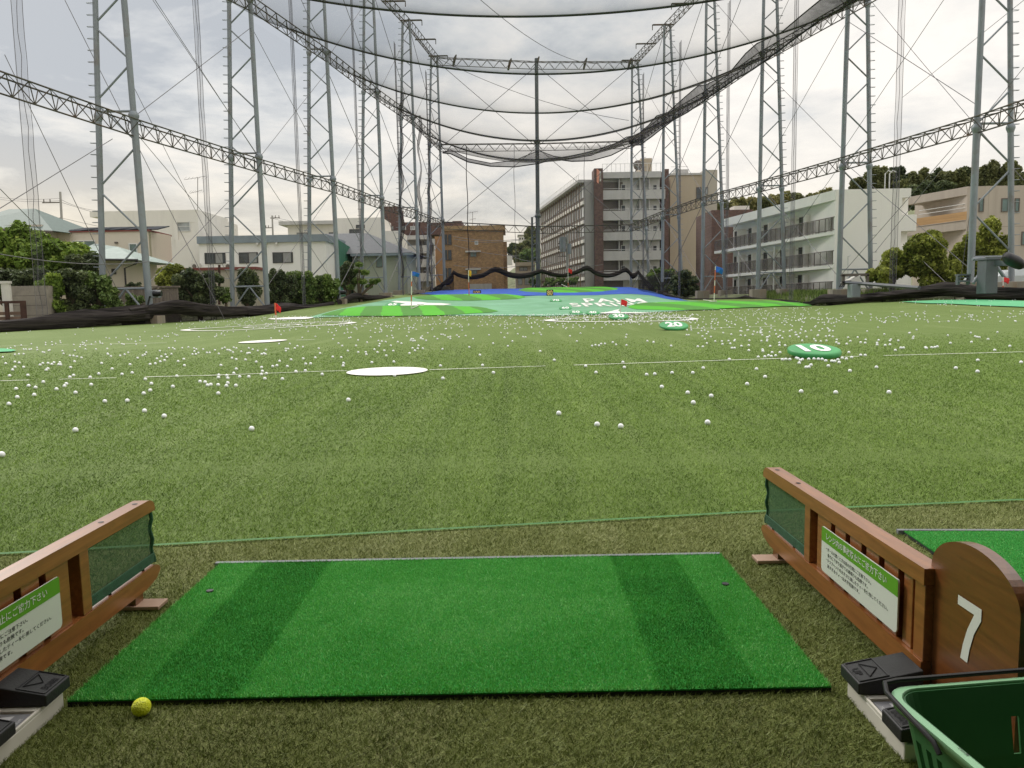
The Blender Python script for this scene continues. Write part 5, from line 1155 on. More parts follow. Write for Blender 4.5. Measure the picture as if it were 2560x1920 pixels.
bush('garden_tree', 'dark slender tree inside the second left pylon', 'A', 2050, 920, 2230, 1280, 58, 4000, .13, 'dark', 13, GH, 9, 'tree', 0)
bush('hedge', 'long dark green hedge right of the second left pylon', 'B', 240, 930, 470, 1290, 62, 10000, .13, 'dark', 14, GH, 10, 'hedge', 0)
bush('hedge', 'dark green hedge left of the third left pylon', 'B', 420, 955, 650, 1290, 64, 10000, .13, 'mid', 15, GH, 10, 'hedge', 0)
bush('hedge', 'low loose hedge at the third left pylon', 'B', 600, 985, 850, 1280, 66, 9000, .13, 'mid', 16, GH, 10, 'hedge', 0)
bush('garden_tree', 'rounded dark tree between the third and fourth left pylons', 'B', 850, 880, 1000, 1120, 72, 5000, .14, 'dark', 17, GH, 10, 'tree', 0)
cl = []
for i, (x, y, rr) in enumerate(((1040, 905, 34), (1010, 960, 30), (1080, 970, 40), (1000, 1040, 40), (1060, 1050, 40), (1110, 1090, 30), (1150, 1050, 42), (1190, 1040, 22), (960, 1100, 36))):
    p = atY('B', x, y, 71); q = atY('B', x+rr, y, 71).x-p.x; cl.append((p.x, p.y+random.uniform(-.6, .6), p.z, q, q, q*.55, 1))
tree('pine_tree', 'open layered pine tree in front of the pale green house', 'tree', (atY('B', 1040, 1150, 71).x, 71, .2), cl, 3500, .12, 'mid', 18, GH)
# far right corner bushes and under the dormitory
bush('shrub', 'mixed bushes at the foot of the dormitory by the far right corner', 'C', 1430, 940, 1720, 1140, 97, 6000, .2, 'mid', 19, None, 10)
bush('shrub', 'dark bushes behind the far right net', 'C', 1650, 960, 1890, 1180, 88, 7000, .18, 'dark', 20, None, 10)
bush('shrub', 'green creepers at the base of the dormitory wing', 'C', 560, 1010, 860, 1085, 107, 3000, .2, 'mid', 21, None, 8)
bush('shrub', 'low bush beside the centre post', 'C', 430, 1020, 520, 1085, 107, 1500, .18, 'mid', 22, None, 8)
GR = 'round trees in the right car park'
bush('round_tree', 'round yellow-green tree, leftmost in front of the white flats', 'D', 1095, 650, 1400, 930, 55, 12000, .13, 'camph', 23, GR, 13, 'tree', .3)
bush('round_tree', 'largest round yellow-green tree, in the middle of the right-hand three', 'D', 1340, 528, 1725, 935, 53, 17000, .13, 'camph', 24, GR, 14, 'tree', .3)
bush('round_tree', 'darker tree tucked beside the first right pylon', 'D', 1620, 590, 1850, 900, 57, 8000, .13, 'camph', 27, GR, 10, 'tree', .3)
bush('round_tree', 'tall yellow-green tree behind the first right pylon', 'D', 1790, 432, 2130, 900, 56, 16000, .14, 'camph', 25, GR, 14, 'tree', .3)
# wooded hills
hz_ = [(-60, 300, 0), (150, 300, 0)]
mb = MB(); rows = []
for j in range(9):
    f = j/8; Y = 150+90*f; rows.append([Vector((x, Y, 2+(1-(1-f)**2)*zz)) for x, zz in ((45, 6), (60, 13), (75, 16), (95, 20), (120, 27), (140, 30), (165, 28), (200, 24), (240, 16))])
mb.grid(rows); tag(mb.build('hill', M_DIRT, smooth=True), kind='structure')
mb = MB(); rows = []
for j in range(7):
    f = j/6; Y = 190+60*f; rows.append([Vector((x, Y, 2+(1-(1-f)**2)*zz)) for x, zz in ((-25, 0), (-12, 4), (0, 9), (8, 15), (20, 22), (40, 18))])
mb.grid(rows); tag(mb.build('hill', M_DIRT, smooth=True), kind='structure')
GHL = 'trees on the wooded hill behind the right-hand flats'
hill = [('D', 960, 120, 1130, 260, 190, 'hill'), ('D', 1100, 35, 1250, 230, 185, 'hill'), ('D', 1220, 50, 1390, 240, 188, 'dark'), ('D', 1330, 90, 1420, 260, 180, 'hill'), ('D', 1400, 60, 1520, 260, 184, 'hill'),
        ('D', 1480, 40, 1620, 230, 186, 'dark'), ('D', 1600, 65, 1760, 220, 183, 'hill'), ('D', 1720, 55, 1860, 210, 187, 'dark'), ('D', 1840, 5, 1990, 220, 185, 'hill'), ('D', 1960, -5, 2100, 210, 183, 'hill'),
        ('D', 2070, 10, 2180, 160, 190, 'hill'), ('D', 2150, 80, 2300, 220, 180, 'hill'), ('D', 1400, 140, 1700, 280, 172, 'dark')]
for i, (k, x0, y0, x1, y1, Y, kd) in enumerate(hill):
    wx = ('leftmost on the slope', 'with a broad domed top', 'dark and dense beside the domed one', 'small, in a dip', 'rounded, above the taupe roof', 'tall and dark in the middle', 'wide, left of the first pylon', 'dark, just left of the first pylon', 'tallest, left of its two legs', 'light-leaved, between the pylon legs', 'thin, right of the pylon', 'low, at the right edge', 'low dark one just over the taupe roof')[i]
    bush('hill_tree', f'hillside tree, {wx}', k, x0-40, y0, x1+40, y1+90, Y, 9000, .40, kd, 40+i, GHL, 12, 'tree')
GBM = 'bamboo and scrub on the ridge behind the white flats'
for i in range(9):
    x = 30+i*92; yt = 285-i*9+random.uniform(-15, 15); bush('bamboo_clump', f'yellowish bamboo clump on the ridge, {("1st 2nd 3rd 4th 5th 6th 7th 8th 9th".split())[i]} from the left', 'D', x-75, yt, x+90, yt+190, 150, 5000, .34, 'bamboo' if i % 3 else 'hill', 60+i, GBM, 10, 'bamboo')
for i, (x0, y0, x1, y1, Y, kd) in enumerate(((410, 580, 480, 650, 215, 'hill'), (290, 720, 400, 860, 190, 'hill'), (350, 690, 480, 800, 200, 'hill'), (370, 760, 500, 880, 180, 'mid'), (245, 720, 320, 800, 210, 'dark'), (430, 640, 490, 760, 205, 'hill'))):
    bush('hill_tree', f'tree on the small hill left of the dormitory, {["topmost by the pale building", "lower left", "upper middle", "lowest right", "leftmost beside the tan building", "beside the centre post"][i]}', 'C', x0-20, y0, x1+20, y1+40, Y, 6000, .40, kd, 80+i, 'trees on the small central hill', 10, 'tree')
# rough grass outside the right wall
n = 9000; yy = rng.uniform(50, 72, n); xx = np.array([wallx(WALL_R, y) for y in yy])+rng.uniform(.3, 6, n); zz = hv(xx, yy); hh = rng.uniform(.15, .5, n); an = rng.uniform(0, pi, n); ww = .05
V = np.stack([np.stack([xx-ww*np.cos(an), yy-ww*np.sin(an), zz-.02], 1), np.stack([xx+ww*np.cos(an), yy+ww*np.sin(an), zz-.02], 1), np.stack([xx+rng.normal(0, .08, n), yy, zz+hh], 1)], 1).reshape(-1, 3)
tag(mesh_np('rough_grass', V, np.arange(3*n).reshape(-1, 3), LF['mid'], None, rng.uniform(.2, 1, n)), 'rough green grass outside the right-hand net', 'grass', kind='stuff')

# ================================================================== RANGE EQUIPMENT
M_CUSH = mat('green_vinyl', (.05, .30, .09), .5, .15, 3, bump=.3, bscale=9, spec=.5)
M_NUM = mat('white_number_paint', (.82, .82, .78), .7, .04, 4)
def marker(txt, k, xc, yb, wpx, label, tilt=14, th=.065):
    p = hit(k, xc, yb); R_ = abs(hit(k, xc+wpx/2, yb).x-hit(k, xc-wpx/2, yb).x)/2; cy_ = p.y+R_*.93; z0 = h(p.x, p.y)+.0
    p.x = p.x*cy_/p.y; t = thing('yard_marker', label, 'yardage marker', (p.x, cy_, z0), 'inflated round yardage markers'); tl = radians(tilt); mb = MB(); rows = []; nn = 40
    def put(x, y, z):                              # tilt about the front edge
        yy = y+R_; return Vector((p.x+x, cy_-R_+yy*cos(tl)-z*sin(tl), z0-.005+yy*sin(tl)+z*cos(tl)))
    for q, zz_ in ((.0, 0), (.94, .0), (1.0, .12), (1.015, .5), (1.0, .82), (.96, .98), (.86, 1.04), (.5, 1.07), (.0, 1.08)):
        rows.append([put(cos(2*pi*j/nn)*R_*q*(1+(.012 if j % 2 else -.008)*(q > .9)), sin(2*pi*j/nn)*R_*q, zz_*th) for j in range(nn)])
    mb.grid(rows, True); mb.build('cushion', M_CUSH, t, True)
    mb = MB(); put_text(mb, txt, lambda u, v: put((u-.5)*R_*1.15, (v-.5)*R_*1.2-.03*R_, th*1.10+.004), .035); mb.build('number', M_NUM, t)
    mb = MB()
    for s_ in (-1, 1): a = put(0, s_*R_*.2, 0); mb.box(p.x-R_*.5, p.x+R_*.5, cy_-.02, cy_+R_*.8, z0-.05, z0+R_*sin(tl)*1.0+.02) if s_ > 0 else None
    mb.build('support_wedge', M_DARK, t)
marker('10', 'N', 1000, 503, 322, 'big green round marker reading 10, nearest on the right', 9, .08)
marker('20', 'P', 1130, 1392, 480, 'green round marker reading 20')
marker('30', 'P', 283, 1228, 330, 'green round marker reading 30 below the red flag')
marker('40', 'C', 972, 1341, 132, 'small green marker reading 40')
marker('50', 'C', 828, 1337, 130, 'small green marker reading 50')
marker('60', 'C', 737, 1297, 118, 'small green marker reading 60')
marker('70', 'C', 655, 1229, 105, 'small green marker reading 70')
marker('65', 'B', 1320, 1269, 125, 'small green marker reading 65 left of the white bunker shape')
M_ORN = mat('amber_number', (.85, .55, .22), .5, .05, 4)
def board(txt, k, x0, y0, x1, y1, label, Yf=None):
    p = hit(k, (x0+x1)/2, y1); Y = Yf or p.y; a = atY(k, x0, y1, Y); b = atY(k, x1, y0, Y); t = thing('number_board', label, 'number board', ((a.x+b.x)/2, Y, a.z), 'black distance boards')
    mb = MB(); mb.box(a.x, b.x, Y, Y+.12, a.z-.05, b.z); mb.box(a.x+.1, a.x+.2, Y+.12, Y+.6, a.z-.05, a.z+.4); mb.box(b.x-.2, b.x-.1, Y+.12, Y+.6, a.z-.05, a.z+.4); mb.build('board', M_DARK, t)
    mb = MB(); put_text(mb, txt, lambda u, v: Vector((a.x+(b.x-a.x)*(.10+.80*u), Y-.015, a.z+(b.z-a.z)*(.10+.80*v))), .03); mb.build('number', M_ORN, t)
board('80', 'U', 785, 1208, 907, 1326, 'black board with amber number 80 standing on the blue edge')
board('100', 'S', 1490, 1386, 1612, 1462, 'black board with amber number 100 behind the crest green', 84.5)
M_PW = mat('pole_white', (.72, .68, .62), .5, .05, 4); M_PO = mat('pole_orange', (.60, .14, .06), .5, .08, 4)
def flag(label, k, xb, yb, xt, yt, col, fw, fh, droop=.35, bands=(), Yf=None, thick=.035, zs=None):
    a = hit(k, xb, yb) if not Yf else atY(k, xb, yb, Yf); b = atY(k, xt, yt, a.y); t = thing('flag', label, 'flag', (a.x, a.y, a.z), 'target flags'); Hh = (b-a).length
    mb = MB(); mb.tube([a-Vector((0, 0, .1)), b], thick, 7); mb.build('pole', M_PW, t, True)
    for f0, f1 in bands: mb = MB(); mb.tube([a.lerp(b, f0), a.lerp(b, f1)], thick*1.12, 7); mb.build('pole_band', M_PO, t, True)
    mb = MB(); rows = []
    for j in range(7):
        v = j/6; rows.append([b+Vector((fw*u+.06*fw*sin(v*5), .18*fw*sin(u*7+v*2), -fh*v-droop*fh*u*(1-.3*sin(u*5)))) for u in np.linspace(0, 1, 9)])
    mb.grid(rows); o = mb.build('cloth', mat('flag_'+label.split()[0], col, .7, .1, 3), t, True); sm = o.modifiers.new('solid', 'SOLIDIFY'); sm.thickness = .012
    return t
RED = (.72, .03, .03); BLU = (.02, .14, .55)
flag('red flag in the left target ring', 'L', 1698, 220, 1690, 92, RED, .24, .30, .5, ((.42, 1.0),))
flag('blue flag on the left striped green, drooping', 'B', 1480, 1302, 1483, 962, BLU, .48, .28, .35, ((.25, .40), (.62, .74)))
flag('yellow flag on the crest green', 'B', 1980, 1183, 1974, 952, (.75, .42, .03), .26, .55, .1, ((.0, .55),))
flag('red flag far off on the green below the back netting', 'C', 762, 1112, 760, 935, RED, .5, .5, .4, ((.0, .3),))
flag('red flag, largest, right behind the 30 marker', 'C', 1213, 1336, 1217, 1203, RED, .30, .27, .30, thick=.018)
flag('blue flag on the right striped green', 'C', 2021, 1240, 2034, 918, BLU, .55, .42, .35, ((.28, .48), (.62, .9)))
flag('red flag at the right edge behind the black net roll', 'R', 1920, 1046, 1925, 735, RED, .36, .27, .3, ((.40, .62),))
# rake-like sticks lying on the greens
for k, p0, p1, lab in (('B', (1485, 1308), (1560, 1272), 'pale stick lying on the left striped green'), ('U', (1060, 1140), (1170, 1190), 'pale stick lying on the far green'), ('P', (1590, 960), (1740, 985), 'pale stick lying by the blue flag on the right green')):
    a, b = hit(k, *p0), hit(k, *p1); mb = MB(); mb.tube([a+Vector((0, 0, .2)), b+Vector((0, 0, .2))], .03, 5); mb.tube([b+Vector((-.25, 0, .2)), b+Vector((.25, 0, .2))], .03, 5); tag(mb.build('stick', M_PW), lab, 'stick', 'sticks lying on the greens')
# right side machinery
t = thing('motor_gantry', 'grey steel gantry and beam beside the first right pylon', 'machine', tuple(atY('R', 1740, 900, 41)))
mb = MB(); a = atY('R', 1665, 470, 41); b = atY('R', 1815, 880, 41); mb.box(a.x, b.x, 40.8, 41.6, b.z-.3, a.z-.1); mb.build('cabinet', M_MACH, t, bevel=.02)
mb = MB(); mb.box(a.x-.05, b.x+.05, 40.7, 41.7, a.z-.1, a.z); mb.build('cap', M_MACH, t)
mb = MB(); p = atY('R', 1730, 500, 41.2); q = atY('R', 2010, 548, 40.0); mb.box8([p+Vector((0, -.15, -.28)), q+Vector((0, -.15, -.12)), q+Vector((0, .15, -.12)), p+Vector((0, .15, -.28)), p+Vector((0, -.15, .06)), q+Vector((0, -.15, .06)), q+Vector((0, .15, .06)), p+Vector((0, .15, .06))]); mb.build('arm', M_MACH, t)
mb = MB()
for x0, y0, x1, y1 in ((1500, 485, 1670, 485), (1510, 820, 1665, 590), (1830, 580, 1925, 720)): mb.tube([atY('R', x0, y0, 42), atY('R', x1, y1, 42)], .09, 8)
mb.build('strut', M_STEEL, t, True)
t = thing('floodlight', 'black oval floodlight pointing down at the far right', 'floodlight', tuple(atY('R', 2060, 510, 39))); mb = MB(); c0 = atY('R', 2065, 510, 39); ux = (atY('R', 2200, 560, 39)-atY('R', 1940, 450, 39)); ln = ux.length/2; ux.normalize(); rows = []
vz = Vector((0, -.2, 1)).normalized(); vy = ux.cross(vz)
for i in range(13):
    f = -1+2*i/12; rr = sqrt(max(0, 1-f**4)); rows.append([c0+ux*(ln*f)+vz*(.34*rr*sin(2*pi*j/14))+vy*(.5*rr*cos(2*pi*j/14)) for j in range(14)])
mb.grid(rows, True); mb.build('lamp_head', M_DARK, t, True); mb = MB(); mb.tube([atY('R', 1960, 440, 39.2), atY('R', 2230, 570, 39.2)], .10, 8); mb.build('mount_bar', M_STEEL, t, True)
t = thing('winch', 'small grey winch bracket at the foot of the first right pylon', 'winch', tuple(atY('R', 1350, 800, 42))); mb = MB()
for x0, y0, x1, y1 in ((1285, 695, 1450, 712), (1300, 740, 1420, 748), (1290, 780, 1440, 800)): a = atY('R', x0, y0, 42); b = atY('R', x1, y1, 42); mb.box(a.x, b.x, 41.8, 42.2, b.z, a.z)
for x in (1285, 1430): a = atY('R', x, 700, 42); b = atY('R', x+25, 840, 42); mb.box(a.x, b.x, 41.9, 42.1, b.z, a.z)
mb.build('frame', M_MACH, t)
t = thing('ball_conveyor', 'long low grey ball conveyor rail running behind the right net roll', 'conveyor', tuple(atY('D', 1000, 960, 52)))
mb = MB(); P_ = [atY('D', 915, 892, 53), atY('D', 1040, 900, 52), atY('D', 1200, 912, 50), atY('D', 1450, 930, 47)]; mb.tube(P_, .13, 6); mb.build('rail', M_MACH, t)
mb = MB(); a = atY('D', 950, 905, 52.5); b = atY('D', 1008, 978, 52.5); mb.box(a.x, b.x, 52.2, 53, b.z-.2, a.z); mb.build('cabinet', M_STEEL, t, bevel=.02)
mb = MB(); a = atY('D', 915, 892, 53); b = atY('D', 1018, 850, 53); mb.box8([a, Vector((b.x, 53, a.z)), Vector((b.x, 53.9, a.z)), a+Vector((0, .9, 0)), a+Vector((1.0, 0, .5)), Vector((b.x, 53, b.z)), Vector((b.x, 53.9, b.z)), a+Vector((1.0, .9, .5))]); mb.build('hopper', M_ACW, t)
mb = MB(); c0 = atY('D', 985, 835, 53.2); mb.box(c0.x-.9, c0.x+.9, 53.1, 53.4, c0.z-.1, c0.z+.08); mb.box(c0.x-.9, c0.x-.75, 53.1, 53.3, c0.z-.7, c0.z); mb.box(c0.x+.75, c0.x+.9, 53.1, 53.3, c0.z-.7, c0.z); mb.build('hopper_frame', M_FRB, t)
mb = MB(); 
for i in range(3): mb.tube([atY('D', 870+i*15, 925, 53), atY('D', 890+i*12, 885, 53), atY('D', 935+i*8, 880, 53)], .05, 5)
mb.build('hose', M_DARK, t, True)
# winch boxes at the left pylons
for k, x0, y0, x1, y1, Y, lab in (('A', 1310, 1125, 1395, 1190, 43.6, 'grey winch box clamped to the foot of the first left pylon'), ('B', 862, 1125, 908, 1165, 66.5, 'grey winch box on the foot of the third left pylon')):
    a = atY(k, x0, y0, Y); b = atY(k, x1, y1, Y); t = thing('winch_box', lab, 'winch', ((a.x+b.x)/2, Y, b.z), 'winch boxes on the left pylons'); mb = MB(); mb.box(a.x, b.x-.1, Y-.2, Y+.2, b.z, a.z); mb.build('casing', M_STEEL, t, bevel=.02)
    mb = MB(); mb.tube([Vector((b.x-.3, Y-.3, a.z-.2)), Vector((b.x+.15, Y-.3, a.z-.2))], .16, 10); mb.tube([Vector((a.x, Y-.25, b.z+.1)), Vector((a.x-.15, Y-.25, b.z-.4)), Vector((a.x+.05, Y-.25, b.z-.8))], .05, 6); mb.build('drum', M_DARK, t, True)
mb = MB(); a = atY('A', 1895, 1250, 60); mb.tube([a, atY('A', 1895, 905, 60)], .10, 8); tag(mb.build('rusty_pipe', M_RUST, smooth=True), 'rusty dark standing pipe left of the second left pylon', 'pipe')
mb = MB(); mb.tube([atY('D', 932, 860, 63.6), atY('D', 932, 705, 63.6), atY('D', 952, 690, 63.6)], .05, 5); tag(mb.build('vent_pipe', M_FRW, smooth=True), 'thin bent pipe on the white end wall of the flats', 'pipe')

# parked cars glimpsed behind the right roll
M_CARW = mat('car_paint_white', (.60, .62, .62), .25, .03, 1, spec=.6); M_CARG = mat('car_paint_dark', (.05, .055, .06), .25, .05, 1, spec=.6); M_TYRE = mat('tyre', (.02, .02, .02), .9)
def car(label, x, y, z, paint, rz, van=False):
    t = thing('parked_car', label, 'car', (x, y, z), 'cars in the right car park'); Ln, Wd = 4.2, 1.7; R_ = Matrix.Rotation(rz, 3, 'Z'); tp = 1.85 if van else 1.45
    def pt(a, b, c): v = R_ @ Vector((a, b, 0)); return Vector((x+v.x, y+v.y, z+c))
    prof = [(-2.1, .35), (-2.1, .85), (-1.95, .98), (-1.0, 1.02), (-.4, tp-.03), (.0, tp), (1.3, tp-.03), (1.9, 1.0), (2.1, .9), (2.1, .35)]
    mb = MB()
    rows = [[pt(a, s*Wd/2*(1 if c < 1.1 else .82), c) for a, c in prof] for s in (-1, 1)]; mb.grid(rows, True); mb.poly(rows[0]); mb.poly(rows[1]); mb.build('body', paint, t, bevel=.05)
    for s in (-1, 1):
        mb = MB(); q = s*(Wd/2*.93); mb.poly([pt(-.85, q*.985, 1.06), pt(-.35, q*.915, tp-.12), pt(.35, q*.905, tp-.09), pt(.35, q*.985, 1.06)]); mb.poly([pt(.45, q*.985, 1.06), pt(.45, q*.905, tp-.09), pt(1.2, q*.915, tp-.13), pt(1.65, q*.985, 1.06)]); mb.build('side_window', M_GLASS, t)
    mb = MB(); mb.poly([pt(-1.02, -.68, 1.05), pt(-1.02, .68, 1.05), pt(-.46, .60, tp-.1), pt(-.46, -.60, tp-.1)]); mb.build('windscreen', M_GLASSL, t)
    for a in (-1.3, 1.3):
        for s in (-1, 1): mb = MB(); mb.tube([pt(a, s*(Wd/2-.2), .31), pt(a, s*(Wd/2+.01), .31)], .31, 16); w2 = mb.build('wheel', M_TYRE, t, True)
    for s in (-1, 1): mb = MB(); mb.dome(pt(-2.08, s*.6, .75), .08, .16, .09, 8, 6); mb.build('headlight', M_GLASSL, t, True)
def atc(k, x, y, Y): p = atY(k, x, y, Y); return p.x, p.y, p.z
x, y, z = atc('R', 1850, 900, 52); car('silver car half hidden behind the grey gantry at the right', x, y, z-.2, M_CARW, .3)
x, y, z = atc('R', 2180, 890, 50); car('white car nearest the right edge behind the black net roll', x, y, z-.2, M_CARW, -.9)
x, y, z = atc('R', 2230, 800, 56); car('dark van behind the white car at the right edge', x, y, z-.3, M_CARG, -.9, True)

# ================================================================== TEE BAYS
M_WOODT = None
def woodmat(name, c0, c1, rough=.35):
    mt, t, b = base(name); N = t.nodes.new; L = t.links.new; b.inputs['Roughness'].default_value = rough; b.inputs['Coat Weight'].default_value = .7; b.inputs['Coat Roughness'].default_value = .3
    tc = N('ShaderNodeTexCoord'); mp = N('ShaderNodeMapping'); mp.inputs['Scale'].default_value = (30, 2.2, 30); L(tc.outputs['Object'], mp.inputs[0])
    n = N('ShaderNodeTexNoise'); n.inputs['Scale'].default_value = 2.2; n.inputs['Detail'].default_value = 7; n.inputs['Distortion'].default_value = .6; L(mp.outputs[0], n.inputs[0])
    r = N('ShaderNodeValToRGB'); L(n.outputs['Fac'], r.inputs[0]); r.color_ramp.elements[0].position = .3; r.color_ramp.elements[1].position = .72; r.color_ramp.elements[0].color = (*c0, 1); r.color_ramp.elements[1].color = (*c1, 1)
    n5 = N('ShaderNodeTexNoise'); n5.inputs['Scale'].default_value = 24; n5.inputs['Detail'].default_value = 8; n5.inputs['Roughness'].default_value = .8; L(tc.outputs['Object'], n5.inputs[0]); r5 = N('ShaderNodeValToRGB'); L(n5.outputs['Fac'], r5.inputs[0]); r5.color_ramp.elements[0].position = .56; r5.color_ramp.elements[1].position = .74; r5.color_ramp.elements[0].color = (0, 0, 0, 1); r5.color_ramp.elements[1].color = (.55, .55, .55, 1)
    mx5 = N('ShaderNodeMixRGB'); L(r5.outputs[0], mx5.inputs[0]); L(r.outputs[0], mx5.inputs[1]); mx5.inputs[2].default_value = (c0[0]*.35, c0[1]*.35, c0[2]*.35, 1)
    L(mx5.outputs[0], b.inputs['Base Color']); bp = N('ShaderNodeBump'); bp.inputs['Strength'].default_value = .12; bp.inputs['Distance'].default_value = .002; L(n.outputs['Fac'], bp.inputs['Height']); L(bp.outputs[0], b.inputs['Normal']); return mt
M_WOOD = woodmat('varnished_wood', (.20, .065, .016), (.34, .125, .034)); M_WOOD2 = woodmat('dark_varnished_wood', (.11, .034, .008), (.19, .064, .015))
M_SIGNW = mat('sign_white', (.66, .68, .62), .35, .02, 3); M_SIGNG = mat('sign_green', (.12, .33, .025), .35, .03, 3); M_INK = mat('black_ink', (.02, .02, .02), .5, .0, 3)
M_MESH = netmat('green_mesh', (.065, .125, .07), .27, .12, 60); M_HEM = mat('green_hem', (.025, .085, .04), .8, .2, 30, bump=.3, bscale=200)
LINES = ['・ボールを置くときは前の打席にご注意下さい。', '　後ろに下がり過ぎての素振りも危険です。', '・クラブヘッドの大きさに適したティーを使用してください。', '　高すぎるティーは大変危険です。']
def divider(name, label, X, sg, y1, y0):
    """X: face towards the mat, sg: +1 when the panel lies to the right of the mat"""
    T = .042; t = thing(name, label, 'bay divider', (X, (y0+y1)/2, 0), 'wooden dividers between the bays')
    bx = lambda mb, d0, d1, a, b, z0, z1: mb.box(min(X+sg*d0, X+sg*d1), max(X+sg*d0, X+sg*d1), a, b, z0, z1)
    mb = MB(); n = 10; prof = [(y0, .290), (y0, .330)]+[(y1-.045+.045*sin(i*pi/2/5), .300+.03*cos(i*pi/2/5)) for i in range(6)]+[(y1, .288)]
    q = [[Vector((X+sg*d, y, z)) for y, z in prof] for d in (-.004, T+.004)]; mb.grid(q, False); mb.poly(q[0]); mb.poly(q[1]); mb.poly([q[0][0], q[1][0], q[1][-1], q[0][-1]]); mb.build('top_rail', M_WOOD, t, bevel=.003)
    mb = MB(); prof = [(y0, .05), (y0, .108)]+[(y1-.02, .108), (y1+.005, .098), (y1+.012, .082), (y1-.02, .06), (y1-.09, .048)]
    q = [[Vector((X+sg*d, y, z)) for y, z in prof] for d in (-.004, T+.004)]; mb.grid(q, False); mb.poly(q[0]); mb.poly(q[1]); mb.poly([q[0][0], q[1][0], q[1][-1], q[0][-1]]); mb.build('bottom_rail', M_WOOD, t, bevel=.003)
    post = y1-.40; edges = [(post-.045, post, .0), (post-.19, post-.09, .006)]
    s = post-.19
    while s-.072 > y0+.13: edges.append((s-.028-.072, s-.028, .006)); s -= .10
    edges.append((y0+.065, s-.028, .006)); edges.append((y0, y0+.045, .0))
    for a, b, d in edges: mb = MB(); bx(mb, d, T-d, a, b, .1085, .2895); mb.build('slat', M_WOOD, t, bevel=.002)
    mb = MB(); bx(mb, T*.75, T*.9, y0+.05, post-.05, .11, .288); mb.build('backing_board', M_WOOD2, t)
    mb = MB(); mb.box(X+sg*.012 if sg > 0 else X-.016, X+.016 if sg > 0 else X-.012, post+.004, y1-.01, .116, .292); o = mb.build('mesh_screen', M_MESH, t)
    mb = MB(); rows = []
    for z in np.linspace(.112, .290, 12): rows.append([Vector((X+sg*(.010+.004*sin(z*90)), y, z)) for y in np.linspace(post+.002, y1-.004-.006*sin((z-.11)/.18*pi), 8)])
    h0 = MB(); h0.tube([r[-1] for r in rows], .006, 6); h0.tube([Vector((X+sg*.012, post+.002, .286)), Vector((X+sg*.012, y1-.01, .286))], .007, 6); h0.tube([Vector((X+sg*.010, post+.004, .13)), Vector((X+sg*.010, post+.004, .26))], .004, 5)
    for i in range(6): h0.tube([Vector((X+sg*.006, post+.002, .117+.005*i)), Vector((X+sg*.006, y1+.002-.002*i, .117+.005*i))], .0034, 5)
    h0.build('hem', M_HEM, o, True)
    mb = MB()
    for f in (.28, .80): y = post+(y1-post)*f; mb.tube([Vector((X+sg*.01, y, .104)), Vector((X+sg*.01, y, .118))], .005, 8)
    mb.build('screen_peg', M_DARK, t, True)
    mb = MB()
    for yy in (y1-.085, y1-.29):
        mb = MB(); c = Vector((X+sg*T*.45, yy, .3312)); mb.poly([c+Vector((.0085*cos(i*pi/8), .0085*sin(i*pi/8), 0)) for i in range(16)]); mb.build('screw_hole', M_DARK, t)
    mb = MB(); fy = y1-.13; pts = [(X-sg*.065, fy-.035), (X-sg*.01, fy-.035), (X-sg*.01, fy+.035), (X-sg*.065, fy+.035)]
    a, b = min(X-sg*.075, X+sg*.11), max(X-sg*.075, X+sg*.11); mb.box(a, b, fy-.04, fy+.03, .010, .022); mb.build('foot', mat('pale_wood', (.42, .28, .20), .5, .1, 10), t, bevel=.002)
    mb = MB(); a, b = min(X+sg*.0, X+sg*T), max(X, X+sg*T); mb.box(a, b, fy-.03, fy+.02, .022, .049); mb.build('foot_block', M_WOOD2, t); mb = MB(); mb.box(a, b, y0+.03, y0+.08, .0, .049); mb.build('foot_block', M_WOOD2, t)
    # notice
    e1 = post-.16+.0; e0 = e1-.46; z0, z1 = .128, .264; R_ = .014; pts = []
    for cy_, cz_, a0 in ((e1-R_, z1-R_*.6, 0), (e0+R_, z1-R_*.6, 90), (e0+R_, z0+R_, 180), (e1-R_, z0+R_, 270)): pts += [(cy_+R_*cos(radians(a0+i*22.5)), min(z1, cz_+R_*sin(radians(a0+i*22.5)))) for i in range(5)]
    mb = MB(); q = [[Vector((X-sg*d, y, z)) for y, z in pts] for d in (.0045, .0085)]; mb.grid(q, True); mb.poly(q[0]); mb.poly(q[1]); o = mb.build('notice', M_SIGNW, t)
    zb_ = z1-.043; mb = MB(); up = [(y, z) for y, z in pts if z > zb_]; ups = sorted([p for p in up if p[0] > (e0+e1)/2], key=lambda p: p[1])+sorted([p for p in up if p[0] <= (e0+e1)/2], key=lambda p: -p[1])
    mb.poly([Vector((X-sg*.0092, e1, zb_))]+[Vector((X-sg*.0092, y, z)) for y, z in ups]+[Vector((X-sg*.0092, e0, zb_))]); mb.build('notice_band', M_SIGNG, o)
    Yt = (lambda f: e1-(e1-e0)*f) if sg > 0 else (lambda f: e0+(e1-e0)*f)
    mb = MB(); put_text(mb, 'レンジ内の事故防止にご協力下さい', lambda u, v: Vector((X-sg*.0100, Yt(.08+.80*u), zb_+.011+.022*v)), .012); mb.build('notice_title', M_SIGNW, o)
    mb = MB()
    for i, (ln, f1) in enumerate(zip(LINES, (.70, .66, .90, .56))):
        f0 = .075 if ln[0] == '・' else .10; put_text(mb, ln.strip('　'), lambda u, v: Vector((X-sg*.0092, Yt(f0+(f1-f0)*u), zb_-.0215-i*.0165+.0115*v)), .008)
    mb.build('notice_text', M_INK, o); return t
divider('bay_divider', 'wooden bay divider on the right, ending in the number 7 panel', .937, 1, 2.825, 1.70)
divider('bay_divider', 'wooden bay divider on the left, cut off by the edge', -1.20, -1, 2.505, 1.38)

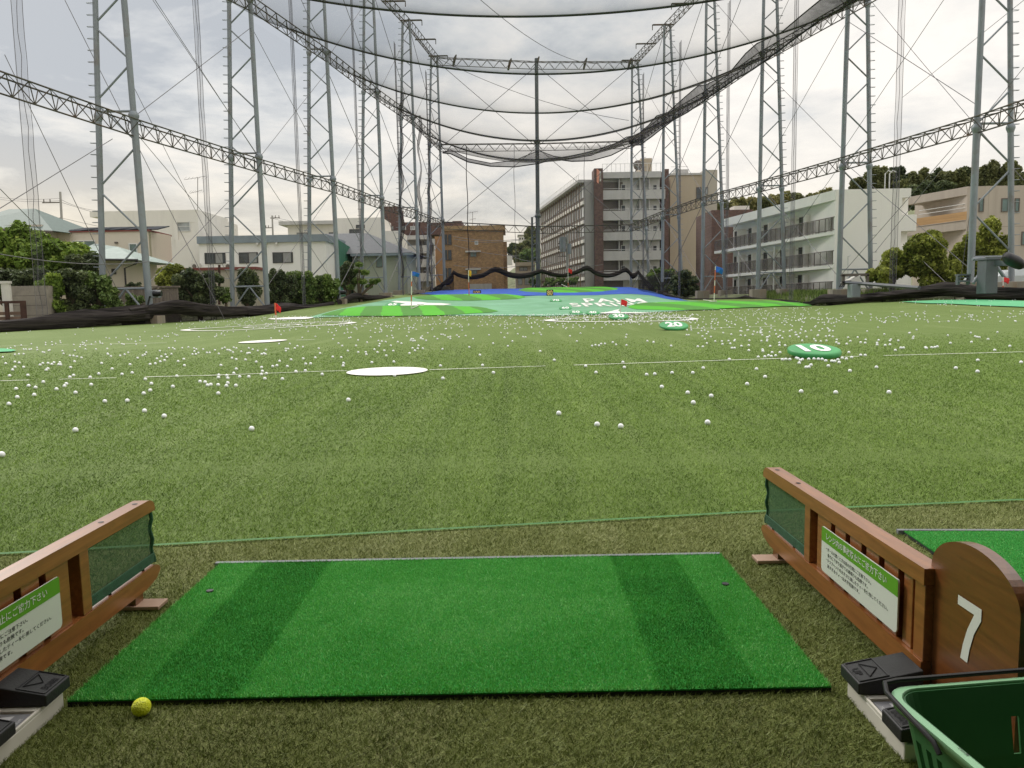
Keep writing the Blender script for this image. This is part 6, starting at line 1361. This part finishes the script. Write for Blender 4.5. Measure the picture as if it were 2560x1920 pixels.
# number panel
t = thing('bay_number_sign', 'dark wooden round-topped panel with a white number 7', 'number panel', (.96, 1.56, 0))
X = .957; mb = MB(); pr = [(1.715, .0)]+[(1.5595+.1555*cos(a), .335+.09*sin(a)) for a in np.linspace(0, pi, 26)]+[(1.404, .0)]
q = [[Vector((X+d, y, z)) for y, z in pr] for d in (0, .028)]; mb.grid(q, True); mb.poly(q[0]); mb.poly(q[1]); mb.build('board', M_WOOD2, t, bevel=.003)
mb = MB(); d = X-.0015; P7 = [(1.604, .306), (1.604, .285), (1.545, .285), (1.566, .245), (1.580, .205), (1.587, .172), (1.562, .172), (1.556, .203), (1.543, .243), (1.521, .281), (1.521, .306)]
mb.poly([Vector((d, y, z)) for y, z in P7[:3]+[P7[9], P7[10]]][:0] or [Vector((d, 1.604, .306)), Vector((d, 1.604, .285)), Vector((d, 1.545, .285)), Vector((d, 1.521, .281)), Vector((d, 1.521, .306))])
Lf = [(1.545, .285), (1.566, .245), (1.580, .205), (1.587, .172)]; Rt = [(1.521, .281), (1.543, .243), (1.556, .203), (1.562, .172)]
for i in range(3): mb.poly([Vector((d, *Lf[i])), Vector((d, *Lf[i+1])), Vector((d, *Rt[i+1])), Vector((d, *Rt[i]))])
mb.build('number', M_SIGNW, t)

# ball dispensers' pedal trays
M_TRAY = mat('tray_cream', (.62, .59, .52), .45, .05, 6, spec=.5); M_PED = mat('black_rubber', (.022, .022, .023), .5, .15, 20, bump=.1, bscale=200); M_PLATE = mat('grey_plate', (.22, .22, .235), .4, .1, 8); M_SILV = mat('silver_print', (.55, .55, .56), .35, .05, 5); M_LOGO = mat('light_blue_print', (.25, .38, .72), .4, .15, 30)
M_GROOVE = mat('groove_black', (.004, .004, .005), .8)
def tray(label, Xi, sg, ya, yb, first, second):
    """Xi: edge towards the mat; the pedals rise towards the divider"""
    W_ = .150; t = thing('pedal_tray', label, 'pedal tray', (Xi, (ya+yb)/2, 0), 'pedal trays beside the mat'); Xo = Xi+sg*W_; a, b = min(Xi, Xo), max(Xi, Xo)
    mb = MB(); mb.box(a, b, ya, yb, .0, .044); mb.build('base', M_TRAY, t, bevel=.003)
    mb = MB(); r_ = .006
    for q in ((Xi, Xi+sg*r_, ya, yb), (Xo-sg*r_, Xo, ya, yb)): mb.box(min(q[0], q[1]), max(q[0], q[1]), q[2], q[3], .0445, .052)
    mb.box(a+r_, b-r_, yb-.10, yb, .0445, .052); mb.build('rim', M_TRAY, t, bevel=.0015)
    mb = MB(); mb.box(a+.012, b-.012, ya+.008, yb-.104, .0445, .047); pl = mb.build('plate', M_PLATE, t)
    ym = yb-.135; s = sg; px = lambda f: Xi+sg*(.012+f*(W_-.024)); zz = .0476
    mb = MB(); mb.poly([Vector((px(.25), ym+.022, zz)), Vector((px(.25), ym+.004, zz)), Vector((px(.62), ym+.012, zz))]); mb.poly([Vector((px(.22), ym-.046, zz)), Vector((px(.22), ym-.051, zz)), Vector((px(.8), ym-.051, zz)), Vector((px(.8), ym-.046, zz))]); mb.build('printed_arrow', M_SILV, pl)
    mb = MB()
    for i, (r0, r1, a0, a1) in enumerate(((.012, .017, 20, 170), (.005, .010, 200, 340), (.013, .016, 230, 300))):
        for j in range(10):
            u, v = radians(a0+(a1-a0)*j/10), radians(a0+(a1-a0)*(j+1)/10); c = Vector((px(.45), ym-.022, zz)); mb.poly([c+Vector((r*cos(w_), r*sin(w_), 0)) for r, w_ in ((r0, u), (r1, u), (r1, v), (r0, v))])
    mb.build('printed_emblem', M_LOGO, pl)
    mb = MB(); put_text(mb, 'TECHNO CRAFT', (lambda u, v: Vector((px(.03+.06*v), ym-.055+.065*(u if sg < 0 else 1-u), zz))), .02); mb.build('printed_letters', M_SILV, pl)
    for (txt, y0, y1) in ((first, yb-.085, yb+.012), (second, yb-.275, yb-.192)):
        z0, z1 = .058, .086; x0, x1 = Xi-sg*.012, Xi+sg*.135; pm = x0+(x1-x0)*.48
        def zt(x): return z0+.022+(z1-z0)*abs(x-x0)/.147
        mb = MB(); mb.box8([Vector((min(x0, x1), y0, .0525)), Vector((max(x0, x1), y0, .0525)), Vector((max(x0, x1), y1, .0525)), Vector((min(x0, x1), y1, .0525)), Vector((min(x0, x1), y0, zt(min(x0, x1)))), Vector((max(x0, x1), y0, zt(max(x0, x1)))), Vector((max(x0, x1), y1, zt(max(x0, x1)))), Vector((min(x0, x1), y1, zt(min(x0, x1))))]); pd = mb.build('pedal', M_PED, t, bevel=.003)
        mb = MB(); B_ = [Vector((x, y, zt(x)+.0012)) for x, y in ((x0+sg*.006, y0+.006), (pm, y0+.006), (pm, y1-.006), (x0+sg*.006, y1-.006))]
        for i in range(4): mb.tube([B_[i], B_[(i+1) % 4]], .0018, 5)
        mb.build('raised_frame', M_PED, pd, True)
        mb = MB(); L_ = .050 if txt == 'DOWN' else .030; yc = (y0+y1)/2
        put_text(mb, txt, lambda u, v: (lambda x: Vector((x, yc+(u-.5)*L_*(1 if sg < 0 else -1), zt(x)+.0016)))(x0+sg*(.010+.016*v)), .03)
        xa, xb = x0+sg*.034, pm-sg*.008; f = (lambda x, y: Vector((x, y, zt(x)+.0016)))
        if txt == 'UP': tri = [(xa, yc-.030), (xa, yc+.030), (xb, yc)]
        else: tri = [(xb, yc-.030), (xb, yc+.030), (xa, yc)]
        for i in range(3): mb.tube([f(*tri[i]), f(*tri[(i+1) % 3])], .0012, 4)
        mb.build('raised_lettering', M_GROOVE, pd)
    return t
tray('cream pedal tray on the right by the number 7 panel, behind the basket', .783, 1, 1.475, 1.742, 'UP', 'DOWN')
tray('cream pedal tray at the bottom left corner beside the left divider', -1.088, -1, 1.44, 1.757, 'DOWN', 'UP')

# basket
def basket():
    t = thing('ball_basket', 'green plastic ball basket with a black handle at the bottom right corner', 'basket', (.86, 1.16, 0)); an = radians(6.5); O = Vector((.660, 1.312, 0)); ex = Vector((cos(an), sin(an), 0)); ey = Vector((sin(an), -cos(an), 0))
    Wd, Dp, H_ = .46, .34, .25
    M_B = mat('green_plastic', (.045, .16, .06), .38, .06, 5, spec=.5); M_RIM = mat('green_plastic_sky_sheen', (.26, .50, .29), .3, .05, 5, spec=.5)  # light green rim, with the sheen of the sky put into its colour
    def per(inset, R_=.045):
        pts = []; x0, x1, y0, y1 = inset, Wd-inset, inset, Dp-inset; n = 14
        for (cx_, cy_, a0, nx_) in ((x0+R_, y0+R_, 180, 22), (x1-R_, y0+R_, 270, 16), (x1-R_, y1-R_, 0, 22), (x0+R_, y1-R_, 90, 16)):
            arc = [(cx_+R_*cos(radians(a0+i*15)), cy_+R_*sin(radians(a0+i*15))) for i in range(7)]; pts.append(arc)
        out = []
        for i in range(4):
            out += pts[i]; a = pts[i][-1]; b = pts[(i+1) % 4][0]; k = (22, 16)[i % 2]
            out += [(a[0]+(b[0]-a[0])*j/k, a[1]+(b[1]-a[1])*j/k) for j in range(1, k)]
        return out
    W3 = lambda p, z: O+ex*p[0]+ey*p[1]+Vector((0, 0, z))
    lev = [(0.004, .045), (.03, .042), (.10, .032), (.125, .029), (.19, .018), (.225, .012), (H_-.004, .008)]
    base_ = len(per(.0)); mb = MB(); rows = [[W3(p, z) for p in per(ins)] for z, ins in lev]; n0 = len(mb.v)
    for r in rows: mb.v += [tuple(v) for v in r]
    sidx = []                                       # which perimeter cells lie on straight sides
    k_side = lambda j: 0 if j < 28 else 1 if j < 50 else 2 if j < 78 else 3
    for i in range(4):
        sidx += [-1]*6+list(range((22, 16)[i % 2]))
    for i in range(len(rows)-1):
        for j in range(base_):
            c = sidx[j]; slot = c >= 1 and c % 2 == 1 and c < 21
            if slot and (i == 1 or (i == 3 and (k_side(j) == 3 or c == 11))): continue
            a = n0+i*base_+j; b = n0+i*base_+(j+1) % base_; mb.f.append((a, b, b+base_, a+base_)); mb.mi.append(0)
    mb.poly([W3(p, .004) for p in per(.045)])
    o = mb.build('body', M_B, t); sm = o.modifiers.new('wall', 'SOLIDIFY'); sm.thickness = .0035; sm.offset = 0
    mb = MB(); rr = [[W3(p, z) for p in per(i_, .05)] for z, i_ in ((H_-.018, -.006), (H_-.002, -.008), (H_, -.004), (H_, .004), (H_-.003, .006))]; mb.grid(rr, True); o = mb.build('rim', M_RIM, t, True); sm = o.modifiers.new('wall', 'SOLIDIFY'); sm.thickness = .002
    mb = MB(); zt_ = H_+.003
    mb.tube([W3((-.014, .165), H_-.022), W3((-.014, .150), H_-.010), W3((-.014, .05), zt_), W3((-.012, .02), zt_+.002), W3((.004, -.011), zt_+.003), W3((.03, -.015), zt_+.004), W3((.20, -.016), zt_+.004), W3((.40, -.015), zt_+.004), W3((.455, -.012), zt_+.003), W3((.474, .01), zt_+.002), W3((.474, .15), H_-.012), W3((.474, .165), H_-.022)], .0045, 8)
    mb.build('handle', M_DARK, t, True)
    mb = MB(); put_text(mb, '27cm用', lambda u, v: W3((-.001+.005*v, .185+.022*u), H_+.0012), .02); mb.build('stamped_mark', M_INK, t)
basket()

# mats
M_MATB = mat('mat_base', (.03, .22, .035), .9, .25, 90, bump=.6, bscale=300, spec=.1); M_RUB = mat('mat_rubber', (.02, .022, .022), .8, .1, 10); M_STRIP = mat('grey_strip', (.17, .18, .19), .7, .08, 8)
def pilemat(name, cols):
    mt, t, b = base(name); N = t.nodes.new; L = t.links.new; b.inputs['Roughness'].default_value = .55; b.inputs['Specular IOR Level'].default_value = .25
    a = N('ShaderNodeAttribute'); a.attribute_name = 'tone'; r = N('ShaderNodeValToRGB'); L(a.outputs['Fac'], r.inputs[0]); el = r.color_ramp.elements; el[0].color = (*cols[0], 1); el[1].color = (*cols[-1], 1)
    for i, c in enumerate(cols[1:-1]): e = el.new((i+1)/(len(cols)-1)); e.color = (*c, 1)
    L(r.outputs[0], b.inputs['Base Color']); return mt
def blades(name, x, y, z, hgt, wid, lean, mt, tone, parent=None, bias=(0, 0)):
    n = len(x); an = rng.uniform(0, 2*pi, n); dx = np.cos(an)*wid/2; dy = np.sin(an)*wid/2; lx = rng.normal(bias[0], 1, n)*lean*hgt; ly = rng.normal(bias[1], 1, n)*lean*hgt
    V = np.stack([np.stack([x-dx, y-dy, z], 1), np.stack([x+dx, y+dy, z], 1), np.stack([x+lx, y+ly, z+hgt*rng.uniform(.6, 1.1, n)], 1)], 1).reshape(-1, 3)
    return mesh_np(name, V, np.arange(3*n).reshape(-1, 3), mt, parent, tone)
M_PILE = pilemat('mat_pile', [(.03, .14, .018), (.095, .36, .055), (.18, .55, .12), (.34, .70, .25), (.60, .88, .46)])
def vnoise(x, y, s, seed):
    r = np.random.default_rng(seed); G = r.uniform(0, 1, (64, 64)); u, v = (x*s) % 63, (y*s) % 63; i, j = u.astype(int), v.astype(int); fu, fv = u-i, v-j; fu = fu*fu*(3-2*fu); fv = fv*fv*(3-2*fv)
    return (G[i, j]*(1-fu)+G[i+1, j]*fu)*(1-fv)+(G[i, j+1]*(1-fu)+G[i+1, j+1]*fu)*fv
def teemat(label, O, an, W_, D_, n, dark=True):
    ex = Vector((cos(an), sin(an), 0)); ey = Vector((-sin(an), cos(an), 0)); P = lambda a, b, z: Vector(O)+ex*a+ey*b+Vector((0, 0, z))
    t = thing('tee_mat', label, 'golf mat', tuple(O), 'green hitting mats'); mb = MB(); mb.box8([P(0, 0, .003), P(W_, 0, .003), P(W_, D_, .003), P(0, D_, .003), P(0, 0, .018), P(W_, 0, .018), P(W_, D_, .018), P(0, D_, .018)]); mb.build('rubber_backing', M_RUB, t)
    mb = MB(); mb.box8([P(-.0, 0, .0185), P(W_, 0, .0185), P(W_, D_, .0185), P(-.0, D_, .0185), P(0, 0, .022), P(W_, 0, .022), P(W_, D_, .022), P(0, D_, .022)]); mb.build('turf_layer', M_MATB, t)
    mb = MB(); mb.box8([P(-.02, D_+.002, .003), P(W_+.0, D_+.002, .003), P(W_, D_+.022, .003), P(-.02, D_+.022, .003), P(-.02, D_+.002, .024), P(W_, D_+.002, .024), P(W_, D_+.022, .024), P(-.02, D_+.022, .024)]); mb.build('edge_strip', M_STRIP, t)
    a = rng.uniform(0, W_, n); b = rng.uniform(0, D_, n); hole = np.zeros(n, bool)
    if dark:
        for hx, hy in HOLES: hole |= (a-hx)**2+(b-hy)**2 < .013**2
    a, b = a[~hole], b[~hole]; n = len(a)
    x = ex.x*a+ey.x*b; y = ex.y*a+ey.y*b; tone = .52+.10*rng.normal(size=n)+.16*(vnoise(a, b, 6, 3)-.5)+.12*(vnoise(a, b, 25, 5)-.5)
    if dark:
        for l0, l1 in ((.155, .405), (1.425, 1.66)): tone -= .27*(1/(1+np.exp(-(a-l0)/.002)))*(1/(1+np.exp((a-l1)/.002)))
        tone += .10*np.exp(-(((a-.92)/.45)**2+((b-.45)/.5)**2))
    tone += (rng.uniform(0, 1, n) < .04)*.3
    edge = np.minimum(np.minimum(a, W_-a), np.minimum(b, D_-b)) < .006
    blades('pile', x, y, np.full(n, .020), np.where(edge, .013, .0082)*rng.uniform(.8, 1.1, n), .0022, .30, M_PILE, np.clip(tone, 0, 1), t)
    if dark:
        for hx, hy in HOLES:
            mb = MB(); c = P(hx, hy, .0); mb.tube([c+Vector((0, 0, .0185)), c+Vector((0, 0, .027))], .0115, 14); mb.build('tee_hole', M_DARK, t)
_a = atZ('W', 453, 1273, .03); _b = atZ('W', 1567, 1258, .03); HOLES = [(_a.x+1.08, _a.y-1.757), (_b.x+1.08, _b.y-1.757)]
teemat('large bright green hitting mat with darker bands in the middle of the bay', (-1.08, 1.757, 0), 0.0, 1.832, .974, 330000)
teemat('green hitting mat of the next bay at the right edge', (1.475, 1.99, 0), radians(-4), 1.6, .985, 60000, False)

# turf blades near the tee and out on the field
M_BL1 = pilemat('tee_blades', [(.07, .09, .016), (.152, .19, .038), (.235, .275, .078), (.45, .48, .22)])
M_BL2 = pilemat('field_blades', [(.05, .092, .008), (.13, .22, .022), (.19, .295, .038), (.38, .48, .13)])
seam = lambda x: np.interp(x, [-14, -2.015, 1.106, 2.333, 14], [1.35, 2.927, 3.331, 3.441, 4.5])
n = 560000; v = rng.uniform(0, 1, n); Yb = 1.12*(3.9/1.12)**v; Xb = rng.uniform(-1, 1, n)*(.72*Yb+1.1); ok = (Yb < seam(Xb)-.004) & ~((Xb > -1.07) & (Xb < .75) & (Yb > 1.765) & (Yb < 2.73)) & ~((Xb > 1.50+.07*(Yb-2)) & (Xb < 3.05) & (Yb > 2.0) & (Yb < 2.86))
Xb, Yb = Xb[ok], Yb[ok]; tn = .42+.15*rng.normal(size=len(Xb))+.20*(vnoise(Xb+9, Yb+9, 3, 11)-.5)+.30*(vnoise(Xb+9, Yb+9, 14, 12)-.5)
pale_band = np.exp(-((Yb-3.05)/.38)**2)*.20  # paler blades in a band between mat and seam
o = blades('tee_grass', Xb, Yb, np.full(len(Xb), .004), .012+.005*rng.uniform(0, 1, len(Xb)), .0014+.0006*Yb, .7, M_BL1, np.clip(tn+pale_band, 0, 1), None, (.3, -.2)); tag(o, 'short worn brownish artificial grass on the tee floor', 'grass', kind='stuff')
n = 900000; v = rng.uniform(0, 1, n); Yb = 2.7*(17/2.7)**v; Xb = rng.uniform(-1, 1, n)*(.72*Yb+2.2); ok = Yb > seam(Xb)+.006; Xb, Yb = Xb[ok], Yb[ok]
tn = .42+.15*rng.normal(size=len(Xb))+.09*(vnoise(Xb+30, Yb+30, 1.3, 13)-.5)+.14*(vnoise(Xb+30, Yb+30, 8, 14)-.5)+.42*(vnoise((Xb-.3+30)*1.0, (Yb+30)*.045, 11.0, 15)-.45)*np.exp(-((Xb-.4)/4.5)**2)+.10*(vnoise((Xb/Yb+2)*10, np.zeros(len(Xb))+.5, 3.0, 21)-.5)
c1 = hit('M', 300, 693)
tn = np.clip(tn, 0, 1); keep = ((Xb-c1.x)**2+(Yb-c1.y)**2 > .53**2) & (rng.uniform(0, 1, len(Yb)) < np.clip((17-Yb)/9, 0, 1)); Xb, Yb, tn = Xb[keep], Yb[keep], tn[keep]
o = blades('field_grass', Xb, Yb, hv(Xb, Yb)+.001, (.010+.008*rng.uniform(0, 1, len(Xb)))*np.clip(Yb/6, .9, 1.25), .0012+.00065*Yb, .8, M_BL2, tn, None, (.25, .3)); tag(o, 'green artificial grass blades of the near range field', 'grass', kind='stuff')

# ================================================================== BALLS
M_BALL = mat('golf_ball_white', (.90, .90, .90), .35, .03, 20, spec=.5); M_YBALL = mat('golf_ball_yellow', (.85, .90, .02), .4, .03, 20, bump=.6, bscale=330, spec=.5)
def ballmesh(name, mt, n=14, m_=9): mb = MB(); mb.dome((0, 0, 0), .0214, .0214, .0214, n, m_); return mb.mesh(name, mt, (0, 0, 0), True)
BM = ballmesh('golf_ball', M_BALL); BMF = ballmesh('golf_ball', M_BALL, 8, 5)
p = atZ('I', 1665, 1040, .002); yb_ = bpy.data.objects.new('golf_ball', ballmesh('yellow_ball', M_YBALL, 28, 18)); COL.objects.link(yb_); yb_.location = (p.x, p.y-.012, .0265); tag(yb_, 'bright yellow golf ball lying in front of the hitting mat', 'golf ball')
NEAR = {'L': '465,884 1547,876 1010,797 889,764 783,700 645,704 12,1037 2141,696 1342,655 884,655 924,636 56,721 107,678 211,664 465,650 100,626 219,618 177,607 348,628 397,609 409,595 561,600 267,583 430,553 453,542 60,544 172,541 555,554 608,532 751,535 813,526 1087,547 894,566 931,594 1063,612 1230,581 1261,585 1276,604 1296,600 1341,602 1392,608 1400,590 1400,560 1394,543 1345,541 1343,556 1450,606 1473,551 1437,529 1452,502 1529,551 1608,492 1613,517 1607,536 1638,531 1628,563 1736,565 1819,518 1877,513 1980,536 1358,479 1134,480 1095,454 1130,440 1026,428 1012,448 985,456 955,468 923,473 965,438 992,424 1017,412 800,474 690,501 625,466 435,492 459,455 146,490 93,490 78,507 296,500 285,508 247,476 264,466 296,465 319,472 333,461 369,461 361,474 374,475 119,463 92,457 36,467 18,427 846,433 877,418 891,412 899,399 739,419 766,411 788,400 665,410 682,422 661,406 659,375 590,378 460,386 384,389 391,406 430,418 452,419 473,424 501,431 526,378 146,379 180,380 160,379 192,378 230,382 262,397 273,399 299,387 306,384 228,368 193,345 92,360 131,353 66,370 47,375 92,412 117,409 145,408 983,389 1054,408 1073,379 1038,371 1062,371 1120,371 1158,366 1193,373 1207,379 1249,379 1183,410 1204,409 1220,401 1195,392 1272,400 1289,400 1321,384 1345,407 1365,375 1381,369 1397,383 1409,384 1417,389 1432,398 1437,368 1453,373 1483,393 1519,405 1527,402 1536,402 1529,372 1553,381 1584,388 1608,409 1622,404 1631,409 1634,383 1715,345 1757,389 1771,377 1756,376 1781,345 1812,373 1828,359 1862,365 1959,374 1967,405 1938,432 1864,438 1789,444 1766,486 1702,481 1676,486 1718,453 1575,458 1509,444 1452,442 1426,434 1879,471 1909,469 2045,427 2097,430 2112,467 2109,483 2138,389 2080,342 2103,358 281,337 281,350 319,333 321,350 370,327 373,338 343,343 507,336 532,327 518,341 495,351 491,364 510,350 525,357 454,350 587,334 614,330 617,340 630,343 562,348 713,306 652,306 672,310 776,290 783,314 790,318 731,335 750,345 808,316 833,330 859,302 861,323 681,349 762,349 837,348 894,359 890,268 934,301 571,262 571,247 462,285 479,244 174,267 186,263 40,277 997,311 1011,296 1021,299 1034,300 1060,278 1075,285 1076,328',
 'M': '1485,989 1750,1067 1913,1080 2197,803 684,743 350,723 1033,703 2092,717 2148,713 1742,702 1938,666 1671,657 1928,630 958,651 667,654 1454,615 345,626 193,631 940,579 1356,552 1133,515 1164,482 1031,497 866,523 681,537 545,532 515,513 510,533 474,530 490,547 453,566 397,497 372,486 341,549 279,547 293,583 232,559 211,539 242,516 247,501 151,558 155,574 99,559 27,548 324,512 289,486 262,483 238,478 1610,482 1635,426 1562,445 1571,445 1255,453 1237,451 1109,456 1131,427 1201,430 1310,427 1352,421 1363,436 1085,422 1003,438 892,465 795,452 781,440 841,443 720,454 735,449 698,440 685,434 671,434 646,465 625,450 568,477 541,446 531,463 545,467 490,478 478,480 466,465 461,476 1715,514 1738,508 1763,512 1778,500 1804,499 1858,490 1881,506 1953,510 2097,481 2140,488 1948,455 1953,436 297,446 160,490 84,513 46,455 98,475',
 'N': '389,877 307,761 410,722 275,703 127,670 617,652 721,610 928,696 1127,702 1434,701 304,586 185,586 84,594 38,597 364,558 671,564 1209,575 1362,554 1819,559 1944,579 1945,513 2195,525 2043,454 2130,430 2059,349 1909,406 1788,412 1773,367 1942,376 1955,378 1930,374 1905,352 2005,389 1712,433 1698,437 1680,438 1650,442 1644,438 1502,440 1518,440 1471,454 1412,425 1440,421 1439,399 1445,391 1488,398 1365,411 1366,422 1374,395 1271,408 1297,411 1300,392 1212,400 1191,417 1199,380 1254,379 1145,416 1131,408 1133,392 1110,375 1091,369 1074,398 1090,370 1203,467 1271,483 1297,484 1219,496 1189,505 1147,526 1085,546 1165,500 1140,510 1121,519 1105,518 1070,516 1049,507 1027,506 1002,505 972,506 935,508 925,513 911,504 901,500 917,529 985,541 957,554 972,553 863,508 840,507 820,509 806,467 761,467 782,486 757,490 740,485 719,492 681,494 708,460 706,451 750,430 803,425 803,410 836,426 627,425 627,455 584,429 545,441 530,441 475,418 472,401 433,401 510,399 543,399 547,394 520,415 385,413 362,433 333,432 179,428 78,407 43,400 514,507 746,371 733,392 731,400 699,399 630,396 820,383 934,397 1003,389 1012,400 1041,401 914,377 1555,352 1575,375 1572,385 1407,360 1593,334 1308,343 1371,320 1120,314 1118,314 923,355 1033,340 1550,354'}
pts = []
for k, s_ in NEAR.items():
    for q in s_.split():
        x, y = map(float, q.split(',')); p = hit(k, x, y+4)
        if p.y < 60 and not any((p-r_).length < .035 for r_, _ in pts): pts.append((p, k))
pts.sort(key=lambda q: q[0].y); mk = hit('N', 1000, 503)
SPECIAL = {0: 'white golf ball nearest the tee, at the far left edge of the grass', 1: 'white golf ball lying left of centre, the second nearest', 2: 'white golf ball alone on the left, nearest but one to the left edge'}
for i, (p, k) in enumerate(pts[:300]):
    o = bpy.data.objects.new('golf_ball', BM if p.y < 14 else BMF); COL.objects.link(o); o.location = (p.x, p.y, p.z+.019)
    if (p-mk).length < .75: tag(o, 'white golf ball heaped against the big marker reading 10', 'golf ball', 'golf balls at the foot of the 10 marker')
    else: tag(o, 'white golf ball lying loose on the green artificial turf', 'golf ball', 'golf balls scattered on the range')
far = [p for p, k in pts[300:]]
def scatter(n, k, x0, x1, y0, y1, pw=1.0, slope=0.0):
    for _ in range(n):
        x = random.uniform(x0, x1); y = y0+(y1-y0)*random.random()**pw+slope*(x-x0); far.append(hit(k, x, y))
scatter(480, 'W', 560, 1320, 684, 716, 1.9, -.004); scatter(120, 'W', 430, 760, 688, 706, 1.0); scatter(90, 'W', 330, 1000, 700, 735, 1.2)
scatter(260, 'W', 1180, 1500, 680, 694, 1.0); scatter(260, 'W', 1320, 1790, 676, 705, 1.4, -.025); scatter(150, 'W', 1480, 1800, 690, 735, 1.3, -.01)
scatter(140, 'W', 1760, 2212, 676, 700, 1.2, -.008); scatter(70, 'R', 480, 2212, 1050, 1140, 1.0); scatter(60, 'W', 380, 600, 684, 702, 1.0); scatter(90, 'C', 0, 1000, 1345, 1352, 1.0, -.01); scatter(90, 'C', 1050, 1700, 1318, 1350)
scatter(14, 'W', 1400, 1560, 655, 668); scatter(16, 'W', 730, 1050, 664, 680)
mb0 = MB(); mb0.dome((0, 0, 0), .0225, .0225, .0225, 6, 4); tv = np.array(mb0.v); tf = np.array([f for f in mb0.f]); nf = len(far)
V = (tv[None]+np.array([[p.x, p.y, p.z+.021+(.02 if p.y > 38 else 0)] for p in far])[:, None]).reshape(-1, 3); Fq = (tf[None]+np.arange(nf)[:, None, None]*len(tv)).reshape(-1, 4)
o = mesh_np('far_golf_balls', V, Fq, M_BALL); o.data.polygons.foreach_set('use_smooth', [True]*len(o.data.polygons)); tag(o, 'hundreds of tiny white golf balls strewn over the far half of the field', 'golf balls', kind='stuff')

# roof of the tee line: it shades the bays where the camera stands
t = thing('tee_shelter', 'roof and back wall of the driving bays, above and behind the tee mats', 'shelter', (0, -1, 0)); M_SH = mat('shelter_paint', (.30, .28, .25), .8, .05, 1)
mb = MB(); mb.box(-16, 16, -4, 1.5, 2.75, 2.95); mb.build('roof', M_SH, t); mb = MB(); mb.box(-16, 16, -4.2, -4.0, 0, 2.95); mb.build('back_wall', M_SH, t)
